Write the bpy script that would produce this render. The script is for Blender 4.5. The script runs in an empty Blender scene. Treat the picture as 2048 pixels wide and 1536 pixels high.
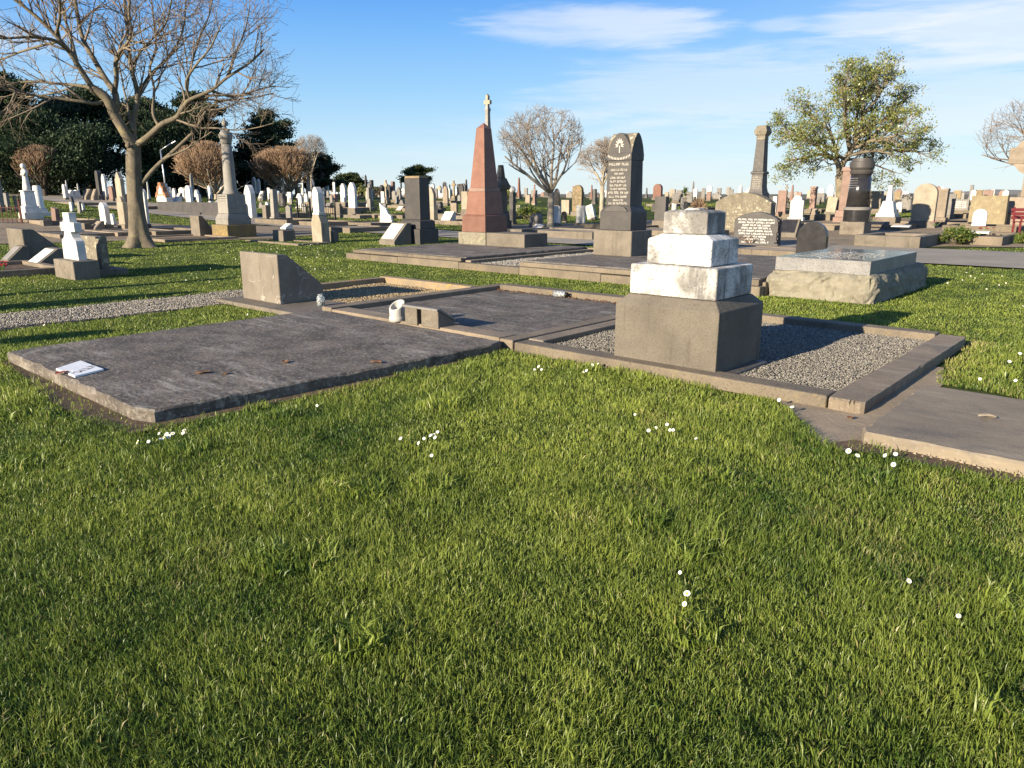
import bpy, math, random
import numpy as np
from mathutils import Vector, Matrix
R = math.radians
random.seed(11)
rng = np.random.default_rng(5)
scene = bpy.context.scene
COL = scene.collection
PI = math.pi

# ------------------------------------------------------------------ camera numbers and the lie of the land
F, YH, EYE = 1480.0, 388.0, 1.5
PITCH = math.atan((768 - YH) / F)
CP, SP = math.cos(PITCH), math.sin(PITCH)

def G(X, Y):
    """ground height: level lawn near the camera, a gentle rise towards the back rows"""
    r = math.hypot(X, Y)
    t = min(1.0, max(0.0, (r - 20.0) / 60.0))
    u = max(-0.8, min(0.8, X / max(Y, 1.0))) if Y > 0 else (-.8 if X < 0 else .8)
    return (1.15 - 0.64 * u) * t * t * (3 - 2 * t)

def row(X, Y, z):
    yf = Y * CP - (z - EYE) * SP
    return 768 - F * (Y * SP + (z - EYE) * CP) / yf

def at(x, y, z=0.0):
    u = (x - 1024) / F; v = -(y - 768) / F
    d = (u, CP + v * SP, -SP + v * CP)
    t = (z - EYE) / d[2] if abs(d[2]) > 1e-6 else 1e9
    return (d[0] * t, d[1] * t)

def ground(x, y):
    """the point of the ground seen at this pixel of the photograph"""
    u = (x - 1024) / F; v = -(y - 768) / F
    k = u / (CP + v * SP)
    lo, hi = 1.5, 112.0
    for _ in range(48):
        m = (lo + hi) / 2
        if row(k * m, m, G(k * m, m)) > y: lo = m
        else: hi = m
    return (k * lo, lo)

def zat(py, X, Y):
    v = -(py - 768) / F
    return EYE + Y * (-SP + v * CP) / (CP + v * SP)

def xat(px, X, Y, z):
    return (px - 1024) / F * (Y * CP - (z - EYE) * SP)

YAW = R(-41.6)
E1 = (math.cos(YAW), math.sin(YAW)); E2 = (-E1[1], E1[0])
O0 = at(1022, 683, .1)

def W(a, b, z=0.0):
    return Vector((O0[0] + a * E1[0] + b * E2[0], O0[1] + a * E1[1] + b * E2[1], z))

def loc(X, Y):
    X -= O0[0]; Y -= O0[1]
    return X * E1[0] + Y * E1[1], X * E2[0] + Y * E2[1]

# ------------------------------------------------------------------ mesh builder
class MB:
    def __init__(s): s.v = []; s.f = []; s.m = []
    def add(s, vs, fs, mi=0):
        o = len(s.v); s.v += [tuple(p) for p in vs]
        s.f += [tuple(i + o for i in f) for f in fs]; s.m += [mi] * len(fs); return s
    def join(s, other, mi):
        return s.add(other.v, other.f, mi)
    def frus(s, x0, x1, y0, y1, z0, z1, ix=0.0, iy=None, mi=0):
        iy = ix if iy is None else iy
        s.add([(x0, y0, z0), (x1, y0, z0), (x1, y1, z0), (x0, y1, z0),
               (x0 + ix, y0 + iy, z1), (x1 - ix, y0 + iy, z1), (x1 - ix, y1 - iy, z1), (x0 + ix, y1 - iy, z1)],
              [(0, 3, 2, 1), (4, 5, 6, 7), (0, 1, 5, 4), (1, 2, 6, 5), (2, 3, 7, 6), (3, 0, 4, 7)], mi); return s
    def box(s, x0, x1, y0, y1, z0, z1, mi=0): return s.frus(x0, x1, y0, y1, z0, z1, 0, 0, mi)
    def cbox(s, w, d, z0, z1, ix=0.0, iy=None, mi=0, cx=0, cy=0):
        return s.frus(cx - w / 2, cx + w / 2, cy - d / 2, cy + d / 2, z0, z1, ix, iy, mi)
    def prism(s, pts, y0, y1, mi=0):
        """outline in x,z pushed along y"""
        n = len(pts)
        s.add([(p[0], y0, p[1]) for p in pts] + [(p[0], y1, p[1]) for p in pts],
              [tuple(range(n)), tuple(range(2 * n - 1, n - 1, -1))] + [(i, i + n, (i + 1) % n + n, (i + 1) % n) for i in range(n)], mi)
        return s
    def prismx(s, pts, x0, x1, mi=0):
        """outline in y,z pushed along x"""
        n = len(pts)
        s.add([(x0, p[0], p[1]) for p in pts] + [(x1, p[0], p[1]) for p in pts],
              [tuple(range(n - 1, -1, -1)), tuple(range(n, 2 * n))] + [(i, (i + 1) % n, (i + 1) % n + n, i + n) for i in range(n)], mi)
        return s
    def lathe(s, prof, n=20, cx=0, cy=0, sx=1, sy=1, mi=0):
        vs = []; fs = []
        for (r, z) in prof:
            for k in range(n):
                t = 2 * PI * k / n
                vs.append((cx + r * sx * math.cos(t), cy + r * sy * math.sin(t), z))
        for i in range(len(prof) - 1):
            for k in range(n):
                fs.append((i * n + k, i * n + (k + 1) % n, (i + 1) * n + (k + 1) % n, (i + 1) * n + k))
        fs.append(tuple(range(n - 1, -1, -1))); fs.append(tuple(range((len(prof) - 1) * n, len(prof) * n)))
        s.add(vs, fs, mi); return s
    def ball(s, c, r, n=10, sz=1.0, mi=0):
        m = max(5, n // 2 + 1)
        return s.lathe([(max(r * math.sin(PI * i / m), r * .02), c[2] - r * sz * math.cos(PI * i / m)) for i in range(m + 1)], n, c[0], c[1], mi=mi)
    def tube(s, pts, rad, n=5, mi=0):
        pts = [Vector(p) for p in pts]; vs = []; fs = []
        k = len(pts)
        up = Vector((.31, .17, .93))
        for i in range(k):
            t = (pts[min(i + 1, k - 1)] - pts[max(i - 1, 0)])
            if t.length < 1e-9: t = Vector((0, 0, 1))
            t.normalize()
            a = t.cross(up)
            if a.length < .05: a = t.cross(Vector((1, 0, 0)))
            a.normalize(); b = t.cross(a)
            for j in range(n):
                q = 2 * PI * j / n
                p = pts[i] + (a * math.cos(q) + b * math.sin(q)) * rad[i]
                vs.append((p.x, p.y, p.z))
        for i in range(k - 1):
            for j in range(n):
                fs.append((i * n + j, i * n + (j + 1) % n, (i + 1) * n + (j + 1) % n, (i + 1) * n + j))
        fs.append(tuple(range(n - 1, -1, -1))); fs.append(tuple(range((k - 1) * n, k * n)))
        s.add(vs, fs, mi); return s
    def xf(s, M):
        s.v = [tuple(M @ Vector(p)) for p in s.v]; return s
    def build(s, name, mats, parent=None, bevel=0.0, smooth=False, seg=2):
        me = bpy.data.meshes.new(name)
        me.from_pydata(s.v, [], s.f)
        if not isinstance(mats, (list, tuple)): mats = [mats]
        for m in mats: me.materials.append(m)
        if any(s.m): me.polygons.foreach_set('material_index', s.m)
        if smooth: me.polygons.foreach_set('use_smooth', [True] * len(s.f))
        me.validate(); me.update()
        o = bpy.data.objects.new(name, me); COL.objects.link(o)
        if parent is not None: o.parent = parent
        if bevel:
            b = o.modifiers.new('bevel', 'BEVEL'); b.width = bevel; b.segments = seg; b.limit_method = 'ANGLE'; b.angle_limit = R(28)
        return o

def tag(o, label=None, cat=None, group=None, kind=None):
    if label:
        n = len(label.split())
        o['label'] = label
    if cat: o['category'] = cat
    if group: o['group'] = group
    if kind: o['kind'] = kind
    return o

def thing(name, label, cat, p=(0, 0, 0), rz=0.0, group=None, tilt=None):
    o = bpy.data.objects.new(name, None); COL.objects.link(o)
    o.empty_display_size = .1
    o.location = p; o.rotation_euler = ((tilt or (0, 0))[0], (tilt or (0, 0))[1], rz)
    return tag(o, label, cat, group)

# ------------------------------------------------------------------ materials
def newmat(name):
    m = bpy.data.materials.new(name); m.use_nodes = True
    nt = m.node_tree; nt.nodes.clear()
    out = nt.nodes.new('ShaderNodeOutputMaterial')
    return m, nt, out

def nd(nt, kind, ins=None, **props):
    n = nt.nodes.new(kind)
    for k, v in props.items(): setattr(n, k, v)
    for k, v in (ins or {}).items():
        if hasattr(v, 'is_output'): nt.links.new(v, n.inputs[k])
        else: n.inputs[k].default_value = v
    return n

def C4(c): return (c[0], c[1], c[2], 1.0)

def mixc(nt, fac, a, b):
    n = nt.nodes.new('ShaderNodeMix'); n.data_type = 'RGBA'
    for i, v in ((0, fac), (6, a), (7, b)):
        if hasattr(v, 'is_output'): nt.links.new(v, n.inputs[i])
        else: n.inputs[i].default_value = C4(v) if isinstance(v, tuple) else v
    return n.outputs[2]

def mth(nt, op, a, b=0.0, c=None):
    n = nt.nodes.new('ShaderNodeMath'); n.operation = op
    for i, v in enumerate((a, b) if c is None else (a, b, c)):
        if hasattr(v, 'is_output'): nt.links.new(v, n.inputs[i])
        else: n.inputs[i].default_value = v
    return n.outputs[0]

def ramp(nt, fac, lo, hi):
    n = nt.nodes.new('ShaderNodeMapRange'); n.interpolation_type = 'SMOOTHSTEP'
    nt.links.new(fac, n.inputs[0]); n.inputs[1].default_value = lo; n.inputs[2].default_value = hi
    return n.outputs[0]

def objvec(nt):
    tc = nd(nt, 'ShaderNodeTexCoord'); oi = nd(nt, 'ShaderNodeObjectInfo')
    s = nd(nt, 'ShaderNodeVectorMath', {0: (31.7, 17.3, 53.1)}, operation='SCALE')
    nt.links.new(oi.outputs['Random'], s.inputs['Scale'])
    a = nd(nt, 'ShaderNodeVectorMath', {0: tc.outputs['Object'], 1: s.outputs[0]}, operation='ADD')
    return a.outputs[0], tc.outputs['Object'], oi.outputs['Random']

def noise(nt, vec, scale, detail=4.0, rough=.55, dist=0.0):
    return nd(nt, 'ShaderNodeTexNoise', {'Vector': vec, 'Scale': scale, 'Detail': detail, 'Roughness': rough, 'Distortion': dist}).outputs['Fac']

def scaled(nt, vec, s):
    return nd(nt, 'ShaderNodeMapping', {'Vector': vec, 'Scale': s}).outputs[0]

DIM = dict(cream_stone=.60, sandy_stone=.60, old_concrete=.58, cracked_concrete=.60, pitted_concrete=.50, kerb_concrete=.64, orange_lichen_kerb=.75, lichened_stone=.60, tan_lichened_stone=.8,
           yellow_lichened_block=.62, rough_hewn_stone=.58, ochre_stained_base=.75, pale_grey_stone=.66, speckled_ledger_granite=.66, grey_granite=.75, pink_granite=.46, pale_pink_granite=.50,
           white_marble=.86, dark_bluestone=.9, orange_brick_trim=.8)

def stone(name, c1, c2, scale=2.5, speck=None, speck_amt=.5, speck_scale=90, streak=None, streak_amt=.6, lichen=None, lichen_amt=.5,
          lichen_scale=9, stain=None, stain_th=(.52, .68), stain_scale=1.6, rough=.85, bump=.35, bscale=45, spec=.25, vary=.12, crack=None, smear=None):
    k_ = DIM.get(name, 1.0)
    c1, c2, speck, streak, lichen, stain, crack, smear = [tuple(q * k_ for q in c) if c else None for c in (c1, c2, speck, streak, lichen, stain, crack, smear)]
    m, nt, out = newmat(name)
    v, vo, rnd = objvec(nt)
    col = mixc(nt, ramp(nt, noise(nt, v, scale, 6.0, .62), .32, .68), c1, c2)
    if stain:
        f = ramp(nt, noise(nt, v, stain_scale, 7.0, .68, .6), stain_th[0], stain_th[1])
        col = mixc(nt, f, col, stain)
    if smear:
        f = ramp(nt, noise(nt, scaled(nt, v, (1.1, 6.5, 6.5)), 1.6, 7.0, .7, .3), .50, .66)
        col = mixc(nt, mth(nt, 'MULTIPLY', mth(nt, 'MULTIPLY', f, ramp(nt, noise(nt, v, 1.1, 3.0), .36, .62)), .8), col, smear)
    if streak:
        f = ramp(nt, noise(nt, scaled(nt, v, (11, 11, .9)), 1.0, 5.0, .6), .56, .72)
        f2 = ramp(nt, noise(nt, v, 1.3, 3.0), .4, .6)
        col = mixc(nt, mth(nt, 'MULTIPLY', mth(nt, 'MULTIPLY', f, f2), streak_amt), col, streak)
    if lichen:
        f = ramp(nt, noise(nt, v, lichen_scale, 6.0, .7, .4), .54, .62)
        f2 = ramp(nt, noise(nt, v, 1.1, 2.0), .38, .62)
        col = mixc(nt, mth(nt, 'MULTIPLY', mth(nt, 'MULTIPLY', f, f2), lichen_amt), col, lichen)
    if speck:
        f = ramp(nt, noise(nt, v, speck_scale, 2.0, .6), .54, .66)
        col = mixc(nt, mth(nt, 'MULTIPLY', f, speck_amt), col, speck)
    if crack:
        w = nd(nt, 'ShaderNodeTexVoronoi', {'Vector': nd(nt, 'ShaderNodeVectorMath', {0: v, 1: nd(nt, 'ShaderNodeTexNoise', {'Vector': v, 'Scale': 4.0}).outputs['Color']}, operation='ADD').outputs[0], 'Scale': 1.3}, feature='DISTANCE_TO_EDGE').outputs['Distance']
        f = mth(nt, 'SUBTRACT', 1.0, ramp(nt, w, .006, .022))
        f = mth(nt, 'MULTIPLY', f, ramp(nt, noise(nt, v, 1.4, 2.0), .40, .50))
        col = mixc(nt, mth(nt, 'MULTIPLY', f, .7), col, crack)
    # every stone weathers a little differently
    vr = nd(nt, 'ShaderNodeMapRange', {0: rnd, 3: 1 - vary, 4: 1 + vary}).outputs[0]
    hsv = nd(nt, 'ShaderNodeHueSaturation', {'Color': col}); nt.links.new(vr, hsv.inputs['Value'])
    bs = nd(nt, 'ShaderNodeBsdfPrincipled', {'Base Color': hsv.outputs[0], 'Specular IOR Level': spec})
    rn = nd(nt, 'ShaderNodeMapRange', {0: noise(nt, v, 7, 4.0), 3: max(.04, rough - .12), 4: min(1, rough + .12)}).outputs[0]
    nt.links.new(rn, bs.inputs['Roughness'])
    if bump:
        h = mth(nt, 'ADD', mth(nt, 'MULTIPLY', noise(nt, v, bscale, 6.0, .65), .6), noise(nt, v, bscale / 7, 4.0))
        b = nd(nt, 'ShaderNodeBump', {'Height': h, 'Strength': bump, 'Distance': .02})
        nt.links.new(b.outputs[0], bs.inputs['Normal'])
    nt.links.new(bs.outputs[0], out.inputs[0])
    return m

def plain(name, c, rough=.6, metal=0.0, spec=.4, trans=0.0, vary=.0):
    m, nt, out = newmat(name)
    v, vo, rnd = objvec(nt)
    d = tuple(x * .78 for x in c)
    col = mixc(nt, noise(nt, v, 14, 4.0), c, d)
    bs = nd(nt, 'ShaderNodeBsdfPrincipled', {'Base Color': col, 'Roughness': rough, 'Metallic': metal, 'Specular IOR Level': spec, 'Transmission Weight': trans})
    nt.links.new(bs.outputs[0], out.inputs[0])
    return m

def leafmat(name, c1, c2, c3=None, attr=True, trans=.35, rough=.55, spec=.15):
    """foliage: colour runs between c1 and c2 by the leaf's own number, some go to c3"""
    m, nt, out = newmat(name)
    t = nd(nt, 'ShaderNodeAttribute', attribute_name='tint').outputs['Fac']
    col = mixc(nt, t, c1, c2)
    if c3:
        s = nd(nt, 'ShaderNodeAttribute', attribute_name='dry').outputs['Fac']
        col = mixc(nt, s, col, c3)
    bs = nd(nt, 'ShaderNodeBsdfPrincipled', {'Base Color': col, 'Roughness': rough, 'Specular IOR Level': spec})
    tr = nd(nt, 'ShaderNodeBsdfTranslucent', {'Color': col})
    mx = nd(nt, 'ShaderNodeMixShader', {0: trans, 1: bs.outputs[0], 2: tr.outputs[0]})
    nt.links.new(mx.outputs[0], out.inputs[0])
    return m

M = {}
M['white'] = stone('white_marble', (.74, .71, .64), (.60, .57, .50), 3, streak=(.16, .15, .13), streak_amt=.5, stain=(.40, .37, .31), stain_th=(.58, .78), rough=.7, bump=.2)
M['bright'] = stone('clean_marble', (.66, .64, .59), (.54, .52, .475), 3, streak=(.3, .29, .26), streak_amt=.25, rough=.6, bump=.12)
M['weathered'] = stone('weathered_marble', (.74, .72, .68), (.62, .595, .545), 4, streak=(.07, .07, .072), streak_amt=.95, stain=(.185, .175, .160), stain_th=(.36, .60), stain_scale=1.7,
                       speck=(.09, .085, .08), speck_amt=.65, speck_scale=48, rough=.78, bump=.45)
M['cream'] = stone('cream_stone', (.58, .50, .38), (.44, .38, .28), 3, streak=(.16, .13, .10), streak_amt=.6, lichen=(.50, .45, .25), lichen_amt=.5, rough=.9, bump=.4)
M['beige'] = stone('sandy_stone', (.46, .38, .29), (.34, .28, .21), 3, streak=(.12, .10, .08), streak_amt=.55, rough=.9, bump=.4)
M['concrete'] = stone('old_concrete', (.33, .285, .225), (.245, .21, .165), 2.2, speck=(.13, .11, .09), speck_amt=.5, speck_scale=70, streak=(.10, .085, .07), streak_amt=.5,
                      lichen=(.42, .38, .26), lichen_amt=.4, stain=(.17, .145, .115), stain_th=(.56, .74), rough=.92, bump=.5)
M['crackconcrete'] = stone('cracked_concrete', (.34, .295, .235), (.26, .22, .175), 2.2, speck=(.15, .13, .10), speck_amt=.35, speck_scale=60, streak=(.13, .11, .09), streak_amt=.5,
                           rough=.92, bump=.35, crack=(.60, .55, .47))
M['pitted'] = stone('pitted_concrete', (.30, .26, .205), (.225, .195, .155), 2.4, speck=(.11, .095, .075), speck_amt=.6, speck_scale=120, streak=(.08, .07, .055), streak_amt=.6, rough=.95, bump=.85, bscale=38)
M['darkslab'] = stone('dark_concrete_slab', (.150, .127, .102), (.075, .064, .053), 2.6, smear=(.29, .265, .225), speck=(.30, .27, .23), speck_amt=.5, speck_scale=30, stain=(.24, .215, .18), stain_th=(.52, .75),
                      stain_scale=2.2, lichen=(.30, .28, .24), lichen_amt=.35, lichen_scale=14, rough=.93, bump=.9, bscale=26)
M['greyslab'] = stone('grey_concrete_slab', (.265, .218, .155), (.20, .165, .12), 1.5, smear=(.33, .275, .20), speck=(.30, .27, .23), speck_amt=.35, speck_scale=60, stain=(.12, .108, .095), stain_th=(.54, .74), rough=.92, bump=.35)
M['kerb'] = stone('kerb_concrete', (.31, .255, .185), (.22, .185, .14), 2.0, speck=(.10, .085, .07), speck_amt=.45, speck_scale=60, streak=(.09, .075, .06), streak_amt=.6,
                  lichen=(.44, .34, .14), lichen_amt=.35, rough=.93, bump=.5)
M['orangekerb'] = stone('orange_lichen_kerb', (.36, .27, .16), (.25, .20, .14), 3.0, lichen=(.62, .30, .05), lichen_amt=.9, lichen_scale=6, rough=.93, bump=.5)
M['kerbgrey'] = stone('grey_kerb', (.225, .178, .125), (.155, .125, .09), 2.0, smear=(.28, .25, .20), speck=(.30, .27, .22), speck_amt=.3, speck_scale=60, stain=(.11, .10, .09), stain_th=(.56, .74), rough=.92, bump=.45)
M['bluestone'] = stone('dark_bluestone', (.105, .095, .085), (.07, .065, .06), 4, speck=(.17, .16, .14), speck_amt=.3, lichen=(.36, .32, .22), lichen_amt=.25, rough=.6, bump=.2, spec=.4)
M['black'] = stone('black_granite', (.030, .028, .028), (.018, .017, .018), 6, speck=(.09, .09, .09), speck_amt=.3, speck_scale=160, rough=.20, bump=.05, spec=.5)
M['charcoal'] = stone('charcoal_stone', (.066, .060, .055), (.046, .042, .039), 3, speck=(.12, .112, .10), speck_amt=.3, streak=(.045, .04, .035), streak_amt=.4, rough=.55, bump=.15, spec=.4)
M['grey'] = stone('grey_granite', (.30, .28, .25), (.23, .215, .195), 4, speck=(.10, .10, .10), speck_amt=.45, speck_scale=120, streak=(.12, .11, .10), streak_amt=.4, rough=.65, bump=.2)
M['columngrey'] = stone('pale_grey_stone', (.40, .375, .33), (.31, .29, .255), 3, streak=(.15, .14, .12), streak_amt=.5, rough=.7, bump=.2)
M['ledger'] = stone('speckled_ledger_granite', (.42, .41, .39), (.33, .32, .31), 4, speck=(.07, .07, .07), speck_amt=.7, speck_scale=75, rough=.45, bump=.15)
M['polished'] = stone('polished_ledger_top', (.17, .18, .18), (.12, .13, .13), 5, speck=(.32, .33, .33), speck_amt=.4, speck_scale=130, rough=.16, bump=.02, spec=.5, vary=0)
M['pink'] = stone('pink_granite', (.44, .215, .145), (.36, .165, .11), 5, speck=(.16, .075, .055), speck_amt=.35, speck_scale=130, rough=.5, bump=.1, spec=.4)
M['palepink'] = stone('pale_pink_granite', (.50, .33, .26), (.40, .26, .20), 5, speck=(.26, .16, .13), speck_amt=.3, speck_scale=110, rough=.6, bump=.15)
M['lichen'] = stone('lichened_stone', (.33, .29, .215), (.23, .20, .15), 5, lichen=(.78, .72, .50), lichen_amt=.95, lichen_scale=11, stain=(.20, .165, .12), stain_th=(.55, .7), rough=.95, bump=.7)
M['tanlichen'] = stone('tan_lichened_stone', (.33, .25, .145), (.24, .185, .115), 5, lichen=(.52, .43, .20), lichen_amt=.8, lichen_scale=8, rough=.95, bump=.6)
M['yellow'] = stone('yellow_lichened_block', (.40, .33, .205), (.31, .255, .16), 3, lichen=(.56, .49, .28), lichen_amt=.7, lichen_scale=5, streak=(.18, .14, .08), streak_amt=.5, rough=.95, bump=.5)
M['rough'] = stone('rough_hewn_stone', (.44, .40, .30), (.33, .30, .225), 6, lichen=(.56, .52, .36), lichen_amt=.8, lichen_scale=6, stain=(.20, .175, .125), stain_th=(.56, .70), stain_scale=4, rough=.97, bump=1.0, bscale=24)
M['ochre'] = stone('ochre_stained_base', (.33, .235, .10), (.24, .185, .10), 4, lichen=(.46, .35, .12), lichen_amt=.7, streak=(.10, .085, .06), streak_amt=.5, rough=.95, bump=.5)
M['orange'] = stone('orange_brick_trim', (.46, .235, .13), (.38, .185, .10), 5, rough=.9, bump=.3)
M['inscr'] = plain('white_lettering', (.78, .76, .70), .6)
M['inscrgold'] = plain('pale_lettering', (.52, .48, .40), .6)
M['inscrdark'] = plain('dark_lettering', (.07, .06, .055), .7)
M['iron'] = plain('rusty_iron', (.11, .045, .03), .8, .2)
M['blackiron'] = plain('black_iron', (.02, .02, .02), .5, .5)
M['steel'] = plain('galvanised_steel', (.50, .52, .54), .4, .8)
M['maroon'] = plain('maroon_paint', (.17, .028, .030), .45)
M['pot'] = stone('white_glazed_pot', (.46, .44, .40), (.38, .36, .32), 6, streak=(.3, .27, .22), streak_amt=.4, rough=.5, bump=.1)
M['tile'] = stone('white_plaque_tile', (.80, .80, .78), (.74, .74, .72), 4, rough=.35, bump=.03, spec=.5)
M['petal'] = plain('white_petals', (.85, .85, .82), .7)
M['yolk'] = plain('yellow_flower_centre', (.75, .55, .05), .7)
M['stem'] = plain('green_stem', (.10, .17, .03), .6)
M['redflower'] = plain('red_petals', (.55, .05, .05), .6)
M['pinkflower'] = plain('pink_petals', (.62, .22, .24), .6)
M['deadleaf'] = plain('dead_leaf', (.20, .10, .045), .9)
M['paleleaf'] = plain('bleached_leaf', (.34, .28, .20), .9)
M['redleaf'] = plain('red_brown_leaf', (.34, .075, .03), .9)
M['bark'] = stone('tree_bark', (.20, .165, .115), (.125, .105, .075), 3, streak=(.05, .042, .032), streak_amt=.8, lichen=(.30, .26, .11), lichen_amt=.55, lichen_scale=5, rough=.95, bump=.9, bscale=22)
M['twig'] = stone('bare_twigs', (.25, .195, .14), (.17, .135, .10), 2, rough=.9, bump=0, vary=.05)
M['palebark'] = stone('pale_bark', (.33, .285, .215), (.24, .205, .155), 3, lichen=(.40, .36, .18), lichen_amt=.4, rough=.95, bump=.5)
M['paletwig'] = stone('pale_twigs', (.33, .28, .225), (.25, .21, .17), 2, rough=.9, bump=0, vary=.05)
M['redtwig'] = stone('red_brown_twigs', (.30, .20, .12), (.21, .14, .088), 2, rough=.9, bump=0, vary=.08)
M['darkbark'] = stone('dark_bark', (.10, .08, .06), (.07, .055, .04), 3, rough=.95, bump=.6)
M['cypress'] = leafmat('dark_cypress_foliage', (.020, .038, .024), (.055, .080, .038), trans=.15)
M['cypress2'] = leafmat('olive_cypress_foliage', (.035, .055, .022), (.085, .105, .040), trans=.15)
M['leafy'] = leafmat('glossy_olive_leaves', (.100, .130, .034), (.32, .345, .10), (.32, .22, .09), trans=.32, rough=.35, spec=.4)
M['bush'] = leafmat('bush_leaves', (.05, .085, .02), (.14, .19, .045), (.25, .22, .07), trans=.3)
M['grass'] = leafmat('grass_blades', (.060, .122, .018), (.315, .372, .066), (.42, .34, .15), trans=.34, rough=.42, spec=.4)
# ------------------------------------------------------------------ camera, sun, sky
cam = bpy.data.objects.new('camera', bpy.data.cameras.new('camera')); COL.objects.link(cam)
cam.data.sensor_width = 36.0; cam.data.lens = 36.0 * F / 2048.0
cam.data.clip_start = .05; cam.data.clip_end = 6000
cam.location = (0, 0, EYE); cam.rotation_euler = (PI / 2 - PITCH, 0, 0)
scene.camera = cam

SUN_AZ, SUN_EL = R(41.5), R(16.5)
sd = Vector((math.cos(SUN_EL) * math.cos(SUN_AZ), math.cos(SUN_EL) * math.sin(SUN_AZ), -math.sin(SUN_EL)))
sl = bpy.data.lights.new('sun', 'SUN'); sl.energy = 4.9; sl.angle = R(.5); sl.color = (1.0, .86, .66)
so = bpy.data.objects.new('sun', sl); COL.objects.link(so)
so.rotation_euler = sd.to_track_quat('-Z', 'Y').to_euler()

wd = bpy.data.worlds.new('World'); scene.world = wd; wd.use_nodes = True
nt = wd.node_tree; nt.nodes.clear()
wout = nt.nodes.new('ShaderNodeOutputWorld')
sky = nd(nt, 'ShaderNodeTexSky', sky_type='NISHITA', sun_disc=False, sun_elevation=SUN_EL, sun_rotation=math.atan2(-sd.x, -sd.y) % (2 * PI),
         altitude=0, air_density=1.0, dust_density=.2, ozone_density=1.6)
geo = nd(nt, 'ShaderNodeTexCoord').outputs['Generated']
sx = nd(nt, 'ShaderNodeSeparateXYZ', {0: geo})
az = mth(nt, 'ARCTAN2', sx.outputs[0], sx.outputs[1])
el = mth(nt, 'ARCSINE', sx.outputs[2])
cv = nd(nt, 'ShaderNodeCombineXYZ', {0: mth(nt, 'ADD', az, mth(nt, 'MULTIPLY', el, .55)), 1: mth(nt, 'MULTIPLY', el, 8.0), 2: 0.3})
n1 = noise(nt, cv.outputs[0], 4.2, 8.0, .62, .5)
n2 = noise(nt, cv.outputs[0], 13, 6.0, .6, .3)
nn = mth(nt, 'ADD', mth(nt, 'MULTIPLY', mth(nt, 'SUBTRACT', n1, .5), 2.4), mth(nt, 'MULTIPLY', mth(nt, 'SUBTRACT', n2, .5), .7))
def sph(px, py):
    u = (px - 1024) / F; v = -(py - 768) / F
    d = Vector((u, CP + v * SP, -SP + v * CP)).normalized()
    return math.atan2(d.x, d.y), math.asin(d.z)
total = None
#       centre px     half width, half height, strength, tilt
for (px, py, pw, ph, amt, tl) in [(1190, 52, 250, 36, .46, .03), (1290, 50, 160, 28, .26, .10), (1745, 44, 130, 20, .55, 0), (1565, 50, 60, 15, .35, 0), (2010, 60, 150, 46, .62, .05),
                                  (1440, 175, 330, 80, .38, -.04), (1930, 185, 190, 74, .40, .05), (1620, 110, 240, 34, .15, 0), (2150, -60, 420, 60, .45, .08),
                                  (-700, 40, 500, 70, .4, 0), (2900, 120, 420, 110, .45, 0), (1550, 290, 700, 70, .20, 0)]:
    a0, e0 = sph(px, py); aw = pw / F; eh = ph / F
    da = mth(nt, 'SUBTRACT', az, a0); de = mth(nt, 'ADD', mth(nt, 'SUBTRACT', el, e0), mth(nt, 'MULTIPLY', da, tl))
    q = mth(nt, 'ADD', mth(nt, 'POWER', mth(nt, 'DIVIDE', da, aw), 2.0), mth(nt, 'POWER', mth(nt, 'DIVIDE', de, eh), 2.0))
    s = mth(nt, 'ADD', mth(nt, 'SUBTRACT', 1.0, q), mth(nt, 'MULTIPLY', nn, 1.5))
    s = mth(nt, 'MULTIPLY', ramp(nt, s, -.25, .95), amt)
    total = s if total is None else mth(nt, 'SUBTRACT', 1.0, mth(nt, 'MULTIPLY', mth(nt, 'SUBTRACT', 1.0, total), mth(nt, 'SUBTRACT', 1.0, s)))
hs = nd(nt, 'ShaderNodeHueSaturation', {'Color': sky.outputs[0], 'Saturation': 1.1, 'Value': 1.0})
gr = nt.nodes.new('ShaderNodeValToRGB'); nt.links.new(mth(nt, 'DIVIDE', el, PI / 2), gr.inputs[0])
er = gr.color_ramp.elements; er[0].position = 0; er[1].position = 1
for p_, c_ in ((.033, (.56, .80, 1.0)), (.078, (.34, .65, 1.0)), (.12, (.19, .50, 1.0)), (.155, (.09, .36, .95)), (.40, (.03, .15, .56))): er.new(p_).color = C4(c_)
er[0].color = C4((.74, .88, .97)); er[len(er) - 1].color = C4((.02, .10, .42))
pale = mixc(nt, mth(nt, 'MULTIPLY', ramp(nt, az, -.1, .75), .30), gr.outputs[0], (.62, .82, .96))
sc_ = nd(nt, 'ShaderNodeVectorMath', {0: pale}, operation='SCALE'); sc_.inputs['Scale'].default_value = 7.3
base_sky = mixc(nt, .80, hs.outputs[0], sc_.outputs[0])
cl = mixc(nt, total, base_sky, (6.6, 6.9, 7.3))
bg = nd(nt, 'ShaderNodeBackground', {'Color': cl, 'Strength': .062})
nt.links.new(bg.outputs[0], wout.inputs[0])
scene.view_settings.view_transform = 'Standard'; scene.view_settings.look = 'None'
scene.view_settings.exposure = 1.2; scene.view_settings.gamma = 1.0
scene.cycles.max_bounces = 6; scene.cycles.transparent_max_bounces = 8

# ------------------------------------------------------------------ ground sheet
def poly_in(P, poly):
    x, y = P[:, 0], P[:, 1]; ins = np.zeros(len(x), bool); n = len(poly); j = n - 1
    for i in range(n):
        xi, yi = poly[i]; xj, yj = poly[j]
        if yi != yj:
            c = ((yi > y) != (yj > y)) & (x < (xj - xi) * (y - yi) / (yj - yi) + xi)
            ins ^= c
        j = i
    return ins

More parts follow.
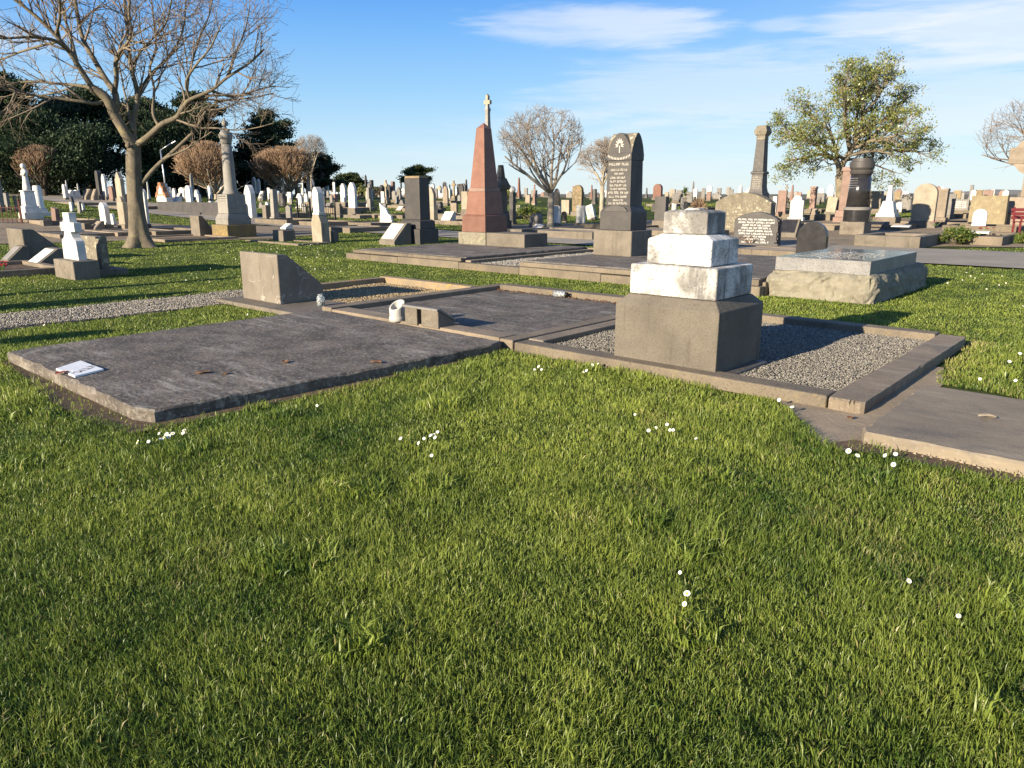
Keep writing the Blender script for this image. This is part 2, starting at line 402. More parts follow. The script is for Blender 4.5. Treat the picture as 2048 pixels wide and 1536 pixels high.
def vnoise(x, y, seed):
    r = np.random.default_rng(seed); T = r.random((64, 64))
    xi = np.floor(x).astype(int); yi = np.floor(y).astype(int)
    fx = x - xi; fy = y - yi; fx = fx * fx * (3 - 2 * fx); fy = fy * fy * (3 - 2 * fy)
    a = T[xi % 64, yi % 64]; b = T[(xi + 1) % 64, yi % 64]; c = T[xi % 64, (yi + 1) % 64]; d = T[(xi + 1) % 64, (yi + 1) % 64]
    return (a * (1 - fx) + b * fx) * (1 - fy) + (c * (1 - fx) + d * fx) * fy

def Gv(X, Y):
    r = np.hypot(X, Y); t = np.clip((r - 20) / 60, 0, 1)
    u = np.where(Y > 0, np.clip(X / np.maximum(Y, 1), -.8, .8), np.where(X < 0, -.8, .8))
    return (1.15 - .64 * u) * t * t * (3 - 2 * t)

mb = MB()
radii = [0.0] + [0.6 * 1.13 ** i for i in range(70)]
NA = 144
mb.v.append((0, 0, 0))
for r in radii[1:]:
    for k in range(NA):
        t = 2 * PI * (k + .5) / NA
        X, Y = r * math.sin(t), r * math.cos(t)
        mb.v.append((X, Y, G(X, Y)))
for k in range(NA): mb.f.append((0, 1 + (k + 1) % NA, 1 + k)); mb.m.append(0)
for i in range(len(radii) - 2):
    for k in range(NA):
        a = 1 + i * NA
        mb.f.append((a + k, a + (k + 1) % NA, a + NA + (k + 1) % NA, a + NA + k)); mb.m.append(0)

gm, gnt, gout = newmat('lawn_ground')
gp = nd(gnt, 'ShaderNodeNewGeometry').outputs['Position']
gc = mixc(gnt, ramp(gnt, noise(gnt, gp, 1.6, 6.0, .65), .35, .65), (.040, .060, .013), (.080, .105, .024))
gc = mixc(gnt, mth(gnt, 'MULTIPLY', ramp(gnt, noise(gnt, gp, 26, 4.0, .7), .45, .62), .7), gc, (.032, .042, .012))
gc = mixc(gnt, mth(gnt, 'MULTIPLY', ramp(gnt, noise(gnt, gp, .42, 5.0, .6), .58, .72), .5), gc, (.13, .115, .05))
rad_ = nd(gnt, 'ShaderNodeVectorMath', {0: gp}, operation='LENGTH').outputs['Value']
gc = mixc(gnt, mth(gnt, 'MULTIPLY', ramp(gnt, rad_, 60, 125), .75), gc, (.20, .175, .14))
gb = nd(gnt, 'ShaderNodeBsdfPrincipled', {'Base Color': gc, 'Roughness': .95, 'Specular IOR Level': .1})
gbm = nd(gnt, 'ShaderNodeBump', {'Height': noise(gnt, gp, 38, 5.0, .7), 'Strength': .9, 'Distance': .05})
gnt.links.new(gbm.outputs[0], gb.inputs['Normal']); gnt.links.new(gb.outputs[0], gout.inputs[0])
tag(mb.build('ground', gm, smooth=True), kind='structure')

def sheet(name, pts, z, m, sub=.5, kind='structure', lab=None):
    """flat sheet that follows the ground; pts in plot coordinates (a, b)"""
    b_ = MB()
    b_.add([(W(a, b).x, W(a, b).y, G(W(a, b).x, W(a, b).y) + z) for a, b in pts], [tuple(range(len(pts)))])
    return tag(b_.build(name, m), kind=kind)

am, ant, aout = newmat('asphalt')
ap = nd(ant, 'ShaderNodeNewGeometry').outputs['Position']
ac = mixc(ant, ramp(ant, noise(ant, ap, .7, 5.0, .6), .35, .65), (.31, .27, .21), (.245, .215, .17))
ac = mixc(ant, mth(ant, 'MULTIPLY', ramp(ant, noise(ant, ap, 70, 2.0), .5, .65), .5), ac, (.38, .35, .31))
ab = nd(ant, 'ShaderNodeBsdfPrincipled', {'Base Color': ac, 'Roughness': .9, 'Specular IOR Level': .2})
abm = nd(ant, 'ShaderNodeBump', {'Height': noise(ant, ap, 90, 3.0), 'Strength': .4, 'Distance': .01})
ant.links.new(abm.outputs[0], ab.inputs['Normal']); ant.links.new(ab.outputs[0], aout.inputs[0])
ROAD = [(-90, 11.5, 17.5), (-60, 11.8, 17.0), (-40, 11.6, 16.2), (-28, 11.7, 15.6), (-20, 12.1, 15.2), (-14, 12.6, 15.0), (-8, 13.0, 16.0), (-4, 13.0, 17.2), (0, 13.0, 18.0), (5, 13.0, 18.2), (30, 13.0, 18.4)]
rb = MB()
for (a0, l0, h0), (a1, l1, h1) in zip(ROAD, ROAD[1:]):
    for i in range(6):
        t0, t1 = i / 6, (i + 1) / 6
        q = []
        for t, k in ((t0, 0), (t1, 0), (t1, 1), (t0, 1)):
            a = a0 + (a1 - a0) * t; b = (l0 + (l1 - l0) * t) if k == 0 else (h0 + (h1 - h0) * t)
            p = W(a, b); q.append((p.x, p.y, G(p.x, p.y) + .03))
        rb.add(q, [(0, 1, 2, 3)])
tag(rb.build('road', am), kind='structure')

M['soil'] = stone('bare_soil', (.15, .105, .065), (.095, .068, .043), 6, speck=(.2, .15, .09), speck_amt=.5, speck_scale=40, rough=.98, bump=.9)
M['pathconcrete'] = stone('worn_path_concrete', (.36, .285, .195), (.27, .215, .15), 2.0, speck=(.27, .24, .19), speck_amt=.35, speck_scale=45, rough=.95, bump=.5)
sheet('soil', [(-3.16, -3.36), (-3.16, -3.48), (-2.3, -3.54), (-1.4, -3.64), (-.6, -3.65), (-.09, -3.56), (-.06, -3.3), (-.02, -2.2), (.0, -.1), (-.2, -.1), (-.35, -3.3)], .010, M['soil'])
sheet('concrete_path', [(2.70, -.06), (2.86, -.22), (3.02, -.42), (3.16, -.64), (3.3, -.82), (3.46, -.86), (3.5, -.6), (3.5, 1.3), (3.36, 2.0), (3.28, 2.0), (3.28, .02), (2.70, .02)], .008, M['pathconcrete'])
sheet('soil', [(3.3, -.84), (3.42, -.62), (5.6, -.60), (5.6, -.80), (4.4, -.79)], .014, M['soil'])

# bare gravelly ground between the graves on both sides of the road
def pxab(pts): return [loc(*ground(x, y)) for x, y in pts]
YARDS = [pxab([(-160, 492), (120, 486), (250, 482), (330, 486), (440, 481), (540, 478), (640, 470), (648, 458), (520, 452), (380, 452), (200, 440), (-60, 436)]),
         pxab([(1270, 466), (1330, 478), (1480, 489), (1560, 494), (1720, 498), (1900, 494), (2120, 497), (2120, 438), (1700, 436), (1270, 440)]),
         pxab([(930, 474), (1000, 478), (1200, 470), (1200, 446), (930, 452)])]
M['yard'] = stone('graveyard_gravel', (.25, .19, .12), (.165, .13, .085), 1.2, speck=(.32, .27, .20), speck_amt=.6, speck_scale=26, stain=(.085, .09, .045), stain_th=(.58, .72), rough=.97, bump=.8, bscale=20)
for P_ in YARDS:
    ys = MB(); c_ = (sum(p[0] for p in P_) / len(P_), sum(p[1] for p in P_) / len(P_))
    for i in range(len(P_)):
        tri = [c_, P_[i], P_[(i + 1) % len(P_)]]; N_ = 10; vv = []; ix = {}
        for u in range(N_ + 1):
            for w in range(N_ + 1 - u):
                a = tri[0][0] + (tri[1][0] - tri[0][0]) * u / N_ + (tri[2][0] - tri[0][0]) * w / N_; b = tri[0][1] + (tri[1][1] - tri[0][1]) * u / N_ + (tri[2][1] - tri[0][1]) * w / N_
                p = W(a, b); ix[u, w] = len(vv); vv.append((p.x, p.y, G(p.x, p.y) + .018))
        ff = []
        for u in range(N_):
            for w in range(N_ - u):
                ff.append((ix[u, w], ix[u + 1, w], ix[u, w + 1]))
                if w < N_ - u - 1: ff.append((ix[u + 1, w], ix[u + 1, w + 1], ix[u, w + 1]))
        ys.add(vv, ff)
    tag(ys.build('graveyard_ground', M['yard']), kind='structure')

# places where no grass grows, in plot coordinates
BARE = [[(-3.13, -3.45), (-.15, -3.45), (-.01, .02), (-3.13, .02)],
        [(-3.16, -3.36), (-3.16, -3.47), (-2.3, -3.53), (-1.4, -3.63), (-.6, -3.64), (-.10, -3.55), (-.08, -3.3), (-.06, -2.2), (-.02, -.1)],
        [(-5.38, -.02), (3.32, -.02), (3.32, 3.32), (-3.1, 3.32), (-3.1, 2.84), (-5.38, 2.84)],
        [(-5.4, -.30), (-3.1, -.30), (-3.1, .1), (-5.4, .1)],
        [(-6.5, -6.0), (-5.05, -6.0), (-5.05, .80), (-6.5, .80)],
        [(-10.2, 5.42), (.2, 5.42), (.2, 10.2), (-10.2, 10.2)],
        [(.10, 5.66), (1.70, 5.66), (1.70, 8.72), (.10, 8.72)],
        [(3.42, -.68), (5.7, -.68), (5.7, .92), (3.42, .92)],
        [(3.2, -.7), (3.3, -.83), (3.46, -.85), (4.4, -.78), (5.6, -.79), (5.6, -.6), (3.45, -.6)],
        [(2.72, -.05), (2.88, -.22), (3.04, -.42), (3.18, -.64), (3.3, -.80), (3.44, -.84), (3.46, -.6), (5.6, -.6), (5.6, .9), (3.5, 1.3), (3.36, 2.0), (3.28, 2.0), (3.28, .02), (2.72, .02)],
        [(-90, 11.7), (-40, 11.5), (-28, 11.6), (-20, 12.0), (-14, 12.5), (-8, 12.9), (30, 12.9), (30, 18.5), (0, 18.4), (-20, 15.6), (-90, 17.4)],
        [(-13.8, -3.3), (-11.33, -3.3), (-11.33, -.2), (-13.8, -.2)]] + YARDS

# ------------------------------------------------------------------ grass blades
def make_grass():
    D0, n = 22000.0, 1500000
    # distances by density * area, bearings over the visible fan and some way past it
    ds = np.linspace(1.15, 62, 4000)
    dens = np.where(ds < 2.6, D0, np.where(ds < 11, D0 * (2.6 / ds) ** 1.55, D0 * (2.6 / 11) ** 1.55 * (11 / ds) ** 2.15))
    half = np.where(ds < 4, R(50), np.where(ds < 14, R(47), R(44)))
    pdf = dens * ds * 2 * half
    cdf = np.concatenate([[0], np.cumsum((pdf[1:] + pdf[:-1]) / 2 * np.diff(ds))]); tot = int(cdf[-1])
    d = np.interp(rng.random(tot) * cdf[-1], cdf, ds)
    th = (rng.random(tot) * 2 - 1) * np.interp(d, ds, half)
    X, Y = d * np.sin(th), d * np.cos(th)
    a = (X - O0[0]) * E1[0] + (Y - O0[1]) * E1[1]; b = (X - O0[0]) * E2[0] + (Y - O0[1]) * E2[1]
    AB = np.stack([a, b], 1) + (np.stack([vnoise(X * 6, Y * 6, 91), vnoise(X * 6 + 7, Y * 6, 92)], 1) - .5) * .12
    keep = np.ones(tot, bool)
    for i_, p in enumerate(BARE): keep &= ~poly_in(AB, p) | ((rng.random(tot) < .10) & (i_ in (1, 8)))
    tx, ty = ground(280, 494)
    keep &= np.hypot(X - tx, Y - ty) > .62 + .2 * rng.random(tot)
    # behind the road grass only in patches
    back = b > 18.3
    keep &= ~(back & (vnoise(X * .22, Y * .22, 3) < .42))
    X, Y, d, a, b = X[keep], Y[keep], d[keep], a[keep], b[keep]; N = len(X)
    big = vnoise(X * 1.3, Y * 1.3, 7); mid = vnoise(X * 4.5 + 9, Y * 4.5, 8); small = vnoise(X * 13, Y * 13 + 5, 9)
    clump = .45 * big + .3 * mid + .25 * small
    s = np.maximum(1.0, (d / 3.2) ** .75)
    h = (.013 + .027 * rng.random(N)) * (.25 + 1.5 * clump) * np.where(d < 5, 1.0, np.maximum(.75, 1.15 - d * .03)) * np.maximum(1, (d / 14) ** .5)
    tall = rng.random(N) < .05; h[tall] *= 1.7
    # coarse broad-bladed tufts here and there
    tc = np.stack([rng.uniform(-3.5, 4.5, 60), rng.uniform(1.6, 6.5, 60)], 1); tuft = np.zeros(N, bool)
    for cx_, cy_ in tc: tuft |= np.hypot(X - cx_, (Y - cy_)) < .05 + .09 * ((cx_ * 7.3) % 1)
    tuft &= rng.random(N) < .35; h[tuft] = h[tuft] * 1.5 + .015
    w = (.0008 + .0009 * rng.random(N)) * s * np.where(rng.random(N) < .06, 1.9, 1) * np.where(tuft, 2.1, 1)
    # mown grass leans in tufts
    la = 2 * PI * (vnoise(X * 2.2 + 3, Y * 2.2, 21) * 1.4 + vnoise(X * 7, Y * 7, 22) * .8) + rng.normal(0, 1.7, N)
    lm = h * np.abs(rng.normal(.50, .42, N))
    lx, ly = np.cos(la) * lm, np.sin(la) * lm
    wa = rng.random(N) * PI; wx, wy = np.cos(wa) * w, np.sin(wa) * w
    z0 = Gv(X, Y) - .004 + np.where(d < 9, vnoise(X * 1.7 + 11, Y * 1.7, 44) * .022 + vnoise(X * 5 + 1, Y * 5, 45) * .010, 0)
    V = np.empty((N, 5, 3))
    V[:, 0] = np.stack([X - wx, Y - wy, z0], 1); V[:, 1] = np.stack([X + wx, Y + wy, z0], 1)
    mx, my = X + lx * .33, Y + ly * .33
    V[:, 2] = np.stack([mx + wx * .85, my + wy * .85, z0 + h * .62], 1); V[:, 3] = np.stack([mx - wx * .85, my - wy * .85, z0 + h * .62], 1)
    V[:, 4] = np.stack([X + lx, Y + ly, z0 + h * (1 - .12 * lm / np.maximum(h, 1e-6))], 1)
    base = (np.arange(N) * 5)[:, None]
    loops = (base + np.array([0, 1, 2, 3, 3, 2, 4])[None]).ravel()
    starts = (np.arange(N) * 7)[:, None] + np.array([0, 4])[None]
    me = bpy.data.meshes.new('grass')
    me.vertices.add(N * 5); me.vertices.foreach_set('co', V.ravel().astype(np.float32))
    me.loops.add(N * 7); me.loops.foreach_set('vertex_index', loops.astype(np.int32))
    me.polygons.add(N * 2); me.polygons.foreach_set('loop_start', starts.ravel().astype(np.int32))
    me.update(calc_edges=True)
    tint = np.clip(.42 * rng.random(N) + .62 * vnoise(X * .9 + 40, Y * .9, 31) + .5 * (mid - .5) + .25 * (small - .5), 0, 1)
    dry = (rng.random(N) < .03).astype(float) * .7
    patch = vnoise(X * 3.1, Y * 3.1 + 50, 33) * vnoise(X * .7, Y * .7 + 20, 34)
    dry = np.maximum(dry, np.where((patch > .58) & (rng.random(N) < .25), .45, 0))
    # straw where the mower cannot reach: behind the low slab, along the kerb of the gravel plot
    e = np.exp(-np.maximum(0, b - .92) / .16) * (a > 3.3) * (a < 5.8) * (b > .8) + np.exp(-np.abs(a - 3.32) / .12) * (b > 1.0) * (b < 3.6) * (a > 3.2) * .8 + np.exp(-np.abs(b - 3.34) / .06) * (a > 1.2) * (a < 3.5) * .6
    dry = np.maximum(dry, np.where(rng.random(N) < e * .95, .5 + .5 * rng.random(N), 0))
    for nm, arr in (('tint', tint), ('dry', dry)):
        at_ = me.attributes.new(nm, 'FLOAT', 'POINT'); at_.data.foreach_set('value', np.repeat(arr, 5).astype(np.float32))
    me.materials.append(M['grass'])
    o = bpy.data.objects.new('grass', me); COL.objects.link(o)
    tag(o, 'mown green grass of the lawn with a few straw blades', 'grass', kind='stuff')
    return N
NGRASS = make_grass()

# ------------------------------------------------------------------ gravel
OCT = np.array([(1, 0, 0), (-1, 0, 0), (0, 1, 0), (0, -1, 0), (0, 0, 1), (0, 0, -1)], float)
OF = np.array([(0, 2, 4), (2, 1, 4), (1, 3, 4), (3, 0, 4), (2, 0, 5), (1, 2, 5), (3, 1, 5), (0, 3, 5)])
def gravel(name, label, pts, n, z, size, c1, c2, c3):
    xs = [p[0] for p in pts]; ys = [p[1] for p in pts]
    A = np.stack([rng.uniform(min(xs), max(xs), n), rng.uniform(min(ys), max(ys), n)], 1)
    A = A[poly_in(A, pts)]; n = len(A)
    X = O0[0] + A[:, 0] * E1[0] + A[:, 1] * E2[0]; Y = O0[1] + A[:, 0] * E1[1] + A[:, 1] * E2[1]
    sz = size * rng.uniform(.55, 1.25, n)
    V = OCT[None] * (sz[:, None, None] * rng.uniform(.6, 1.15, (n, 6, 1))) * np.array([1, .8, .55])
    V += rng.normal(0, 1, (n, 6, 3)) * sz[:, None, None] * .16
    ang = rng.random(n) * 2 * PI; c, s = np.cos(ang), np.sin(ang)
    x = V[..., 0] * c[:, None] - V[..., 1] * s[:, None]; y = V[..., 0] * s[:, None] + V[..., 1] * c[:, None]
    zz = V[..., 2] + z + rng.uniform(-.2, .9, (n, 1)) * size * .6 + (vnoise(X * 2, Y * 2, 61)[:, None] - .5) * .03
    V = np.stack([x + X[:, None], y + Y[:, None], zz], -1)
    f = (np.arange(n) * 6)[:, None, None] + OF[None]
    me = bpy.data.meshes.new(name)
    me.vertices.add(n * 6); me.vertices.foreach_set('co', V.ravel().astype(np.float32))
    me.loops.add(n * 24); me.loops.foreach_set('vertex_index', f.ravel().astype(np.int32))
    me.polygons.add(n * 8); me.polygons.foreach_set('loop_start', (np.arange(n * 8) * 3).astype(np.int32))
    me.update(calc_edges=True)
    at_ = me.attributes.new('tint', 'FLOAT', 'POINT'); at_.data.foreach_set('value', np.repeat(rng.random(n), 6).astype(np.float32))
    m, nt_, out = newmat(name + '_stones')
    t = nd(nt_, 'ShaderNodeAttribute', attribute_name='tint').outputs['Fac']
    col = mixc(nt_, ramp(nt_, t, .0, .6), c1, c2); col = mixc(nt_, ramp(nt_, t, .6, 1.0), col, c3)
    bs = nd(nt_, 'ShaderNodeBsdfPrincipled', {'Base Color': col, 'Roughness': .85}); nt_.links.new(bs.outputs[0], out.inputs[0])
    me.materials.append(m)
    o = bpy.data.objects.new(name, me); COL.objects.link(o)
    tag(o, label, 'gravel', kind='stuff')
    # the bed under the stones
    return o
def bed(pts, z, m):
    b_ = MB(); b_.add([tuple(W(a, b, z)) for a, b in pts], [tuple(range(len(pts)))])
    return tag(b_.build('gravel_bed', m), kind='structure')
M['gravelbed'] = stone('gravel_bed', (.16, .145, .12), (.10, .09, .075), 30, rough=.95, bump=.8)
g3 = [(.24, .20), (3.04, .20), (3.04, 3.10), (.24, 3.10)]
bed(g3, .035, M['gravelbed']); gravel('gravel', 'fine grey gravel filling the kerbed plot behind the white stepped pedestal', g3, 46000, .045, .0100, (.11, .10, .085), (.235, .215, .175), (.36, .335, .28))
g1 = [(-5.24, .74), (-3.2, .74), (-3.2, 2.6), (-5.24, 2.6)]
bed(g1, .03, M['gravelbed']); gravel('gravel', 'tan gravel in the orange-lichened plot behind the cracked concrete marker', g1, 11000, .04, .014, (.19, .145, .085), (.33, .25, .14), (.44, .36, .22))
gs = [(-6.28, -6.0), (-5.06, -6.0), (-5.06, .05), (-5.3, .2), (-5.3, .78), (-6.28, .78)]
bed(gs, .006, M['gravelbed']); gravel('gravel', 'pale coarse gravel strip across the lawn on the far side of the dark slab', gs, 19000, .022, .0150, (.15, .135, .11), (.29, .26, .21), (.44, .405, .335))
gg = [(-6.28, 5.62), (-4.75, 5.62), (-4.75, 9.8), (-6.28, 9.8)]
bed(gg, .10, M['gravelbed']); gravel('gravel', 'grey gravel between the two raised slabs by the pink obelisk', gg, 6000, .11, .017, (.17, .16, .14), (.32, .30, .26), (.44, .41, .35))
# ------------------------------------------------------------------ lettering
def letters(mb, x0, x1, z, h, y, rnd=None, word=None, mi=0):
    """a worn line of cut letters: upright and cross strokes on the face y"""
    r_ = rnd or random
    x = x0; t = .0025; st = h * .16
    left = (word or r_.randint(3, 7))
    while x < x1 - h * .5:
        w = h * r_.uniform(.45, .75)
        if left == 0:
            x += h * .55; left = r_.randint(2, 7); continue
        left -= 1
        k = r_.randint(0, 5)
        def bar(xa, xb, za, zb): mb.box(xa, xb, y - t, y + .001, za, zb, mi)
        bar(x, x + st, z, z + h)
        if k in (0, 1, 2): bar(x + w - st, x + w, z, z + h)
        if k in (0, 3, 4): bar(x + st, x + w - (st if k == 0 else 0), z + h * .44, z + h * .58)
        if k in (1, 3): bar(x + st, x + w - (st if k == 1 else 0), z + h - st, z + h)
        if k in (2, 4, 5): bar(x + st, x + w - (st if k == 2 else 0), z, z + st)
        x += w + h * .22
    return mb

FONT_CACHE = {}
def text_mesh(s, size, depth=.003):
    c = bpy.data.curves.new('lettering', 'FONT'); c.body = s; c.size = size; c.extrude = depth; c.align_x = 'CENTER'; c.resolution_u = 3
    o = bpy.data.objects.new('lettering', c); COL.objects.link(o)
    dg = bpy.context.evaluated_depsgraph_get(); dg.update()
    me = bpy.data.meshes.new_from_object(o.evaluated_get(dg))
    vs = [tuple(v.co) for v in me.vertices]; fs = [tuple(p.vertices) for p in me.polygons]
    bpy.data.objects.remove(o); bpy.data.curves.remove(c); bpy.data.meshes.remove(me)
    return vs, fs

def arc_text(mb, s, cx, cz, rad, size, y, span):
    """letters one by one along an arc bulging upward"""
    n = len(s)
    for i, ch in enumerate(s):
        if ch == ' ': continue
        t = (i - (n - 1) / 2) / max(1, n - 1) * span
        vs, fs = text_mesh(ch, size)
        c_, s_ = math.cos(-t), math.sin(-t)
        mb.add([(cx + rad * math.sin(t) + x * c_ - z * s_, y - q, cz + rad * math.cos(t) - rad + x * s_ + z * c_) for x, z, q in vs], fs)

def place_ab(a, b, z=0.0): return W(a, b, z)

# ------------------------------------------------------------------ H1 broad dark slab on the lawn
def rough_slab(w, d, z0, z1, n=26, chip=.012, r=.05, seed=1):
    """slab with worn, slightly wandering arrises, origin at its lower corner"""
    rr = random.Random(seed); mb = MB(); pts = []
    def side(p, q, n_):
        for i in range(n_):
            t = i / n_
            pts.append((p[0] + (q[0] - p[0]) * t + rr.uniform(-chip, chip) * .4, p[1] + (q[1] - p[1]) * t + rr.uniform(-chip, chip) * .4))
    side((r, 0), (w - r, 0), n); side((w, r), (w, d - r), n); side((w - r, d), (r, d), n); side((0, d - r), (0, r), n)
    N = len(pts); cx, cy = w / 2, d / 2
    e = [rr.uniform(.006, .02) + (.02 if rr.random() < .08 else 0) for _ in pts]
    def inset(p, k): 
        v = Vector((cx - p[0], cy - p[1])); v.normalize(); return (p[0] + v.x * k, p[1] + v.y * k)
    vs = [(p[0], p[1], z0) for p in pts] + [(p[0], p[1], z1 - e[i]) for i, p in enumerate(pts)] + [inset(p, e[i] * 1.2) + (z1,) for i, p in enumerate(pts)]
    fs = []
    for L in (0, N):
        for i in range(N): fs.append((L + i, L + (i + 1) % N, L + N + (i + 1) % N, L + N + i))
    fs.append(tuple(range(2 * N, 3 * N)))
    mb.add(vs, fs); return mb

t = thing('grave_slab', 'broad dark stained concrete slab lying flush in the lawn with a white tile on its corner', 'grave slab', W(-3.19, -3.43, 0), YAW)
sb_ = rough_slab(3.17, 3.39, -.06, .10, seed=4, r=.07, chip=.007)
sb_.v = [(x - .19 * (1 - y / 3.39) * max(0, x / 3.17), y, z) for x, y, z in sb_.v]
sb_.build('slab', M['darkslab'], t)

def quad_on(z, pix):
    return [at(x, y, z) for x, y in pix]
q = [Vector(p).to_3d() for p in quad_on(.114, [(112, 737), (161, 721), (207, 738), (150, 752)])]
cen = sum(q, Vector()) / 4
t = thing('plaque_tile', 'chipped white tile with dark lettering lying on the corner of the dark slab', 'plaque', (cen.x, cen.y, .101), YAW)
loc2 = [((p - cen).x * E1[0] + (p - cen).y * E1[1], (p - cen).x * E2[0] + (p - cen).y * E2[1]) for p in q]
def lerp(i, j, k): return (loc2[i][0] + (loc2[j][0] - loc2[i][0]) * k, loc2[i][1] + (loc2[j][1] - loc2[i][1]) * k)
edge = [lerp(0, 3, .10), lerp(0, 3, .38), (lerp(0, 3, .45)[0] + .02, lerp(0, 3, .45)[1] + .06), lerp(0, 3, .66), loc2[3], loc2[2], loc2[1], loc2[0]]
mb = MB(); n = len(edge)
mb.add([(p[0], p[1], 0) for p in edge] + [(p[0], p[1], .014) for p in edge],
       [tuple(range(n, 2 * n)), tuple(range(n - 1, -1, -1))] + [(i, (i + 1) % n, (i + 1) % n + n, i + n) for i in range(n)])
mb.build('tile', M['tile'], t)
vs, fs = text_mesh('NTM-', .13, .0008)
lb = MB()
th_ = R(-50)
lb.add([(.045 + x * math.cos(th_) - y * math.sin(th_), .0 + x * math.sin(th_) + y * math.cos(th_) + .0, .0142 + q_) for x, y, q_ in [(v[0], v[1] * .8, v[2]) for v in vs]], fs)
lb.build('inscription', M['inscrdark'], t)

def leaf_thing(px, py, z, size, mat, label, rz, curl=.5, group=None):
    p = at(px, py, z)
    mb = MB(); n = 7; vs = []; fs = []
    for i in range(n):
        u = i / (n - 1); w = math.sin(PI * min(1, u * .95 + .03)) * .36
        for k in (-1, -.5, 0, .5, 1):
            vs.append(((u - .5) * size, k * w * size, size * (.05 + curl * .3 * abs(k) * w * 2 + curl * .25 * (u - .4) ** 2 + .04 * math.sin(5 * u + k * 2))))
    for i in range(n - 1):
        for k in range(4): fs.append((i * 5 + k, i * 5 + k + 1, i * 5 + 6 + k, i * 5 + 5 + k))
    mb.add(vs, fs)
    o = mb.build('dry_leaf', mat); o.location = (p[0], p[1], z); o.rotation_euler = (0, 0, rz)
    s = o.modifiers.new('thick', 'SOLIDIFY'); s.thickness = .0015
    tag(o, label, 'leaf', group or 'dead leaves')
leaf_thing(124, 747, .103, .10, M['redleaf'], 'red-brown dead leaf tucked against the chipped side of the white tile', .9)
leaf_thing(405, 746, .103, .11, M['deadleaf'], 'flat brown leaf lying mid-way along the front of the dark slab', .3, .25)
leaf_thing(450, 748, .103, .07, M['deadleaf'], 'smaller dark leaf scrap beside the flat brown leaf on the slab', 1.3, .3)
leaf_thing(570, 725, .103, .09, M['deadleaf'], 'curled grey-brown leaf on the middle of the dark slab', 2.0, .4)
leaf_thing(752, 726, .103, .11, M['deadleaf'], 'yellowish dead leaf at the right-hand rim of the dark slab', -.4, .5)
leaf_thing(1974, 836, .09, .10, M['paleleaf'], 'large bleached curled leaf lying on the plain slab at the right frame edge', -.5, .8)
leaf_thing(1700, 836, .02, .06, M['deadleaf'], 'small brown leaf on the concrete path by the gravel plot corner', .8, .5)

# ------------------------------------------------------------------ front row: three kerbed plots
t = thing('kerbed_plot', 'low kerbed plot with orange lichen on its kerbs and tan gravel inside', 'kerbed plot', W(-5.38, 0, 0), YAW, 'kerbed plots of the front row')
w1 = 2.18
for (x0, x1, y0, y1, h, m, nm) in ((0, .15, .74, 2.66, .13, 'orangekerb', 'kerb'), (0, 2.19, 2.664, 2.82, .14, 'orangekerb', 'kerb')):
    MB().box(x0, x1, y0, y1, -.05, h).build(nm, M[m], t, .012)
MB().box(-.02, 2.17, -.26, .73, -.05, .055).build('footing', M['concrete'], t, .01)

t = thing('kerbed_plot', 'kerbed plot capped with dark grey concrete between the gravel plots', 'kerbed plot', W(-3.18, 0, 0), YAW, 'kerbed plots of the front row')
MB().box(0, .20, .0, 3.30, -.05, .135).build('kerb', M['kerbgrey'], t, .012)
MB().box(.204, 3.02, 3.08, 3.30, -.05, .15).build('kerb', M['kerb'], t, .012)
MB().box(.204, 3.02, .0, .26, -.05, .118).build('kerb', M['kerbgrey'], t, .012)
MB().box(3.024, 3.20, .0, 3.30, -.05, .112).build('kerb', M['kerbgrey'], t, .012)
rough_slab(2.80, 2.80, -.05, .075, seed=9, r=.02).xf(Matrix.Translation((.212, .268, 0))).build('infill_slab', M['darkslab'], t)

t = thing('kerbed_plot', 'kerbed plot of grey gravel holding the white stepped pedestal', 'kerbed plot', W(.04, 0, 0), YAW, 'kerbed plots of the front row')
MB().box(0, 2.99, .0, .21, -.06, .098).build('kerb', M['kerb'], t, .014)
MB().box(0, .19, .214, 3.10, -.06, .105).build('kerb', M['kerbgrey'], t, .012)
MB().box(0, 2.99, 3.104, 3.30, -.06, .115).build('kerb', M['kerb'], t, .012)
rough_slab(.25, 3.30, -.06, .094, seed=21, r=.015, chip=.008).xf(Matrix.Translation((2.994, 0, 0))).build('kerb', M['kerbgrey'], t)

# debris along the far kerb of the capped plot
mb = MB()
rd = random.Random(3)
for k in range(220):
    u = rd.random() ** 1.2
    a, b = (-2.95 + u * 2.6, 3.02 - abs(rd.gauss(0, .055))) if k < 170 else (-1.35 + u * 1.2, .30 + abs(rd.gauss(0, .03)))
    p = W(a, b, .078 + rd.random() * .01); s = rd.uniform(.008, .03); g = rd.random() * 6
    mb.add([(p.x + s * math.cos(g), p.y + s * math.sin(g), p.z), (p.x - s * .5 * math.sin(g), p.y + s * .5 * math.cos(g), p.z + s * .5), (p.x - s * math.cos(g), p.y - s * math.sin(g), p.z + s * .2), (p.x + s * .5 * math.sin(g), p.y - s * .5 * math.cos(g), p.z + s * .6)], [(0, 1, 2), (0, 2, 3), (0, 3, 1), (1, 3, 2)])
tag(mb.build('leaf_litter', M['deadleaf']), 'brown leaf litter blown against the kerbs of the capped plot', 'leaf litter', kind='stuff')

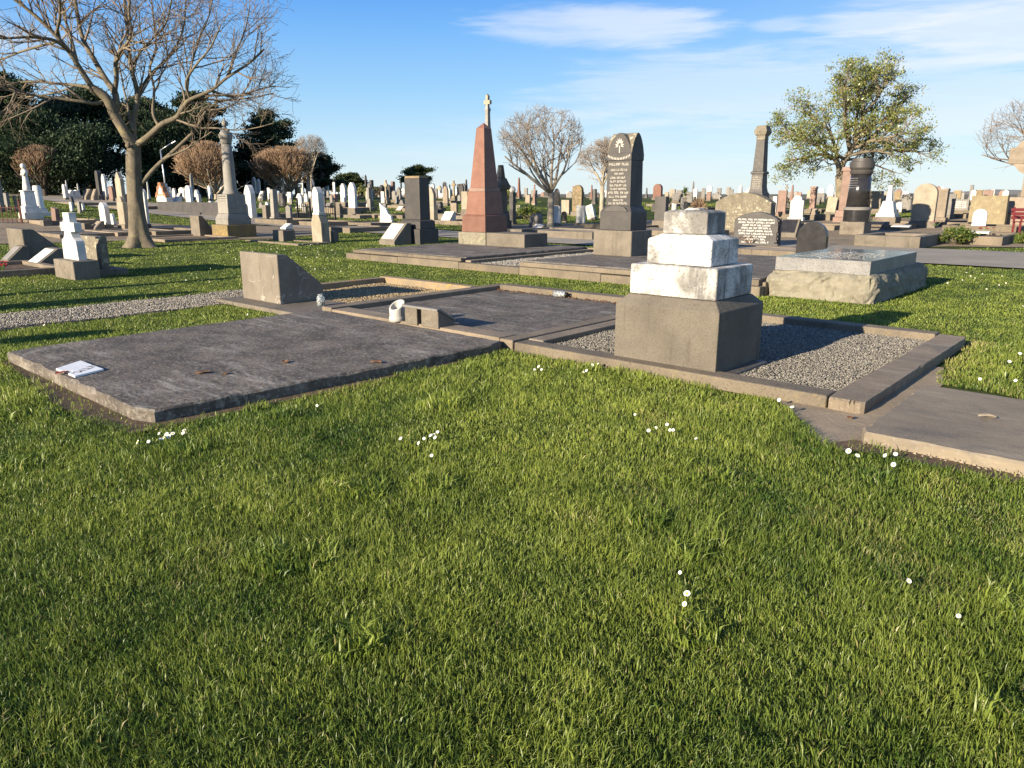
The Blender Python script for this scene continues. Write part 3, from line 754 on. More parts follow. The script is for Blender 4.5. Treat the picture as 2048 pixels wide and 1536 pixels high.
# ------------------------------------------------------------------ cracked concrete desk marker
A_, B_ = -5.16, .03
Hd = zat(502, *W(A_, B_).xy)
t = thing('desk_marker', 'plain concrete desk marker with pale cracks, its slope facing away', 'grave marker', W(A_, B_, .055), YAW, 'desk markers')
Hd -= .055
mb = MB(); wd_ = .97
mb.prismx([(0, 0), (.70, 0), (.70, .20), (.14, Hd * .985), (0, Hd)], 0, wd_)
mb.build('block', M['crackconcrete'], t, .012)
mb = MB(); nrm = Vector((0, Hd * .985 - .20, .56)).normalized()
s0 = Vector((0, .66, .20 + .04 * (Hd - .2) / .56)); s1 = Vector((0, .20, .20 + .50 * (Hd * .985 - .2) / .56))
def slab_on(x0, x1, p, q, th):
    m_ = MB(); vs = []
    for x in (x0, x1):
        for r_ in (p, q): vs += [(x, r_.y, r_.z), (x, r_.y + nrm.y * th, r_.z + nrm.z * th)]
    m_.add(vs, [(0, 1, 3, 2), (4, 6, 7, 5), (1, 5, 7, 3), (0, 2, 6, 4), (0, 4, 5, 1), (2, 3, 7, 6)]); return m_
slab_on(.06, wd_ - .06, s0, s1, .022).build('tablet', M['bluestone'], t, .004)

# glass jar at its foot
p = at(642, 611, .058)
t = thing('glass_jar', 'clear glass jar standing by the concrete desk marker', 'jar', (p[0], p[1], .056))
gl, gnt_, go_ = newmat('jar_glass')
gbs = nd(gnt_, 'ShaderNodeBsdfPrincipled', {'Base Color': (.9, .95, .95, 1), 'Roughness': .06, 'Transmission Weight': .85, 'IOR': 1.45, 'Specular IOR Level': .6}); gnt_.links.new(gbs.outputs[0], go_.inputs[0])
hz = .155
MB().lathe([(.004, 0), (.048, .002), (.052, .02), (.052, hz * .72), (.036, hz * .86), (.036, hz), (.031, hz), (.031, hz * .87), (.046, hz * .70), (.046, .016), (.004, .012)], 20).build('glass', gl, t, smooth=True)
MB().lathe([(.01, .018), (.044, .018), (.044, .045), (.01, .045)], 14).build('residue', M['ochre'], t, smooth=True)
# bottle lying against the far kerb
a_, b_ = loc(*at(1090, 596, .10))
t = thing('glass_bottle', 'small glass jar lying on its side against the far kerb of the capped plot', 'jar', W(a_, 2.99, .122), YAW + R(4))
mb = MB().lathe([(.003, 0), (.042, .003), (.046, .02), (.046, .15), (.030, .18), (.030, .20), (.025, .20), (.025, .182), (.040, .15), (.040, .02), (.003, .014)], 18)
mb.xf(Matrix.Translation((-.1, 0, 0)) @ Matrix.Rotation(PI / 2, 4, 'Y'))
mb.build('glass', gl, t, smooth=True)
mb = MB().lathe([(.003, .195), (.033, .195), (.033, .225), (.003, .225)], 16); mb.xf(Matrix.Translation((-.1, 0, 0)) @ Matrix.Rotation(PI / 2, 4, 'Y'))
mb.build('lid', M['blackiron'], t)

# white slant-cut vase and the twin wedge plaque on the front kerb
p = at(781, 645, .118)
t = thing('grave_vase', 'white round vase with slanted open mouth on the front kerb', 'vase', W(-1.74, .02, .105), YAW)
n = 28; vs = []; fs = []
r_o, r_i, hh = .088, .068, .185
for (r_, zf) in ((r_o * .97, 'b'), (r_o, 't'), (r_i, 't'), (r_i * .9, 'i')):
    for k in range(n):
        q_ = 2 * PI * k / n; x, y = r_ * math.cos(q_), r_ * math.sin(q_)
        z = 0 if zf == 'b' else (.03 if zf == 'i' else hh + (y - .15 * x) * .62)
        vs.append((x, y, z))
for L in range(3):
    for k in range(n): fs.append((L * n + k, L * n + (k + 1) % n, (L + 1) * n + (k + 1) % n, (L + 1) * n + k))
fs.append(tuple(range(n - 1, -1, -1))); fs.append(tuple(range(3 * n, 4 * n)))
mb = MB(); mb.add(vs, fs); mb.build('vase', M['pot'], t, .006)
MB().lathe([(r_o * 1.0, .006), (r_o * 1.05, .012), (r_o * 1.05, .05), (r_o * 1.0, .056)], 28).build('foot_band', M['pot'], t, smooth=True)

t = thing('wedge_plaque', 'small double wedge plaque with pale sloping top beside the white vase', 'plaque', W(-1.62, -.02, .104), YAW)
for x0 in (.06, .33):
    MB().prismx([(0, 0), (.24, 0), (.24, .06), (.02, .185), (0, .185)], x0, x0 + (.20 if x0 < .1 else .27)).build('support', M['concrete'], t, .006)
MB().prismx([(-.012, .186), (.03, .186), (.262, .055), (.262, .08), (.035, .212), (-.012, .212)], .02, .60).build('plaque', M['grey'], t, .004)

# ------------------------------------------------------------------ white stepped pedestal
ca, cb = 1.60, .57
t = thing('stepped_pedestal', 'white marble stepped pedestal with dark stains on a grey pitted concrete plinth', 'pedestal', W(ca, cb, .045), YAW)
def stack(secs):
    """square-plan courses: (width, depth, height) from the bottom up, one closed skin"""
    m = MB(); vs = []
    for w_, d_, z in secs: vs += [(-w_ / 2, -d_ / 2, z), (w_ / 2, -d_ / 2, z), (w_ / 2, d_ / 2, z), (-w_ / 2, d_ / 2, z)]
    n = len(secs); f = [(3, 2, 1, 0), tuple(range(4 * n - 4, 4 * n))]
    for L in range(0, 4 * n - 4, 4):
        for k in range(4): f.append((L + k, L + (k + 1) % 4, L + 4 + (k + 1) % 4, L + 4 + k))
    m.add(vs, f); return m
stack([(.985, .85, 0), (.985, .85, .530), (.83, .69, .610)]).build('plinth', M['pitted'], t, .008)
MB().box(.40, .60, -.36, .36, -.02, .03).build('footing', M['bluestone'], t, .01)
stack([(.82, .675, .612), (.82, .675, .870)]).build('step', M['weathered'], t, .012)
stack([(.605, .505, .874), (.605, .505, 1.086), (.43, .355, 1.126)]).build('step', M['weathered'], t, .012)
stack([(.412, .338, 1.128), (.412, .338, 1.305), (.34, .27, 1.322)]).build('step', M['weathered'], t, .010)
stack([(.16, .12, 1.323), (.10, .07, 1.340)]).build('mortar_bed', M['weathered'], t, .006)
fs = [(3, 2, 1, 0), (8, 9, 10, 11)] + [(L + k, L + (k + 1) % 4, L + 4 + (k + 1) % 4, L + 4 + k) for L in (0, 4) for k in range(4)]

# ------------------------------------------------------------------ low slab on the right
t = thing('grave_slab', 'plain grey-brown concrete slab running out of the right frame edge', 'grave slab', W(3.45, -.64, 0), YAW)
rough_slab(2.2, 1.53, -.05, .085, seed=15, r=.03).build('slab', M['greyslab'], t)
rd = random.Random(8); mb = MB()
for k in range(170):
    a = 3.46 + rd.random() * 1.8; b = -.655 - abs(rd.gauss(0, .018)); s = rd.uniform(.004, .014)
    p = W(a, b, .006 + rd.random() * .025); g = rd.random() * 6
    mb.add([(p.x + s * math.cos(g), p.y + s * math.sin(g), p.z - s * .2), (p.x + s * math.cos(g + 2.1), p.y + s * math.sin(g + 2.1), p.z), (p.x + s * math.cos(g + 4.2), p.y + s * math.sin(g + 4.2), p.z), (p.x, p.y, p.z + s * .7)], [(0, 1, 3), (1, 2, 3), (2, 0, 3), (0, 2, 1)])
tag(mb.build('rubble', M['paleleaf']), 'pale crumbled mortar along the front edge of the plain slab', 'rubble', kind='stuff')

# ------------------------------------------------------------------ back row: the long raised plots
t = thing('raised_plot', 'long raised plot with a stepped kerb, dark caps and a gravel bay', 'raised plot', W(-10.15, 5.45, 0), YAW)
L = 10.3; x = 0
cuts = [0, 1.9, 3.85, 5.5, 7.4, 8.9, 10.3]
for i, (x0, x1) in enumerate(zip(cuts, cuts[1:])):
    MB().box(x0 + .004, x1 - .004, 0, .18, -.05, .135 + (.012 if i % 2 else 0)).build('kerb', M['kerb'], t, .012)
for (x0, x1, h) in ((.18, 3.85, .215), (5.45, 8.9, .235), (8.91, 10.24, .245)):
    MB().box(x0, x1, .07, .20, .15, h).build('upper_kerb', M['kerb'], t, .012)
for (x0, x1, h, sd_) in ((.22, 3.84, .225, 31), (5.46, 10.2, .250, 32)):
    rough_slab(x1 - x0, 4.3, .0, h, seed=sd_, r=.02).xf(Matrix.Translation((x0, .204, 0))).build('slab', M['darkslab'], t)
MB().box(3.86, 4.02, .19, 4.5, -.05, .17).build('kerb', M['kerbgrey'], t, .01)
MB().box(.02, 10.22, 4.52, 4.70, -.05, .20).build('kerb', M['kerbgrey'], t, .01)
MB().box(10.2, 10.3, .19, 4.50, -.05, .20).build('kerb', M['kerbgrey'], t, .01)

# ------------------------------------------------------------------ pink obelisk
def px_size(px, X, Y, z=0.5): return px / F * (Y * CP - (z - EYE) * SP)
oa, ob = -9.55, 8.62
pb = W(oa, ob)
t = thing('obelisk', 'tall pink granite obelisk on a rough-faced base beside the raised slabs', 'obelisk', W(oa, ob, .20), YAW)
mb = MB(); rr = random.Random(2)
mb.cbox(1.0, 1.0, 0, .34, cx=.5, cy=.5); mb.build('base', M['rough'], t, .03, seg=3)
mb = MB().cbox(.86, .86, .342, .74, .02, cx=.5, cy=.5); mb.frus(.09, .91, .09, .91, .74, .775, .03); mb.build('plinth', M['pink'], t, .006)
mb = MB().cbox(.70, .70, .777, 1.36, .045, cx=.5, cy=.5); mb.build('die', M['pink'], t, .006)
MB().cbox(.575, .575, 1.362, 1.45, .01, cx=.5, cy=.5).build('collar', M['palepink'], t, .006)
mb = MB(); vs = []
for z, w_ in ((1.452, .52), (2.92, .27), (3.06, .006)):
    vs += [(.5 - w_ / 2, .5 - w_ / 2, z), (.5 + w_ / 2, .5 - w_ / 2, z), (.5 + w_ / 2, .5 + w_ / 2, z), (.5 - w_ / 2, .5 + w_ / 2, z)]
mb.add(vs, fs); mb.build('shaft', M['pink'], t, .005)
lb = MB()
for i in range(5): letters(lb, .28, .72, 1.22 - i * .085, .035, .5 - .35 + .012 + .045 * (1.22 - i * .085 - .777) / .58 - .001, rr)
lb.build('inscription', M['inscrdark'], t)
tag(thing('stone_block', 'low square concrete block against the shaded side of the pink obelisk', 'stone block', W(-8.50, 8.60, .20), YAW), group='low stone blocks')
o = MB().box(0, 1.28, 0, .9, 0, .345).build('block', M['concrete'], bpy.data.objects['stone_block'], .015)

# ------------------------------------------------------------------ tall dark headstone with the groined top
ha, hb = -4.60, 7.80
t = thing('tall_headstone', 'tall dark headstone with palm emblem, long inscription and arched cross-vaulted top', 'headstone', W(ha, hb, .235), YAW)
MB().box(0, .95, 0, .80, 0, .53).build('base', M['concrete'], t, .02)
mb = MB(); vs = []
for z, i_ in ((.532, .09), (.90, .09), (1.03, .17)):
    vs += [(i_, i_, z), (.95 - i_, i_, z), (.95 - i_, .80 - i_, z), (i_, .80 - i_, z)]
mb.add(vs, fs); mb.build('plinth', M['charcoal'], t, .01)
mb = MB().prism([(.20, .905), (.76, .905), (.76, .94), (.69, 1.0), (.48, 1.05), (.27, 1.0), (.20, .94)], .078, .12); mb.build('name_panel', M['charcoal'], t, .008)
sw, sdp, zs0, zs1, ztop = .60, .46, 1.032, 2.06, 2.47
cx, cy = .475, .40
mb = MB()
mb.frus(cx - sw / 2, cx + sw / 2, cy - sdp / 2, cy + sdp / 2, zs0, zs1, .018, .012)
n = 22; tw, td = sw - .01, sdp + .0
def archz(u): 
    u = min(1, abs(u)); return (ztop - zs1) * (1 - u ** 1.7) ** .75
vs = []; fs_ = []
for i in range(n + 1):
    for j in range(n + 1):
        u, v_ = i / n * 2 - 1, j / n * 2 - 1
        vs.append((cx + u * tw / 2, cy + v_ * td / 2, zs1 + max(archz(u), archz(v_)) + .001))
for i in range(n):
    for j in range(n): fs_.append((i * (n + 1) + j, (i + 1) * (n + 1) + j, (i + 1) * (n + 1) + j + 1, i * (n + 1) + j + 1))
b_ = len(vs)
ring = [(i, 0) for i in range(n + 1)] + [(n, j) for j in range(1, n + 1)] + [(i, n) for i in range(n - 1, -1, -1)] + [(0, j) for j in range(n - 1, 0, -1)]
for i, j in ring: vs.append((cx + (i / n * 2 - 1) * tw / 2, cy + (j / n * 2 - 1) * td / 2, zs1 - .02))
k_ = len(ring)
for q_ in range(k_):
    i, j = ring[q_]; i2, j2 = ring[(q_ + 1) % k_]
    fs_.append((b_ + q_, b_ + (q_ + 1) % k_, i2 * (n + 1) + j2, i * (n + 1) + j))
nr_ = n * n
mb.add(vs, fs_[nr_:]); mb.build('shaft', M['charcoal'], t)
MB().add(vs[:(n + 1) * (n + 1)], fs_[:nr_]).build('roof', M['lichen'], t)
MB().box(cx - sw / 2 + .003, cx + sw / 2 - .003, cy - sdp / 2 - .012, cy + sdp / 2 + .012, zs1 - .13, zs1 + .02).build('band', M['charcoal'], t, .012)
yf = cy - sdp / 2
lb = MB(); rr = random.Random(6)
rows_ = [(q_[0] * .88 + .03,) + q_[1:] for q_ in [(1.98, .50, .050), (1.86, .40, .042), (1.775, .22, .036), (1.68, .42, .042), (1.595, .42, .042), (1.51, .43, .042), (1.43, .40, .040), (1.335, .50, .052), (1.25, .46, .042), (1.175, .24, .036), (1.10, .46, .042)]]
for z, w_, h_ in rows_:
    letters(lb, cx - w_ / 2, cx + w_ / 2, z + .06, h_, yf + .012 * (z + .06 - zs0) / (zs1 - zs0) - .001, rr)
for k in range(15):
    t_ = (k - 7) / 7; xx = cx + t_ * .26; zz = zs1 - .06 - .06 * (1 - t_ * t_)
    lb.box(xx - .011, xx + .006, yf - .016, yf - .011, zz, zz + .045)
lb.build('inscription', M['inscrgold'], t)
# palm-tree shaped medallion
eb = MB(); ec = (cx, zs1 + .17)
for k in range(9):
    q_ = R(-110 + k * 27.5)
    tip = (ec[0] + math.sin(q_) * .115, ec[1] + math.cos(q_) * (.15 if abs(q_) < 1 else .115))
    c0 = Vector((ec[0], ec[1])); c1 = Vector(tip); d_ = (c1 - c0).normalized(); p_ = Vector((-d_.y, d_.x)) * .016
    m0 = c0 + (c1 - c0) * .55
    eb.prism([tuple(c0 + (c1 - c0) * .22), tuple(m0 - p_), tuple(c1), tuple(m0 + p_)], yf - .006, yf + .01)
eb.box(ec[0] - .010, ec[0] + .010, yf - .006, yf + .01, ec[1] - .17, ec[1] - .01)
eb.box(ec[0] - .035, ec[0] + .035, yf - .006, yf + .01, ec[1] - .19, ec[1] - .165)
eb.build('emblem', M['inscrgold'], t)

# ------------------------------------------------------------------ granite ledger on a rough stone base
t = thing('ledger_tomb', 'speckled grey granite ledger on a rough hewn stone base', 'tomb', W(.10, 5.70, 0), YAW)
w_, d_ = 1.58, 3.0
mb = MB(); nx, ny, nz = 26, 44, 9; rr = np.random.default_rng(9)
def rk(u, v, w):
    # rounded box point, roughened
    return u, v, w
import itertools
grid = {}
def vid(p):
    k = tuple(round(c, 5) for c in p)
    if k not in grid: grid[k] = len(grid)
    return grid[k]
faces = []
def facegrid(f, na, nb):
    for i in range(na):
        for j in range(nb):
            faces.append([vid(f(i / na, j / nb)), vid(f((i + 1) / na, j / nb)), vid(f((i + 1) / na, (j + 1) / nb)), vid(f(i / na, (j + 1) / nb))])
facegrid(lambda s, u: (s, 0, u), nx, nz); facegrid(lambda s, u: (1 - s, 1, u), nx, nz)
facegrid(lambda s, u: (1, s, u), ny, nz); facegrid(lambda s, u: (0, 1 - s, u), ny, nz)
facegrid(lambda s, u: (s, u, 1), nx, ny)
P = np.array(list(grid.keys())); H_ = .40
Q = P * np.array([w_, d_, H_ + .08]) + np.array([0, 0, -.08])
cen_ = np.array([w_ / 2, d_ / 2, 0])
# round the upper arrises
ex = np.minimum(P[:, 0], 1 - P[:, 0]) * w_; ey = np.minimum(P[:, 1], 1 - P[:, 1]) * d_; ez = (1 - P[:, 2]) * H_
for e_, ax in ((ex, 0), (ey, 1)):
    k_ = np.exp(-ez / .07) * np.exp(-e_ / .05) * .05
    Q[:, ax] += np.sign(.5 - P[:, ax]) * k_; Q[:, 2] -= k_ * .8
k_ = np.exp(-ex / .06) * np.exp(-ey / .06) * .05
Q[:, 0] += np.sign(.5 - P[:, 0]) * k_; Q[:, 1] += np.sign(.5 - P[:, 1]) * k_
nse = (vnoise(P[:, 0] * 9 + P[:, 1] * 17, P[:, 2] * 3 + P[:, 1] * 4 + P[:, 0], 71) - .5) * .055 + (vnoise(P[:, 0] * 24 + P[:, 1] * 43, P[:, 2] * 8 + P[:, 1] * 9, 72) - .5) * .05
out_ = np.zeros_like(Q)
out_[:, 0] = np.where(P[:, 0] < 1e-4, -1, np.where(P[:, 0] > 1 - 1e-4, 1, 0)); out_[:, 1] = np.where(P[:, 1] < 1e-4, -1, np.where(P[:, 1] > 1 - 1e-4, 1, 0)); out_[:, 2] = np.where(P[:, 2] > 1 - 1e-4, .45, 0)
Q += out_ * nse[:, None]
mb.add([tuple(v) for v in Q], [tuple(f_) for f_ in faces]); mb.build('base', M['rough'], t, smooth=False)
mb = MB().box(.10, 1.46, .12, 2.52, .385, .58); mb.build('ledger', M['ledger'], t, .006)
MB().box(.103, 1.457, .123, 2.517, .5805, .586).build('polished_top', M['polished'], t, .002)
lb = MB(); rr = random.Random(12)
for i in range(7):
    letters(lb, .22, 1.32, 0, .06, 0, rr) if False else None
MB().box(.70, .715, .25, 1.9, .586, .589).build('centre_line', M['inscr'], t)
lt = MB()
for i in range(6):
    m_ = letters(MB(), -.52 + .06 * (i % 3), .52 - .07 * (i % 2), 0, .055, 0, rr)
    lt.add([(.78 + x, .45 + i * .22 + z * 1.0, .5866 - y * .4) for x, y, z in m_.v], m_.f)
lt.build('inscription', M['inscrgold'], t)
lt = MB()
for i, w__ in ((0, .9), (1, .45)):
    m_ = letters(MB(), .78 - w__ / 2, .78 + w__ / 2, .49 - i * .065, .045, .12, rr); lt.join(m_, 0)
pass
# ------------------------------------------------------------------ the kinds of monument
def outline(kind, w, h):
    q = w / 2
    def arc(f, n=9): return [f(i / n) for i in range(n + 1)]
    if kind == 'gothic':
        r_ = arc(lambda s: (q * (1 - s), h - w * .62 + w * .62 * (1 - (1 - s) ** 1.9)))
    elif kind == 'round':
        r_ = arc(lambda s: (q * math.cos(s * PI / 2), h - q * .96 + q * .96 * math.sin(s * PI / 2)))
    elif kind == 'segment':
        r_ = arc(lambda s: (q * (1 - s), h - w * .16 * s ** 0 * (1 - s) ** 2))
        r_ = arc(lambda s: (q * (1 - s), h - w * .17 * (1 - s) ** 2))
    elif kind == 'shoulder':
        k = q * .72
        r_ = [(q, h - k * 1.25), (q * .98, h - k * 1.05), (k, h - k * 1.0)] + arc(lambda s: (k * math.cos(s * PI / 2), h - k + k * math.sin(s * PI / 2)))
    elif kind == 'peak':
        r_ = [(q, h - w * .28), (0, h)]
    elif kind == 'ogee':
        r_ = arc(lambda s: (q * (1 - s), h - w * .55 + w * .55 * (s - math.sin(2 * PI * s) * .10)))
    elif kind == 'taper':
        r_ = [(q * .74, h * .93), (q * .6, h), ]
        r_ = r_ + [(0, h)]
    else:
        r_ = [(q, h), (0, h)]
    right = [(q, 0)] + r_
    left = [(-x, z) for x, z in reversed(right)]
    if abs(left[0][0]) < 1e-6: left = left[1:]
    return [(x, z) for x, z in right] + left

def cross_outline(w, h, t=.30):
    q = w / 2; a = w * t / 2; zc = h * .72
    return [(a, 0), (a * .92, zc - a), (q, zc - a), (q, zc + a), (a * .92, zc + a), (a * .85, h), (-a * .85, h), (-a * .92, zc + a), (-q, zc + a), (-q, zc - a), (-a * .92, zc - a), (-a, 0)]

def ring_mb(r0, r1, y0, y1, cz, n=20):
    m = MB(); vs = []
    for y in (y0, y1):
        for r in (r0, r1):
            for k in range(n): vs.append((r * math.cos(2 * PI * k / n), y, cz + r * math.sin(2 * PI * k / n)))
    f = []
    for k in range(n):
        j = (k + 1) % n
        f += [(k, j, n + j, n + k), (2 * n + k, 3 * n + k, 3 * n + j, 2 * n + j), (n + k, n + j, 3 * n + j, 3 * n + k), (k, 2 * n + k, 2 * n + j, j)]
    m.add(vs, f); return m

def kinds(kind, w, d, h, o, rr):
    """list of (part name, mesh, which) ; which 0 = stone, 1 = base, 2 = lettering.  Front is -y."""
    P_ = []
    base = o.get('base', .16); bh = h * base
    if kind in ('gothic', 'round', 'segment', 'shoulder', 'peak', 'ogee', 'rect', 'taper'):
        sw, sd_ = w * (.84 if base else 1), d * (.62 if base else 1)
        if base: P_.append(('base', MB().cbox(w, d, 0, bh, w * .01), 1))
        P_.append(('tablet', MB().prism(outline(kind, sw, h - bh), -sd_ / 2, sd_ / 2).xf(Matrix.Translation((0, 0, bh + .003))), 0))
        if o.get('text'):
            lb = MB(); n = o['text']; z0 = bh + (h - bh) * (.12 if kind == 'segment' else .22); z1 = bh + (h - bh) * (.78 if kind not in ('rect', 'segment') else (.92 if kind == 'rect' else .84))
            for i in range(n):
                z = z1 - (z1 - z0) * (i + 1) / n; lh = (z1 - z0) / n * (.60 if kind == 'segment' else .62); ww = sw * rr.uniform(.5, .86)
                letters(lb, -ww / 2, ww / 2, z, lh, -sd_ / 2, rr)
            P_.append(('inscription', lb, 2))
    elif kind == 'book':
        P_.append(('base', MB().cbox(w, d, 0, h * .45), 1))
        P_.append(('tablet', MB().prismx([(-d * .45, h * .455), (d * .45, h * .455), (d * .45, h), (d * .25, h), (-d * .45, h * .6)], -w * .45, w * .45), 0))
    elif kind == 'desk':
        P_.append(('block', MB().prismx([(-d / 2, 0), (d / 2, 0), (d / 2, h), (d * .26, h), (-d / 2, h * .22)], -w / 2, w / 2), 1))
        a = Vector((0, -d / 2, h * .22)); b = Vector((0, d * .26, h)); n_ = Vector((0, -(b.z - a.z), b.y - a.y)).normalized()
        p = a + (b - a) * .10 + n_ * .002; q = a + (b - a) * .93 + n_ * .002; m = MB(); vs = []
        for x in (-w * .40, w * .40):
            for c in (p, q): vs += [tuple(Vector((x, c.y, c.z))), (x, c.y + n_.y * h * .035, c.z + n_.z * h * .035)]
        m.add(vs, [(0, 1, 3, 2), (4, 6, 7, 5), (1, 5, 7, 3), (0, 2, 6, 4), (0, 4, 5, 1), (2, 3, 7, 6)])
        P_.append(('tablet', m, 0))
    elif kind == 'reardesk':
        P_.append(('block', MB().prismx([(-d / 2, 0), (d / 2, 0), (d / 2, h * .2), (-d * .28, h), (-d / 2, h)], -w / 2, w / 2), 1))
        a = Vector((0, d / 2, h * .2)); b = Vector((0, -d * .28, h)); n_ = Vector((0, (b.z - a.z), d * .78)).normalized()
        p = a + (b - a) * .06 + n_ * .002; q = a + (b - a) * .95 + n_ * .002; m = MB(); vs = []
        for x in (-w * .44, w * .44):
            for c in (p, q): vs += [(x, c.y, c.z), (x, c.y + n_.y * h * .04, c.z + n_.z * h * .04)]
        m.add(vs, [(0, 2, 3, 1), (4, 5, 7, 6), (1, 3, 7, 5), (0, 4, 6, 2), (0, 1, 5, 4), (2, 6, 7, 3)])
        P_.append(('tablet', m, 0))
    elif kind == 'pillar':
        b2 = o.get('tiers', 2)
        z = 0
        if b2 >= 2: P_.append(('base', MB().cbox(w, d, 0, h * .11), 1)); z = h * .112
        if b2 >= 1: P_.append(('plinth', MB().cbox(w * .86, d * .86, z, z + h * .12, w * .02), 0 if not o.get('pl') else 1)); z += h * .121
        P_.append(('shaft', MB().cbox(w * .62, d * .62, z + .002, h * .985, w * o.get('tp', .012)), 0))
        if o.get('cap'): P_.append(('cap', MB().cbox(w * .70, d * .70, h * .93, h, w * .03), 0))
        else: P_.append(('cap', MB().cbox(w * .60, d * .60, h * .986, h, w * .05), 1))
    elif kind == 'obelisk':
        z1, z2, z3 = h * .10, h * .22, h * .36
        P_.append(('base', MB().cbox(w, d, 0, z1), 1))
        P_.append(('plinth', MB().cbox(w * .8, d * .8, z1 + .002, z2, w * .02), 0))
        P_.append(('die', MB().cbox(w * .66, d * .66, z2 + .002, z3, w * .03), 0))
        k = w * .48; m = MB(); vs = []
        for z, q in ((z3 + .002, k), (h * .93, k * .62), (h, k * .03)):
            vs += [(-q / 2, -q / 2, z), (q / 2, -q / 2, z), (q / 2, q / 2, z), (-q / 2, q / 2, z)]
        m.add(vs, [(3, 2, 1, 0), (8, 9, 10, 11)] + [(L + k_, L + (k_ + 1) % 4, L + 4 + (k_ + 1) % 4, L + 4 + k_) for L in (0, 4) for k_ in range(4)])
        P_.append(('shaft', m, 0))
    elif kind == 'column':
        z1, z2, z3 = h * .13, h * .22, h * .38
        P_.append(('base', MB().cbox(w, d, 0, z1), 1))
        P_.append(('plinth', MB().cbox(w * .80, d * .80, z1 + .002, z2, w * .03), 0))
        P_.append(('die', MB().cbox(w * .62, d * .62, z2 + .002, z3, w * .01), 0))
        r = w * .24
        P_.append(('shaft', MB().lathe([(r * 1.2, z3 + .002), (r * 1.25, z3 + h * .02), (r, z3 + h * .045), (r * .8, h * .84), (r * .95, h * .86), (r * .8, h * .88)], 16), 0))
        P_.append(('urn', MB().lathe([(r * .35, h * .881), (r * .7, h * .92), (r * .75, h * .95), (r * .4, h * .97), (r * .1, h)], 14), 0))
    elif kind == 'brokencolumn':
        z1, z2 = h * .14, h * .26
        P_.append(('base', MB().cbox(w, d, 0, z1), 1))
        P_.append(('plinth', MB().cbox(w * .8, d * .8, z1 + .002, z2, w * .05), 0))
        r = w * .30
        P_.append(('shaft', MB().lathe([(r * 1.15, z2 + .002), (r * 1.1, z2 + h * .03), (r, z2 + h * .05), (r * .86, h * .96), (r * .7, h)], 16), 0))
    elif kind in ('cross', 'celtic'):
        z1, z2 = h * .14, h * .27
        P_.append(('base', MB().cbox(w, d, 0, z1), 1))
        P_.append(('plinth', MB().cbox(w * .72, d * .8, z1 + .002, z2, w * .06), 0))
        cw = w * o.get('arm', .72); m = MB().prism(cross_outline(cw, h - z2, .32), -d * .16, d * .16).xf(Matrix.Translation((0, 0, z2 + .002)))
        P_.append(('cross', m, 0))
        if kind == 'celtic': P_.append(('ring', ring_mb(cw * .26, cw * .40, -d * .12, d * .12, z2 + (h - z2) * .72), 0))
    elif kind == 'statue':
        z1, z2, z3 = h * .12, h * .24, h * .52
        P_.append(('base', MB().cbox(w, d, 0, z1), 1))
        P_.append(('plinth', MB().cbox(w * .82, d * .82, z1 + .002, z2, w * .03), 0))
        P_.append(('pedestal', MB().cbox(w * .62, d * .62, z2 + .002, z3 - h * .02, w * .03).join(MB().cbox(w * .68, d * .68, z3 - h * .02, z3, w * .01), 0), 0))
        r = w * .26; k = h - z3
        m = MB().lathe([(r * 1.0, z3 + .002), (r * .92, z3 + k * .12), (r * .7, z3 + k * .38), (r * .62, z3 + k * .52), (r * .82, z3 + k * .68), (r * .72, z3 + k * .76), (r * .28, z3 + k * .81)], 14, sy=.8)
        m.ball((0, -r * .1, z3 + k * .90), k * .095, 10, 1.15)
        m.tube([(-r * .75, 0, z3 + k * .72), (-r * .8, -r * .4, z3 + k * .55), (-r * .1, -r * .75, z3 + k * .58)], [r * .2, r * .17, r * .12], 6)
        m.tube([(r * .75, 0, z3 + k * .72), (r * .8, -r * .4, z3 + k * .55), (r * .1, -r * .75, z3 + k * .62)], [r * .2, r * .17, r * .12], 6)
        P_.append(('figure', m, 0))
    elif kind == 'urn':
        z1, z2, z3 = h * .14, h * .26, h * .62
        P_.append(('base', MB().cbox(w, d, 0, z1), 1))
        P_.append(('plinth', MB().cbox(w * .85, d * .85, z1 + .002, z2, w * .04), 0))
        P_.append(('pedestal', MB().cbox(w * .62, d * .62, z2 + .002, z3, w * .02), 0))
        if o.get('flat'):
            P_.append(('cornice', MB().cbox(w * .84, d * .84, z3 + .002, z3 + h * .07, -w * .05).join(MB().cbox(w * .84, d * .84, z3 + h * .07, z3 + h * .18, w * .16), 0).join(MB().cbox(w * .42, d * .42, z3 + h * .18, h, w * .08), 0), 0)); return P_
        P_.append(('cornice', MB().cbox(w * .80, d * .80, z3 + .002, z3 + h * .05, -w * .02).join(MB().cbox(w * .7, d * .7, z3 + h * .05, z3 + h * .11, w * .2), 0), 0))
        r = w * .2; zb_ = z3 + h * .112; k = h - zb_
        P_.append(('urn', MB().lathe([(r * .6, zb_), (r * .3, zb_ + k * .2), (r * .9, zb_ + k * .5), (r, zb_ + k * .65), (r * .55, zb_ + k * .8), (r * .5, zb_ + k * .9), (r * .1, h)], 14), 0))
    elif kind == 'block':
        P_.append(('block', MB().cbox(w, d, 0, h, w * .02), 1))
    elif kind == 'cairn':
        m = MB(); n, ml = 14, 7; vs = []
        for i in range(ml + 1):
            z = h * i / ml
            for k in range(n):
                s = (1 - .12 * (i / ml) ** 3) * (1 + rr.uniform(-.09, .09)) * (.78 if i == ml else 1)
                vs.append((w / 2 * s * math.copysign(abs(math.cos(2 * PI * k / n)) ** .6, math.cos(2 * PI * k / n)), d / 2 * s * math.copysign(abs(math.sin(2 * PI * k / n)) ** .6, math.sin(2 * PI * k / n)), z * (1 + (rr.uniform(-.05, .05) if i else 0))))
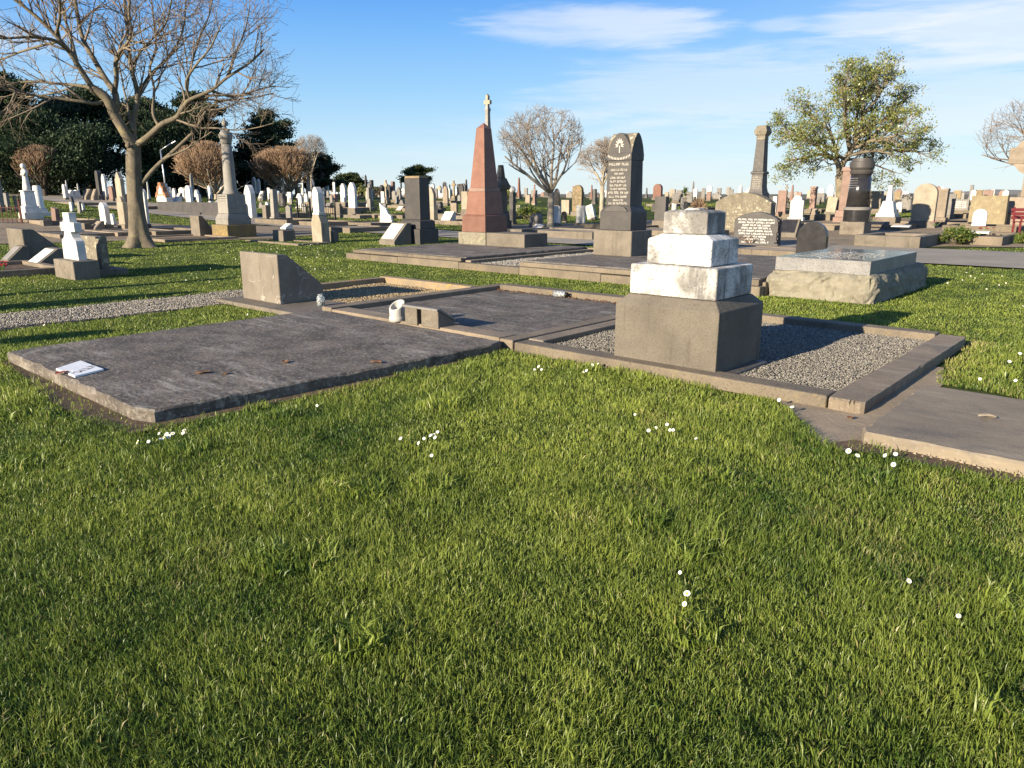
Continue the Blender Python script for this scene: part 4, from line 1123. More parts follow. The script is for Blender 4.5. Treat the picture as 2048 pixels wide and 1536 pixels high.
        m.add(vs, [(i * n + k, i * n + (k + 1) % n, (i + 1) * n + (k + 1) % n, (i + 1) * n + k) for i in range(ml) for k in range(n)] + [tuple(range(ml * n, (ml + 1) * n))])
        P_.append(('boulder', m, 0))
    return P_

DEPTH = dict(gothic=.42, round=.42, segment=.34, shoulder=.40, peak=.42, ogee=.42, rect=.42, taper=.8, desk=.75, reardesk=.9, book=.9, pillar=.95, obelisk=1, column=1, brokencolumn=1,
             cross=.65, celtic=.6, statue=.95, urn=1, block=.7, cairn=.7)
NAME = dict(gothic='headstone', round='headstone', segment='headstone', shoulder='headstone', peak='headstone', ogee='headstone', rect='headstone', taper='headstone', desk='desk_marker', reardesk='desk_marker',
            book='book_memorial', pillar='pillar_monument', obelisk='obelisk', column='column_monument', brokencolumn='broken_column', cross='cross_monument', celtic='celtic_cross', statue='statue_monument',
            urn='urn_monument', block='stone_block', cairn='rough_memorial')
CAT = dict(headstone='headstone', desk_marker='grave marker', book_memorial='memorial', pillar_monument='monument', obelisk='obelisk', column_monument='column', broken_column='column', cross_monument='cross',
           celtic_cross='cross', statue_monument='statue', urn_monument='monument', stone_block='stone block', rough_memorial='memorial')
GRP = dict(headstone='headstones', desk_marker='desk markers', book_memorial='book memorials', pillar_monument='pillar monuments', obelisk='obelisks', column_monument='column monuments', broken_column='column monuments',
           cross_monument='stone crosses', celtic_cross='stone crosses', statue_monument='statue monuments', urn_monument='urn monuments', stone_block='low stone blocks', rough_memorial='rough memorials')

def gname(label, nm): return 'tiny stones of the farthest rows' if label.startswith('tiny far') else ('small stones of the crowded rows' if label.startswith('small stone among') else GRP[nm])
def put(kind, x, yb, yt, pw, mat, label, base='concrete', lean=0.0, k=None, yaw=0.0, text=0, ins=None, sink=.03, r=None, ab=None, dims=None, **o):
    """one monument: pixel x, foot and top of it in the photograph, its width there; stands on the ground at that place"""
    rr = random.Random(int(x * 7 + yb * 13))
    if r is not None:
        u = (x - 1024) / F; v = -((yb or 395) - 768) / F; kk = u / (CP + v * SP); Y = r / math.hypot(1, kk); X = kk * Y
    else: X, Y = ground(x, yb if ab is None else 500)
    z0 = G(X, Y)
    h = zat(yt, X, Y) - z0 + sink if ab is None else 1
    pwm = pw / F * (Y * CP - (z0 - EYE) * SP)
    if yb == 0 and ab is None: yb = row(X, Y, z0)
    th = math.atan2(X, Y); rv = (math.cos(th), -math.sin(th))
    kd = DEPTH[kind] if k is None else k
    wd_ = pwm / (abs(E1[0] * rv[0] + E1[1] * rv[1]) + kd * abs(E2[0] * rv[0] + E2[1] * rv[1]))
    sh = .42 * (wd_ * .66 + wd_ * kd * .75)
    if r is None and yb > 440:
        X, Y = X * (1 + sh / Y), Y + sh
        z0 = G(X, Y); h = zat(yt, X, Y) - z0 + sink
    if ab is not None:
        X, Y = W(*ab).xy; z0 = G(X, Y); wd_, kd, h = dims[0], dims[1] / dims[0], dims[2]; yb, yt = 100, 0
    nm = NAME[kind]
    oo = dict(o); oo['text'] = text
    parts = kinds(kind, wd_, wd_ * kd, h, oo, rr)
    mats = [M[mat], M[base], M[ins or 'inscrdark']]
    loc_ = (X, Y, z0 - sink); rz = YAW + yaw + rr.uniform(-.03, .03)
    px = yb - yt
    if px < 34 and pw < 40:
        mb = MB()
        for _, m, wh in parts: mb.join(m, wh)
        used = sorted(set(mb.m)); mb.m = [used.index(i) for i in mb.m]
        ob = mb.build(nm, [mats[i] for i in used])
        ob.location = loc_; ob.rotation_euler = (0, lean, rz)
        tag(ob, label, CAT[nm], gname(label, nm))
    else:
        ob = thing(nm, label, CAT[nm], loc_, rz, gname(label, nm), (0, lean))
        for pn, m, wh in parts:
            sm = pn in ('urn', 'figure') or (kind in ('column', 'brokencolumn') and pn == 'shaft')
            m.build(pn, mats[wh], ob, bevel=0 if (sm or wh == 2 or pn == 'ring') else min(.02, wd_ * .02), smooth=sm)
    return ob

S = [
 # ---- unseen stones added outside the left edge to throw long shadows across the lawn
 ('gothic', 0, 0, 0, 0, 'grey', 'unseen tall grey headstone added outside the left frame edge to shadow the lawn', dict(ab=(-7.45, -5.6), dims=(.75, .3, 1.75))),
 ('round', 0, 0, 0, 0, 'concrete', 'unseen grey round-topped headstone added outside the left frame edge to shadow the lawn strip', dict(ab=(-4.55, -5.9), dims=(.6, .25, 1.15))),
 ('obelisk', 0, 0, 0, 0, 'grey', 'unseen grey obelisk added outside the left frame edge to throw a long shadow', dict(ab=(-9.3, -8.0), dims=(.7, .7, 3.0))),
 # ---- far left, behind the road
 ('rect', 3, 424, 352, 20, 'grey', 'grey headstone cut off by the left frame edge behind the iron railing', {}),
 ('statue', 16, 386, 331, 15, 'white', 'white draped figure nearest the left frame edge in the far row', {}),
 ('obelisk', 30, 384, 317, 17, 'columngrey', 'slim grey obelisk right of the white draped figure at far left', {}),
 ('gothic', 39, 384, 340, 11, 'white', 'narrow pointed white headstone just right of the slim grey obelisk', {}),
 ('statue', 63, 437, 327, 42, 'bright', 'tall white marble monument with a cloaked figure beside the iron railing', dict(base='white')),
 ('brokencolumn', 82, 432, 371, 36, 'bright', 'short white column on a wide stepped base beside the cloaked figure', dict(base='white')),
 ('rect', 17, 421, 386, 14, 'grey', 'grey tablet standing inside the iron railing at far left', {}),
 ('rect', 34, 424, 391, 9, 'beige', 'first of two thin brown tablets left of the cloaked figure', {}),
 ('rect', 44, 424, 391, 9, 'beige', 'second of two thin brown tablets, nearer the cloaked figure', {}),
 ('rect', 113, 449, 416, 20, 'palepink', 'leaning pink-brown slab on a low base in front of the left road', dict(lean=.12)),
 ('gothic', 83, 388, 347, 12, 'white', 'narrow white pointed headstone below the round red-brown bush', {}),
 ('cross', 101, 389, 332, 16, 'charcoal', 'dark pedestal with a small pale cross on top under the red-brown bush', {}),
 ('rect', 111, 389, 342, 11, 'white', 'leaning tall white tablet right of the dark pedestal with cross', dict(lean=.16)),
 ('urn', 133, 388, 338, 17, 'grey', 'weathered grey urn pedestal between white stones at far left', {}),
 ('gothic', 119, 386, 352, 9, 'grey', 'small grey pointed stone right of the leaning white tablet', {}),
 ('gothic', 147, 386, 355, 9, 'palepink', 'little pink pointed headstone left of the white cross', {}),
 ('cross', 156, 387, 339, 18, 'bright', 'white cross on a stepped base left of the big white statue', dict(base='white')),
 ('statue', 172, 390, 325, 24, 'bright', 'big white statue on a tall pedestal against the dark trees', dict(base='white')),
 ('gothic', 185, 388, 354, 9, 'cream', 'small yellowish headstone right of the big white statue', {}),
 ('desk', 139, 398, 380, 17, 'bright', 'left one of two white slanted tablets on the grass verge', dict(base='white')),
 ('desk', 150, 398, 380, 15, 'bright', 'right one of two white slanted tablets on the grass verge', dict(base='white')),
 ('desk', 176, 400, 378, 18, 'beige', 'left brown slanted marker in front of the big white statue', dict(base='beige')),
 ('desk', 190, 401, 378, 14, 'beige', 'right brown slanted marker in front of the big white statue', dict(base='beige')),
 ('round', 203, 399, 341, 19, 'charcoal', 'dark round-topped pillar stone left of the bare tree', dict(k=.9)),
 ('gothic', 213, 401, 348, 13, 'white', 'slender pinkish-white pointed stone beside the dark round-topped pillar', {}),
 ('round', 226, 403, 372, 16, 'palepink', 'small pale pink rounded headstone near the road verge', {}),
 ('gothic', 231, 390, 352, 8, 'grey', 'thin grey stone against the dark trees left of the bare trunk', {}),
 ('ogee', 244, 405, 344, 22, 'cream', 'cream pointed headstone with a finial just left of the bare trunk', {}),
 ('shoulder', 250, 459, 393, 26, 'cream', 'cream shouldered stone on a square base touching the bare trunk', dict(base='beige')),
 ('round', 214, 458, 405, 27, 'bright', 'leaning white round-topped headstone in front of the left road', dict(lean=-.08)),
 ('gothic', 227, 452, 427, 14, 'white', 'short white pointed headstone beside the leaning white one', dict(base='grey')),
 ('desk', 196, 460, 442, 26, 'beige', 'tan slanted marker left of the leaning white headstone', dict(base='concrete')),
 ('block', 174, 460, 446, 20, 'beige', 'brown stone block between the tan slanted marker and the white cross', dict(base='concrete')),
 ('desk', 128, 456, 440, 18, 'beige', 'small tan slanted marker behind the white cross', dict(base='beige')),
 ('block', 93, 453, 440, 22, 'concrete', 'low block pair behind the left group of markers', {}),
 ('round', 294, 460, 378, 20, 'bright', 'tall thin white headstone just right of the bare trunk', dict(base='charcoal', k=.3)),
 ('brokencolumn', 310, 390, 342, 17, 'white', 'white column in the far row right of the bare trunk', {}),
 ('gothic', 298, 390, 359, 10, 'white', 'small white headstone left of the far white column', {}),
 ('obelisk', 286, 388, 331, 12, 'grey', 'thin grey obelisk against the dark trees beside the bare trunk', {}),
 ('statue', 339, 389, 353, 12, 'bright', 'small white figure right of the lamp post', dict(base='white')),
 ('round', 350, 391, 364, 12, 'cream', 'cream rounded headstone behind the orange-trimmed memorial', {}),
 ('pillar', 361, 390, 357, 9, 'charcoal', 'dark little pillar above the white slanted blocks', {}),
 ('desk', 353, 414, 393, 24, 'bright', 'white slanted block leaning right of the orange-trimmed memorial', dict(base='white')),
 ('segment', 367, 400, 375, 20, 'white', 'wide white headstone right of the orange-trimmed memorial', {}),
 ('round', 381, 418, 371, 19, 'bright', 'tall white round-topped headstone behind the road wall', dict(base='white')),
 ('obelisk', 387, 402, 346, 18, 'grey', 'blue-grey obelisk under the middle red-brown bush', {}),
 ('rect', 400, 417, 389, 11, 'white', 'thin white tablet left of the big grey column', {}),
 ('pillar', 398, 393, 357, 12, 'charcoal', 'dark pillar behind the thin white tablet', {}),
 ('obelisk', 409, 388, 349, 10, 'charcoal', 'dark slim obelisk at the foot of the middle bush', {}),
 ('gothic', 421, 402, 371, 12, 'bright', 'white headstone at the foot of the middle bush stem', {}),
 ('cairn', 434, 393, 374, 14, 'grey', 'grey rough rock left of the big grey column', {}),
 ('taper', 424, 426, 402, 14, 'white', 'small white cone-like stone on a dark base by the big column', dict(base='charcoal', **{})),
 ('gothic', 447, 393, 356, 14, 'white', 'white pointed headstone directly behind the big grey column', {}),
 ('obelisk', 484, 389, 345, 11, 'pink', 'red granite obelisk in the gap between two bushes', {}),
 ('pillar', 499, 391, 352, 13, 'charcoal', 'dark square pillar right of the red obelisk', {}),
 ('gothic', 510, 392, 354, 12, 'white', 'left of a white pointed pair under the dark cypress', {}),
 ('gothic', 519, 393, 358, 10, 'white', 'right of a white pointed pair under the dark cypress', {}),
 ('gothic', 503, 436, 370, 22, 'bright', 'white pointed headstone on a rough brown block right of the big column', dict(base='beige', **{'base_': 0})),
 ('desk', 524, 402, 382, 16, 'white', 'white slanted marker below the dark obelisk right of the big column', {}),
 ('obelisk', 532, 392, 353, 13, 'charcoal', 'dark obelisk left of the right-hand red-brown bush', {}),
 ('pillar', 551, 440, 378, 26, 'columngrey', 'square pale grey pillar standing by the road kerb', dict(tiers=1, tp=.03)),
 ('cairn', 566, 412, 386, 18, 'charcoal', 'dark rough rock behind the square pale grey pillar', {}),
 ('column', 568, 399, 360, 15, 'cream', 'cream column below the right-hand red-brown bush', {}),
 ('pillar', 580, 396, 353, 14, 'charcoal', 'tall dark pillar right of the cream column', {}),
 ('rect', 594, 392, 366, 10, 'tanlichen', 'small brown tablet right of the tall dark pillar', {}),
 ('pillar', 599, 399, 374, 13, 'tanlichen', 'brown square-capped stone above the white shouldered headstone', dict(cap=1)),
 ('shoulder', 601, 420, 387, 18, 'white', 'white shouldered headstone left of the blue-grey obelisk', {}),
 ('cross', 607, 394, 354, 12, 'white', 'thin white cross in front of the bushes', {}),
 ('obelisk', 618, 399, 341, 16, 'grey', 'tall blue-grey obelisk right of the bushes', {}),
 ('rect', 623, 421, 394, 14, 'grey', 'grey leaning tablet under the tall blue-grey obelisk', dict(lean=.15)),
 ('gothic', 627, 396, 360, 10, 'white', 'white pointed stone right of the tall blue-grey obelisk', {}),
 ('peak', 579, 440, 410, 18, 'grey', 'grey peaked headstone near the small iron fence', {}),
 ('block', 534, 438, 410, 16, 'grey', 'grey stone block left of the square pale grey pillar', {}),
 ('urn', 643, 486, 372, 33, 'white', 'leaning cream-white monument of a pillar on sloping shoulders in front of the iron fence', dict(base='white', lean=-.03, custom='shouldered')),
 ('reardesk', 407, 473, 431, 44, 'concrete', 'rough house-shaped concrete marker left of the big grey column', dict(base='concrete')),
 ('block', 569, 483, 460, 46, 'concrete', 'low wide concrete block on the near lawn edge', dict(base='concrete')),
 ('block', 668, 484, 462, 20, 'concrete', 'small concrete block right of the leaning cream-white monument', dict(base='concrete')),
 # ---- middle
 ('gothic', 688, 411, 367, 16, 'white', 'white pointed headstone left of the tall white pointed one', {}),
 ('gothic', 707, 431, 365, 23, 'bright', 'tall white pointed headstone on a grey block in the middle lawn', dict(base_=.24)),
 ('rect', 670, 412, 388, 18, 'palepink', 'rough pink stone left of the white pointed pair', dict(k=.7)),
 ('gothic', 666, 391, 371, 9, 'palepink', 'small pink pointed headstone in the far row under the cypress', {}),
 ('cross', 675, 391, 367, 10, 'white', 'small white cross right of the far little pink headstone', {}),
 ('reardesk', 681, 429, 407, 20, 'grey', 'grey desk marker in front of the white pointed pair', {}),
 ('pillar', 739, 407, 375, 18, 'columngrey', 'short pale grey pillar with flat top in the middle distance', dict(tiers=1, tp=.01)),
 ('obelisk', 733, 392, 349, 13, 'charcoal', 'dark obelisk on the skyline left of the dark square pillar', {}),
 ('pillar', 744, 391, 360, 14, 'charcoal', 'dark square pillar on the skyline beside the dark obelisk', {}),
 ('celtic', 773, 407, 360, 18, 'cream', 'cream cross headstone left of the black square monument', {}),
 ('pillar', 787, 396, 363, 14, 'palepink', 'pink pillar left of the black square monument', {}),
 ('cross', 803, 391, 357, 13, 'black', 'black cross just left of the black square monument', {}),
 ('urn', 799, 397, 375, 16, 'white', 'small white urn stone at the left side of the black square monument', {}),
 ('rect', 773, 450, 404, 30, 'bright', 'broken jagged white slab leaning above the white-faced slant marker', dict(lean=-.25, custom='jagged')),
 ('desk', 791, 491, 446, 66, 'white', 'large slant marker with a cream tablet before the black square monument', dict(base='concrete', k=.95)),
 ('gothic', 863, 447, 374, 27, 'cream', 'cream pointed headstone right of the black square monument', dict(base_=.5, base='cream')),
 ('gothic', 892, 412, 372, 16, 'beige', 'tan pointed headstone between the cream one and the brown cross', {}),
 ('celtic', 908, 402, 361, 16, 'tanlichen', 'brown ringed cross left of the pink obelisk', {}),
 ('pillar', 918, 394, 368, 13, 'charcoal', 'dark pillar right of the brown ringed cross', {}),
 ('obelisk', 933, 393, 358, 12, 'charcoal', 'dark little obelisk close left of the pink obelisk', {}),
 ('rect', 931, 442, 383, 20, 'cream', 'cream tablet on a grey block touching the pink obelisk', dict(base_=.4)),
 ('rect', 909, 428, 406, 20, 'beige', 'brown low tablet in front of the brown ringed cross', {}),
 ('desk', 896, 448, 423, 32, 'bright', 'clean white slanted book-like tablet left of the pink obelisk', dict(base='white')),
 ('cairn', 879, 426, 404, 20, 'charcoal', 'dark boulder behind the clean white slanted tablet', {}),
 ('urn', 1002, 458, 330, 44, 'bluestone', 'blue-black monument with a wide cornice partly behind the pink obelisk', dict(base='bluestone', flat=1)),
 ('pillar', 1025, 450, 384, 22, 'bluestone', 'dark inscribed pillar with a white ball beside the pink obelisk', dict(tiers=1, ball=1)),
 ('obelisk', 1038, 397, 354, 13, 'pink', 'far pink obelisk left of the twin-stemmed bare tree', {}),
 ('rect', 1052, 394, 376, 10, 'grey', 'small grey stone right of the far pink obelisk', {}),
 ('statue', 1069, 410, 369, 13, 'palepink', 'small pinkish figure on a block left of the twin-stemmed bare tree', dict(base='beige')),
 ('rect', 1056, 407, 390, 14, 'beige', 'brown low stone below the small pinkish figure', {}),
 ('round', 1072, 456, 427, 28, 'grey', 'broad grey round-topped headstone at the foot of the twin-stemmed tree', dict(base=0, base_=0, k=.6)),
 ('desk', 1077, 463, 448, 32, 'white', 'white slanted tablet in front of the broad grey round headstone', dict(base='beige')),
 ('block', 1044, 432, 410, 24, 'lichen', 'lichened block behind the green bush', dict(base='lichen')),
 ('gothic', 1113, 416, 377, 16, 'black', 'black pointed headstone right of the twin-stemmed trunk', {}),
 ('round', 1155, 432, 370, 29, 'tanlichen', 'brown round-topped headstone with carved relief in the middle row', dict(text=8)),
 ('rect', 1113, 452, 412, 21, 'bright', 'plain white square-topped headstone right of the twin-stemmed trunk', dict(base='beige', k=.3)),
 ('rect', 1161, 452, 411, 24, 'white', 'mottled white square-topped headstone below the brown relief stone', dict(base='beige', k=.3)),
 ('rect', 1131, 430, 400, 26, 'cream', 'cream block headstone between the two white square-topped ones', {}),
 ('round', 1128, 445, 423, 14, 'black', 'small black rounded headstone between the white square-topped pair', {}),
 ('obelisk', 1183, 399, 369, 9, 'pink', 'small pink obelisk left of the tall dark headstone', {}),
 ('pillar', 1189, 408, 378, 14, 'bluestone', 'blue-black pillar close left of the tall dark headstone', {}),
 ('round', 1204, 416, 382, 13, 'cream', 'cream rounded stone partly behind the tall dark headstone', {}),
 ('rect', 1185, 441, 409, 22, 'white', 'broken white stone leaning left of the tall dark headstone', dict(lean=-.3)),
 # ---- right of the tall dark headstone
 ('round', 1315, 400, 368, 24, 'pink', 'red round-topped headstone right of the tall dark one', dict(k=.5)),
 ('rect', 1321, 460, 393, 36, 'charcoal', 'dark rough-topped stone below the red round-topped headstone', dict(base='concrete', k=.7, base_=.3)),
 ('rect', 1333, 402, 384, 10, 'cream', 'small cream stone behind the red round-topped headstone', {}),
 ('desk', 1353, 406, 387, 20, 'grey', 'grey slanted stone below the cabbage tree', {}),
 ('rect', 1348, 424, 407, 15, 'white', 'square white post-like stone behind the white stepped pedestal', {}),
 ('rect', 1364, 424, 395, 9, 'columngrey', 'thin pale post-like tablet below the cabbage tree', {}),
 ('rect', 1371, 422, 404, 11, 'black', 'small black tablet beside the thin pale one', {}),
 ('round', 1379, 408, 384, 14, 'grey', 'grey rounded stone right of the cabbage tree', {}),
 ('obelisk', 1385, 399, 362, 10, 'grey', 'thin grey obelisk right of the cabbage tree', {}),
 ('rect', 1390, 400, 378, 11, 'bright', 'white square stone left of the brown dead shrub', {}),
 ('round', 1406, 399, 376, 10, 'grey', 'grey ball-topped stone behind the brown dead shrub', {}),
 ('rect', 1417, 402, 383, 11, 'palepink', 'pale pink tablet right of the brown dead shrub', {}),
 ('obelisk', 1480, 396, 370, 18, 'white', 'white stub obelisk left of the flared dark column', {}),
 ('segment', 1486, 467, 385, 118, 'lichen', 'broad lichen-covered headstone with gently curved top', dict(base=0, base_=0, k=.22)),
 ('segment', 1512, 494, 424, 92, 'charcoal', 'dark headstone with white lettering and ragged arched top before the lichened one', dict(base_=0, k=.16, text=9, ins='inscr', r=None)),
 ('round', 1620, 528, 444, 60, 'black', 'plain black round-topped headstone behind the granite ledger', dict(base_=0, k=.2)),
 ('desk', 1576, 476, 438, 44, 'black', 'concrete desk marker with a small black plaque left of the black round headstone', dict(base='concrete', k=.6)),
 ('rect', 1548, 430, 393, 11, 'bright', 'thin white slab edge-on right of the lichened headstone', dict(k=.7)),
 ('rect', 1562, 432, 381, 22, 'palepink', 'square pink headstone right of the lichened one', dict(base='palepink')),
 ('celtic', 1571, 402, 369, 12, 'grey', 'small grey cross on the skyline right of the flared dark column', {}),
 ('obelisk', 1583, 403, 369, 11, 'pink', 'small red obelisk on the skyline right of the small grey cross', {}),
 ('shoulder', 1592, 442, 391, 34, 'white', 'white stepped headstone with a square top left of the leafy tree', dict(base='white')),
 ('pillar', 1624, 424, 373, 22, 'palepink', 'pink block stone with a white cap left of the leafy tree', dict(tiers=1, cap=1)),
 ('rect', 1640, 404, 386, 22, 'grey', 'flat grey stone on the skyline left of the leafy tree trunk', {}),
 ('rect', 1660, 429, 394, 24, 'cream', 'cream tilted tablet at the foot of the leafy tree', dict(lean=.1)),
 ('desk', 1626, 441, 417, 16, 'beige', 'sandy slanted marker right of the white stepped headstone', {}),
 ('pillar', 1688, 446, 334, 44, 'palepink', 'tall pale pink pillar with many lines behind the black column', dict(tiers=2, tp=.035, cap=1, base='palepink')),
 ('block', 1748, 422, 382, 30, 'cream', 'cream stone with a tower-like top right of the black column', dict(base='cream')),
 ('obelisk', 1773, 448, 369, 48, 'bright', 'bright white obelisk on a broad base right of the black column', dict(base='beige', custom='whiteobelisk')),
 ('rect', 1793, 409, 384, 13, 'tanlichen', 'brown tablet behind the bright white obelisk', {}),
 ('cairn', 1811, 424, 389, 26, 'grey', 'grey ornate broken stone between the white obelisk and the cream arch', {}),
 ('round', 1843, 457, 367, 54, 'cream', 'large cream round-topped headstone with darkened head', dict(base='concrete', k=.38)),
 ('gothic', 1868, 436, 372, 16, 'palepink', 'pinkish pointed stone close behind the large cream round headstone', {}),
 ('pillar', 1881, 442, 377, 30, 'beige', 'sandy square pillar right of the large cream round headstone', dict(tiers=1, tp=.0, cap=1)),
 ('rect', 1898, 438, 388, 18, 'grey', 'grey slab headstone right of the sandy square pillar', {}),
 ('rect', 1912, 408, 381, 17, 'tanlichen', 'brown square stone on the skyline above the ornate plaque', {}),
 ('rect', 1920, 424, 399, 34, 'grey', 'grey plaque stone with curled white sides in the right-hand rows', dict(base='concrete', text=4, ins='inscr', k=.3)),
 ('pillar', 1940, 402, 370, 11, 'grey', 'thin grey pillar on the right skyline', {}),
 ('rect', 1953, 402, 380, 22, 'tanlichen', 'brownish low stone right of the thin grey pillar', {}),
 ('rect', 1975, 402, 380, 20, 'palepink', 'pink-topped stone on the right skyline', {}),
 ('block', 1972, 454, 391, 68, 'yellow', 'wide yellow-lichened block behind the small white headstone', dict(base='yellow', k=.3)),
 ('round', 1956, 461, 418, 31, 'bright', 'small white headstone in front of the wide yellow block', dict(base='white', k=.45)),
 ('segment', 2030, 442, 401, 50, 'charcoal', 'dark plaque stone behind the maroon bench', dict(base='concrete', text=3, ins='inscr', k=.3)),
 ('desk', 1745, 461, 443, 60, 'black', 'concrete desk marker with a dark plaque below the black column', dict(base='concrete', k=.55)),
]
g9 = np.random.default_rng(99)
for i in range(64):
    x = float(g9.uniform(690, 2040)); k_ = ['gothic', 'rect', 'round', 'rect', 'obelisk', 'peak', 'rect'][int(g9.integers(0, 7))]
    m_ = ['white', 'white', 'grey', 'columngrey', 'charcoal', 'palepink', 'cream'][int(g9.integers(0, 7))]
    top = float(g9.uniform(377, 387)) - (7 if k_ == 'obelisk' else 0); w9 = float(g9.uniform(8, 17))
    S.append((k_, x, 0, top, w9 if k_ != 'obelisk' else 8, m_, 'tiny far stone on the skyline, one of many in the farthest rows', dict(r=float(g9.uniform(75, 118)))))
for i in range(90):
    x = float(g9.uniform(0, 1010)); k_ = ['gothic', 'rect', 'round', 'gothic', 'obelisk', 'peak', 'rect'][int(g9.integers(0, 7))]
    m_ = ['white', 'bright', 'grey', 'white', 'charcoal', 'cream', 'white'][int(g9.integers(0, 7))]
    top = float(g9.uniform(362, 383)) - (9 if k_ == 'obelisk' else 0); w9 = float(g9.uniform(7, 14))
    S.append((k_, x, 0, top, w9 if k_ != 'obelisk' else 8, m_, 'tiny far stone in the dense rows left of the pink obelisk', dict(r=float(g9.uniform(58, 108)))))
for i in range(130):
    lf = i < 88
    x = float(g9.uniform(120, 1000)) if lf else float(g9.uniform(1290, 2040))
    yb = float(g9.uniform(393, 428)); k_ = ['gothic', 'rect', 'round', 'gothic', 'desk', 'peak', 'rect', 'shoulder', 'cross'][int(g9.integers(0, 9))]
    m_ = ['white', 'bright', 'grey', 'white', 'charcoal', 'columngrey', 'white', 'grey'][int(g9.integers(0, 8))]
    hp_ = float(g9.uniform(10, 27)) * (.8 if k_ == 'desk' else 1); w9 = float(g9.uniform(9, 15))
    X9, Y9 = ground(x, yb); b9 = loc(X9, Y9)[1]; a9 = loc(X9, Y9)[0]
    if b9 < 18.4 and (a9 > -30 or b9 > 11): continue
    S.append((k_, x, yb, yb - hp_, w9 if k_ != 'desk' else w9 * 1.5, m_, 'small stone among the crowded rows ' + ('left of the pink obelisk' if lf else 'on the right beyond the road'), {}))
RENAME = {}
for (kind, x, yb, yt, pw, mat, label, o) in S:
    o = dict(o); cust = o.pop('custom', None); b_ = o.pop('base_', None); o.pop('noparts', None); ball = o.pop('ball', None)
    if o.get('base') == 0: o.pop('base')
    bm = o.pop('base', 'concrete'); kw = {}
    if b_ is not None: o2 = {'basefrac': b_}
    else: o2 = {}
    if cust == 'shouldered':
        X, Y = ground(x, yb); h = zat(yt, X, Y); w = pw / F * Y
        ob = thing('headstone', label, 'headstone', (X, Y, -.03), YAW, 'headstones', (0, -.03))
        MB().prism([(-w * .5, 0), (w * .5, 0), (w * .5, h * .38), (w * .30, h * .52), (-w * .30, h * .52), (-w * .5, h * .38)], -w * .28, w * .28).build('lower_stone', M['cream'], ob, .012)
        MB().cbox(w * .66, w * .5, h * .522, h * .56, .0).build('moulding', M['white'], ob, .008)
        MB().prism(outline('gothic', w * .6, h * .44), -w * .2, w * .2).xf(Matrix.Translation((0, 0, h * .562))).build('upper_stone', M['white'], ob, .01)
        continue
    if cust == 'jagged':
        X, Y = ground(x, yb); z0 = G(X, Y); h = zat(yt, X, Y) - z0; w = pw / F * Y * 1.15
        ob = thing('headstone', label, 'headstone', (X, Y, z0 - .03), YAW + .1, 'headstones', (0, 0))
        MB().prism([(-w * .45, .1), (w * .5, .1), (w * .42, h * .42), (w * .22, h * .52), (w * .05, h * .74), (-w * .3, h * .9), (-w * .44, h), (-w * .38, h * .6)], -.06, .06).build('tablet', M['bright'], ob, .008)
        MB().cbox(w * 1.1, w * .7, 0, .098).build('base', M['cream'], ob, .01)
        continue
    if cust == 'whiteobelisk':
        X, Y = ground(x, yb); z0 = G(X, Y); h = zat(yt, X, Y) - z0; w = pw / F * Y * .74
        ob = thing('obelisk', label, 'obelisk', (X, Y, z0 - .03), YAW, 'obelisks')
        MB().cbox(w * 1.16, w * 1.16, 0, h * .2).build('base', M['concrete'], ob, .02)
        MB().cbox(w * .98, w * .98, h * .202, h * .30, w * .04).build('plinth', M['bright'], ob, .01)
        MB().cbox(w * .78, w * .78, h * .302, h * .60, w * .14).build('die', M['bright'], ob, .01)
        MB().cbox(w * .30, w * .30, h * .602, h, w * .07).build('shaft', M['bright'], ob, .01)
        continue
    if o2: o['base_frac'] = o2['basefrac']
    bf = o.pop('base_frac', None)
    kk = {k_: v for k_, v in o.items()}
    if bf is not None:
        _k = kinds
        def kinds2(kind_, w_, d_, h_, oo_, rr_, _f=bf): oo_ = dict(oo_); oo_['base'] = _f; return _k(kind_, w_, d_, h_, oo_, rr_)
        globals()['kinds'] = kinds2
        ob = put(kind, x, yb, yt, pw, mat, label, base=bm, **kk)
        globals()['kinds'] = _k
    else:
        ob = put(kind, x, yb, yt, pw, mat, label, base=bm, **kk)
    if ball:
        X, Y = ground(x, yb); z0 = G(X, Y); h = zat(yt, X, Y) - z0
        MB().ball((0, 0, h + .13), .15, 14).build('finial_ball', M['bright'], ob, smooth=True)
# ------------------------------------------------------------------ larger single monuments
def spot(x, yb, yt, dy=0.0):
    X, Y = ground(x, yb)
    if dy: X, Y = X * (1 + dy / Y), Y + dy
    z0 = G(X, Y)
    return X, Y, z0, zat(yt, X, Y) - z0, (Y * CP - (z0 - EYE) * SP) / F      # last: metres per pixel there

# big grey column at the left
X, Y, z0, h, mp = spot(470, 477, 233, .75)
t = thing('column_monument', 'tall pale grey column with urn finial on an ochre-stained base left of centre', 'column', (X, Y, z0 - .03), YAW, 'column monuments')
w = 83 * mp / 1.344
MB().cbox(w, w, 0, h * .115).build('base', M['ochre'], t, .02)
MB().cbox(w * .80, w * .80, h * .116, h * .165).join(MB().cbox(w * .80, w * .80, h * .1652, h * .21, w * .07), 0).build('plinth', M['columngrey'], t, .01)
mb = MB().cbox(w * .645, w * .645, h * .211, h * .37, w * .012); mb.build('die', M['columngrey'], t, .01)
r = 11.8 * mp
MB().lathe([(r * 1.32, h * .371), (r * 1.32, h * .38), (r * 1.12, h * .40), (r, h * .415), (r * .93, h * .6), (r * .80, h * .785)], 28).build('shaft', M['columngrey'], t, smooth=True)
MB().lathe([(r * .86, h * .786), (r * .86, h * .80), (r * .95, h * .815), (r * 1.12, h * .85), (r * 1.12, h * .862), (r * .78, h * .885), (r * .55, h * .905), (r * .30, h * .915), (r * .22, h * .925)], 24).build('capital', M['columngrey'], t, smooth=True)
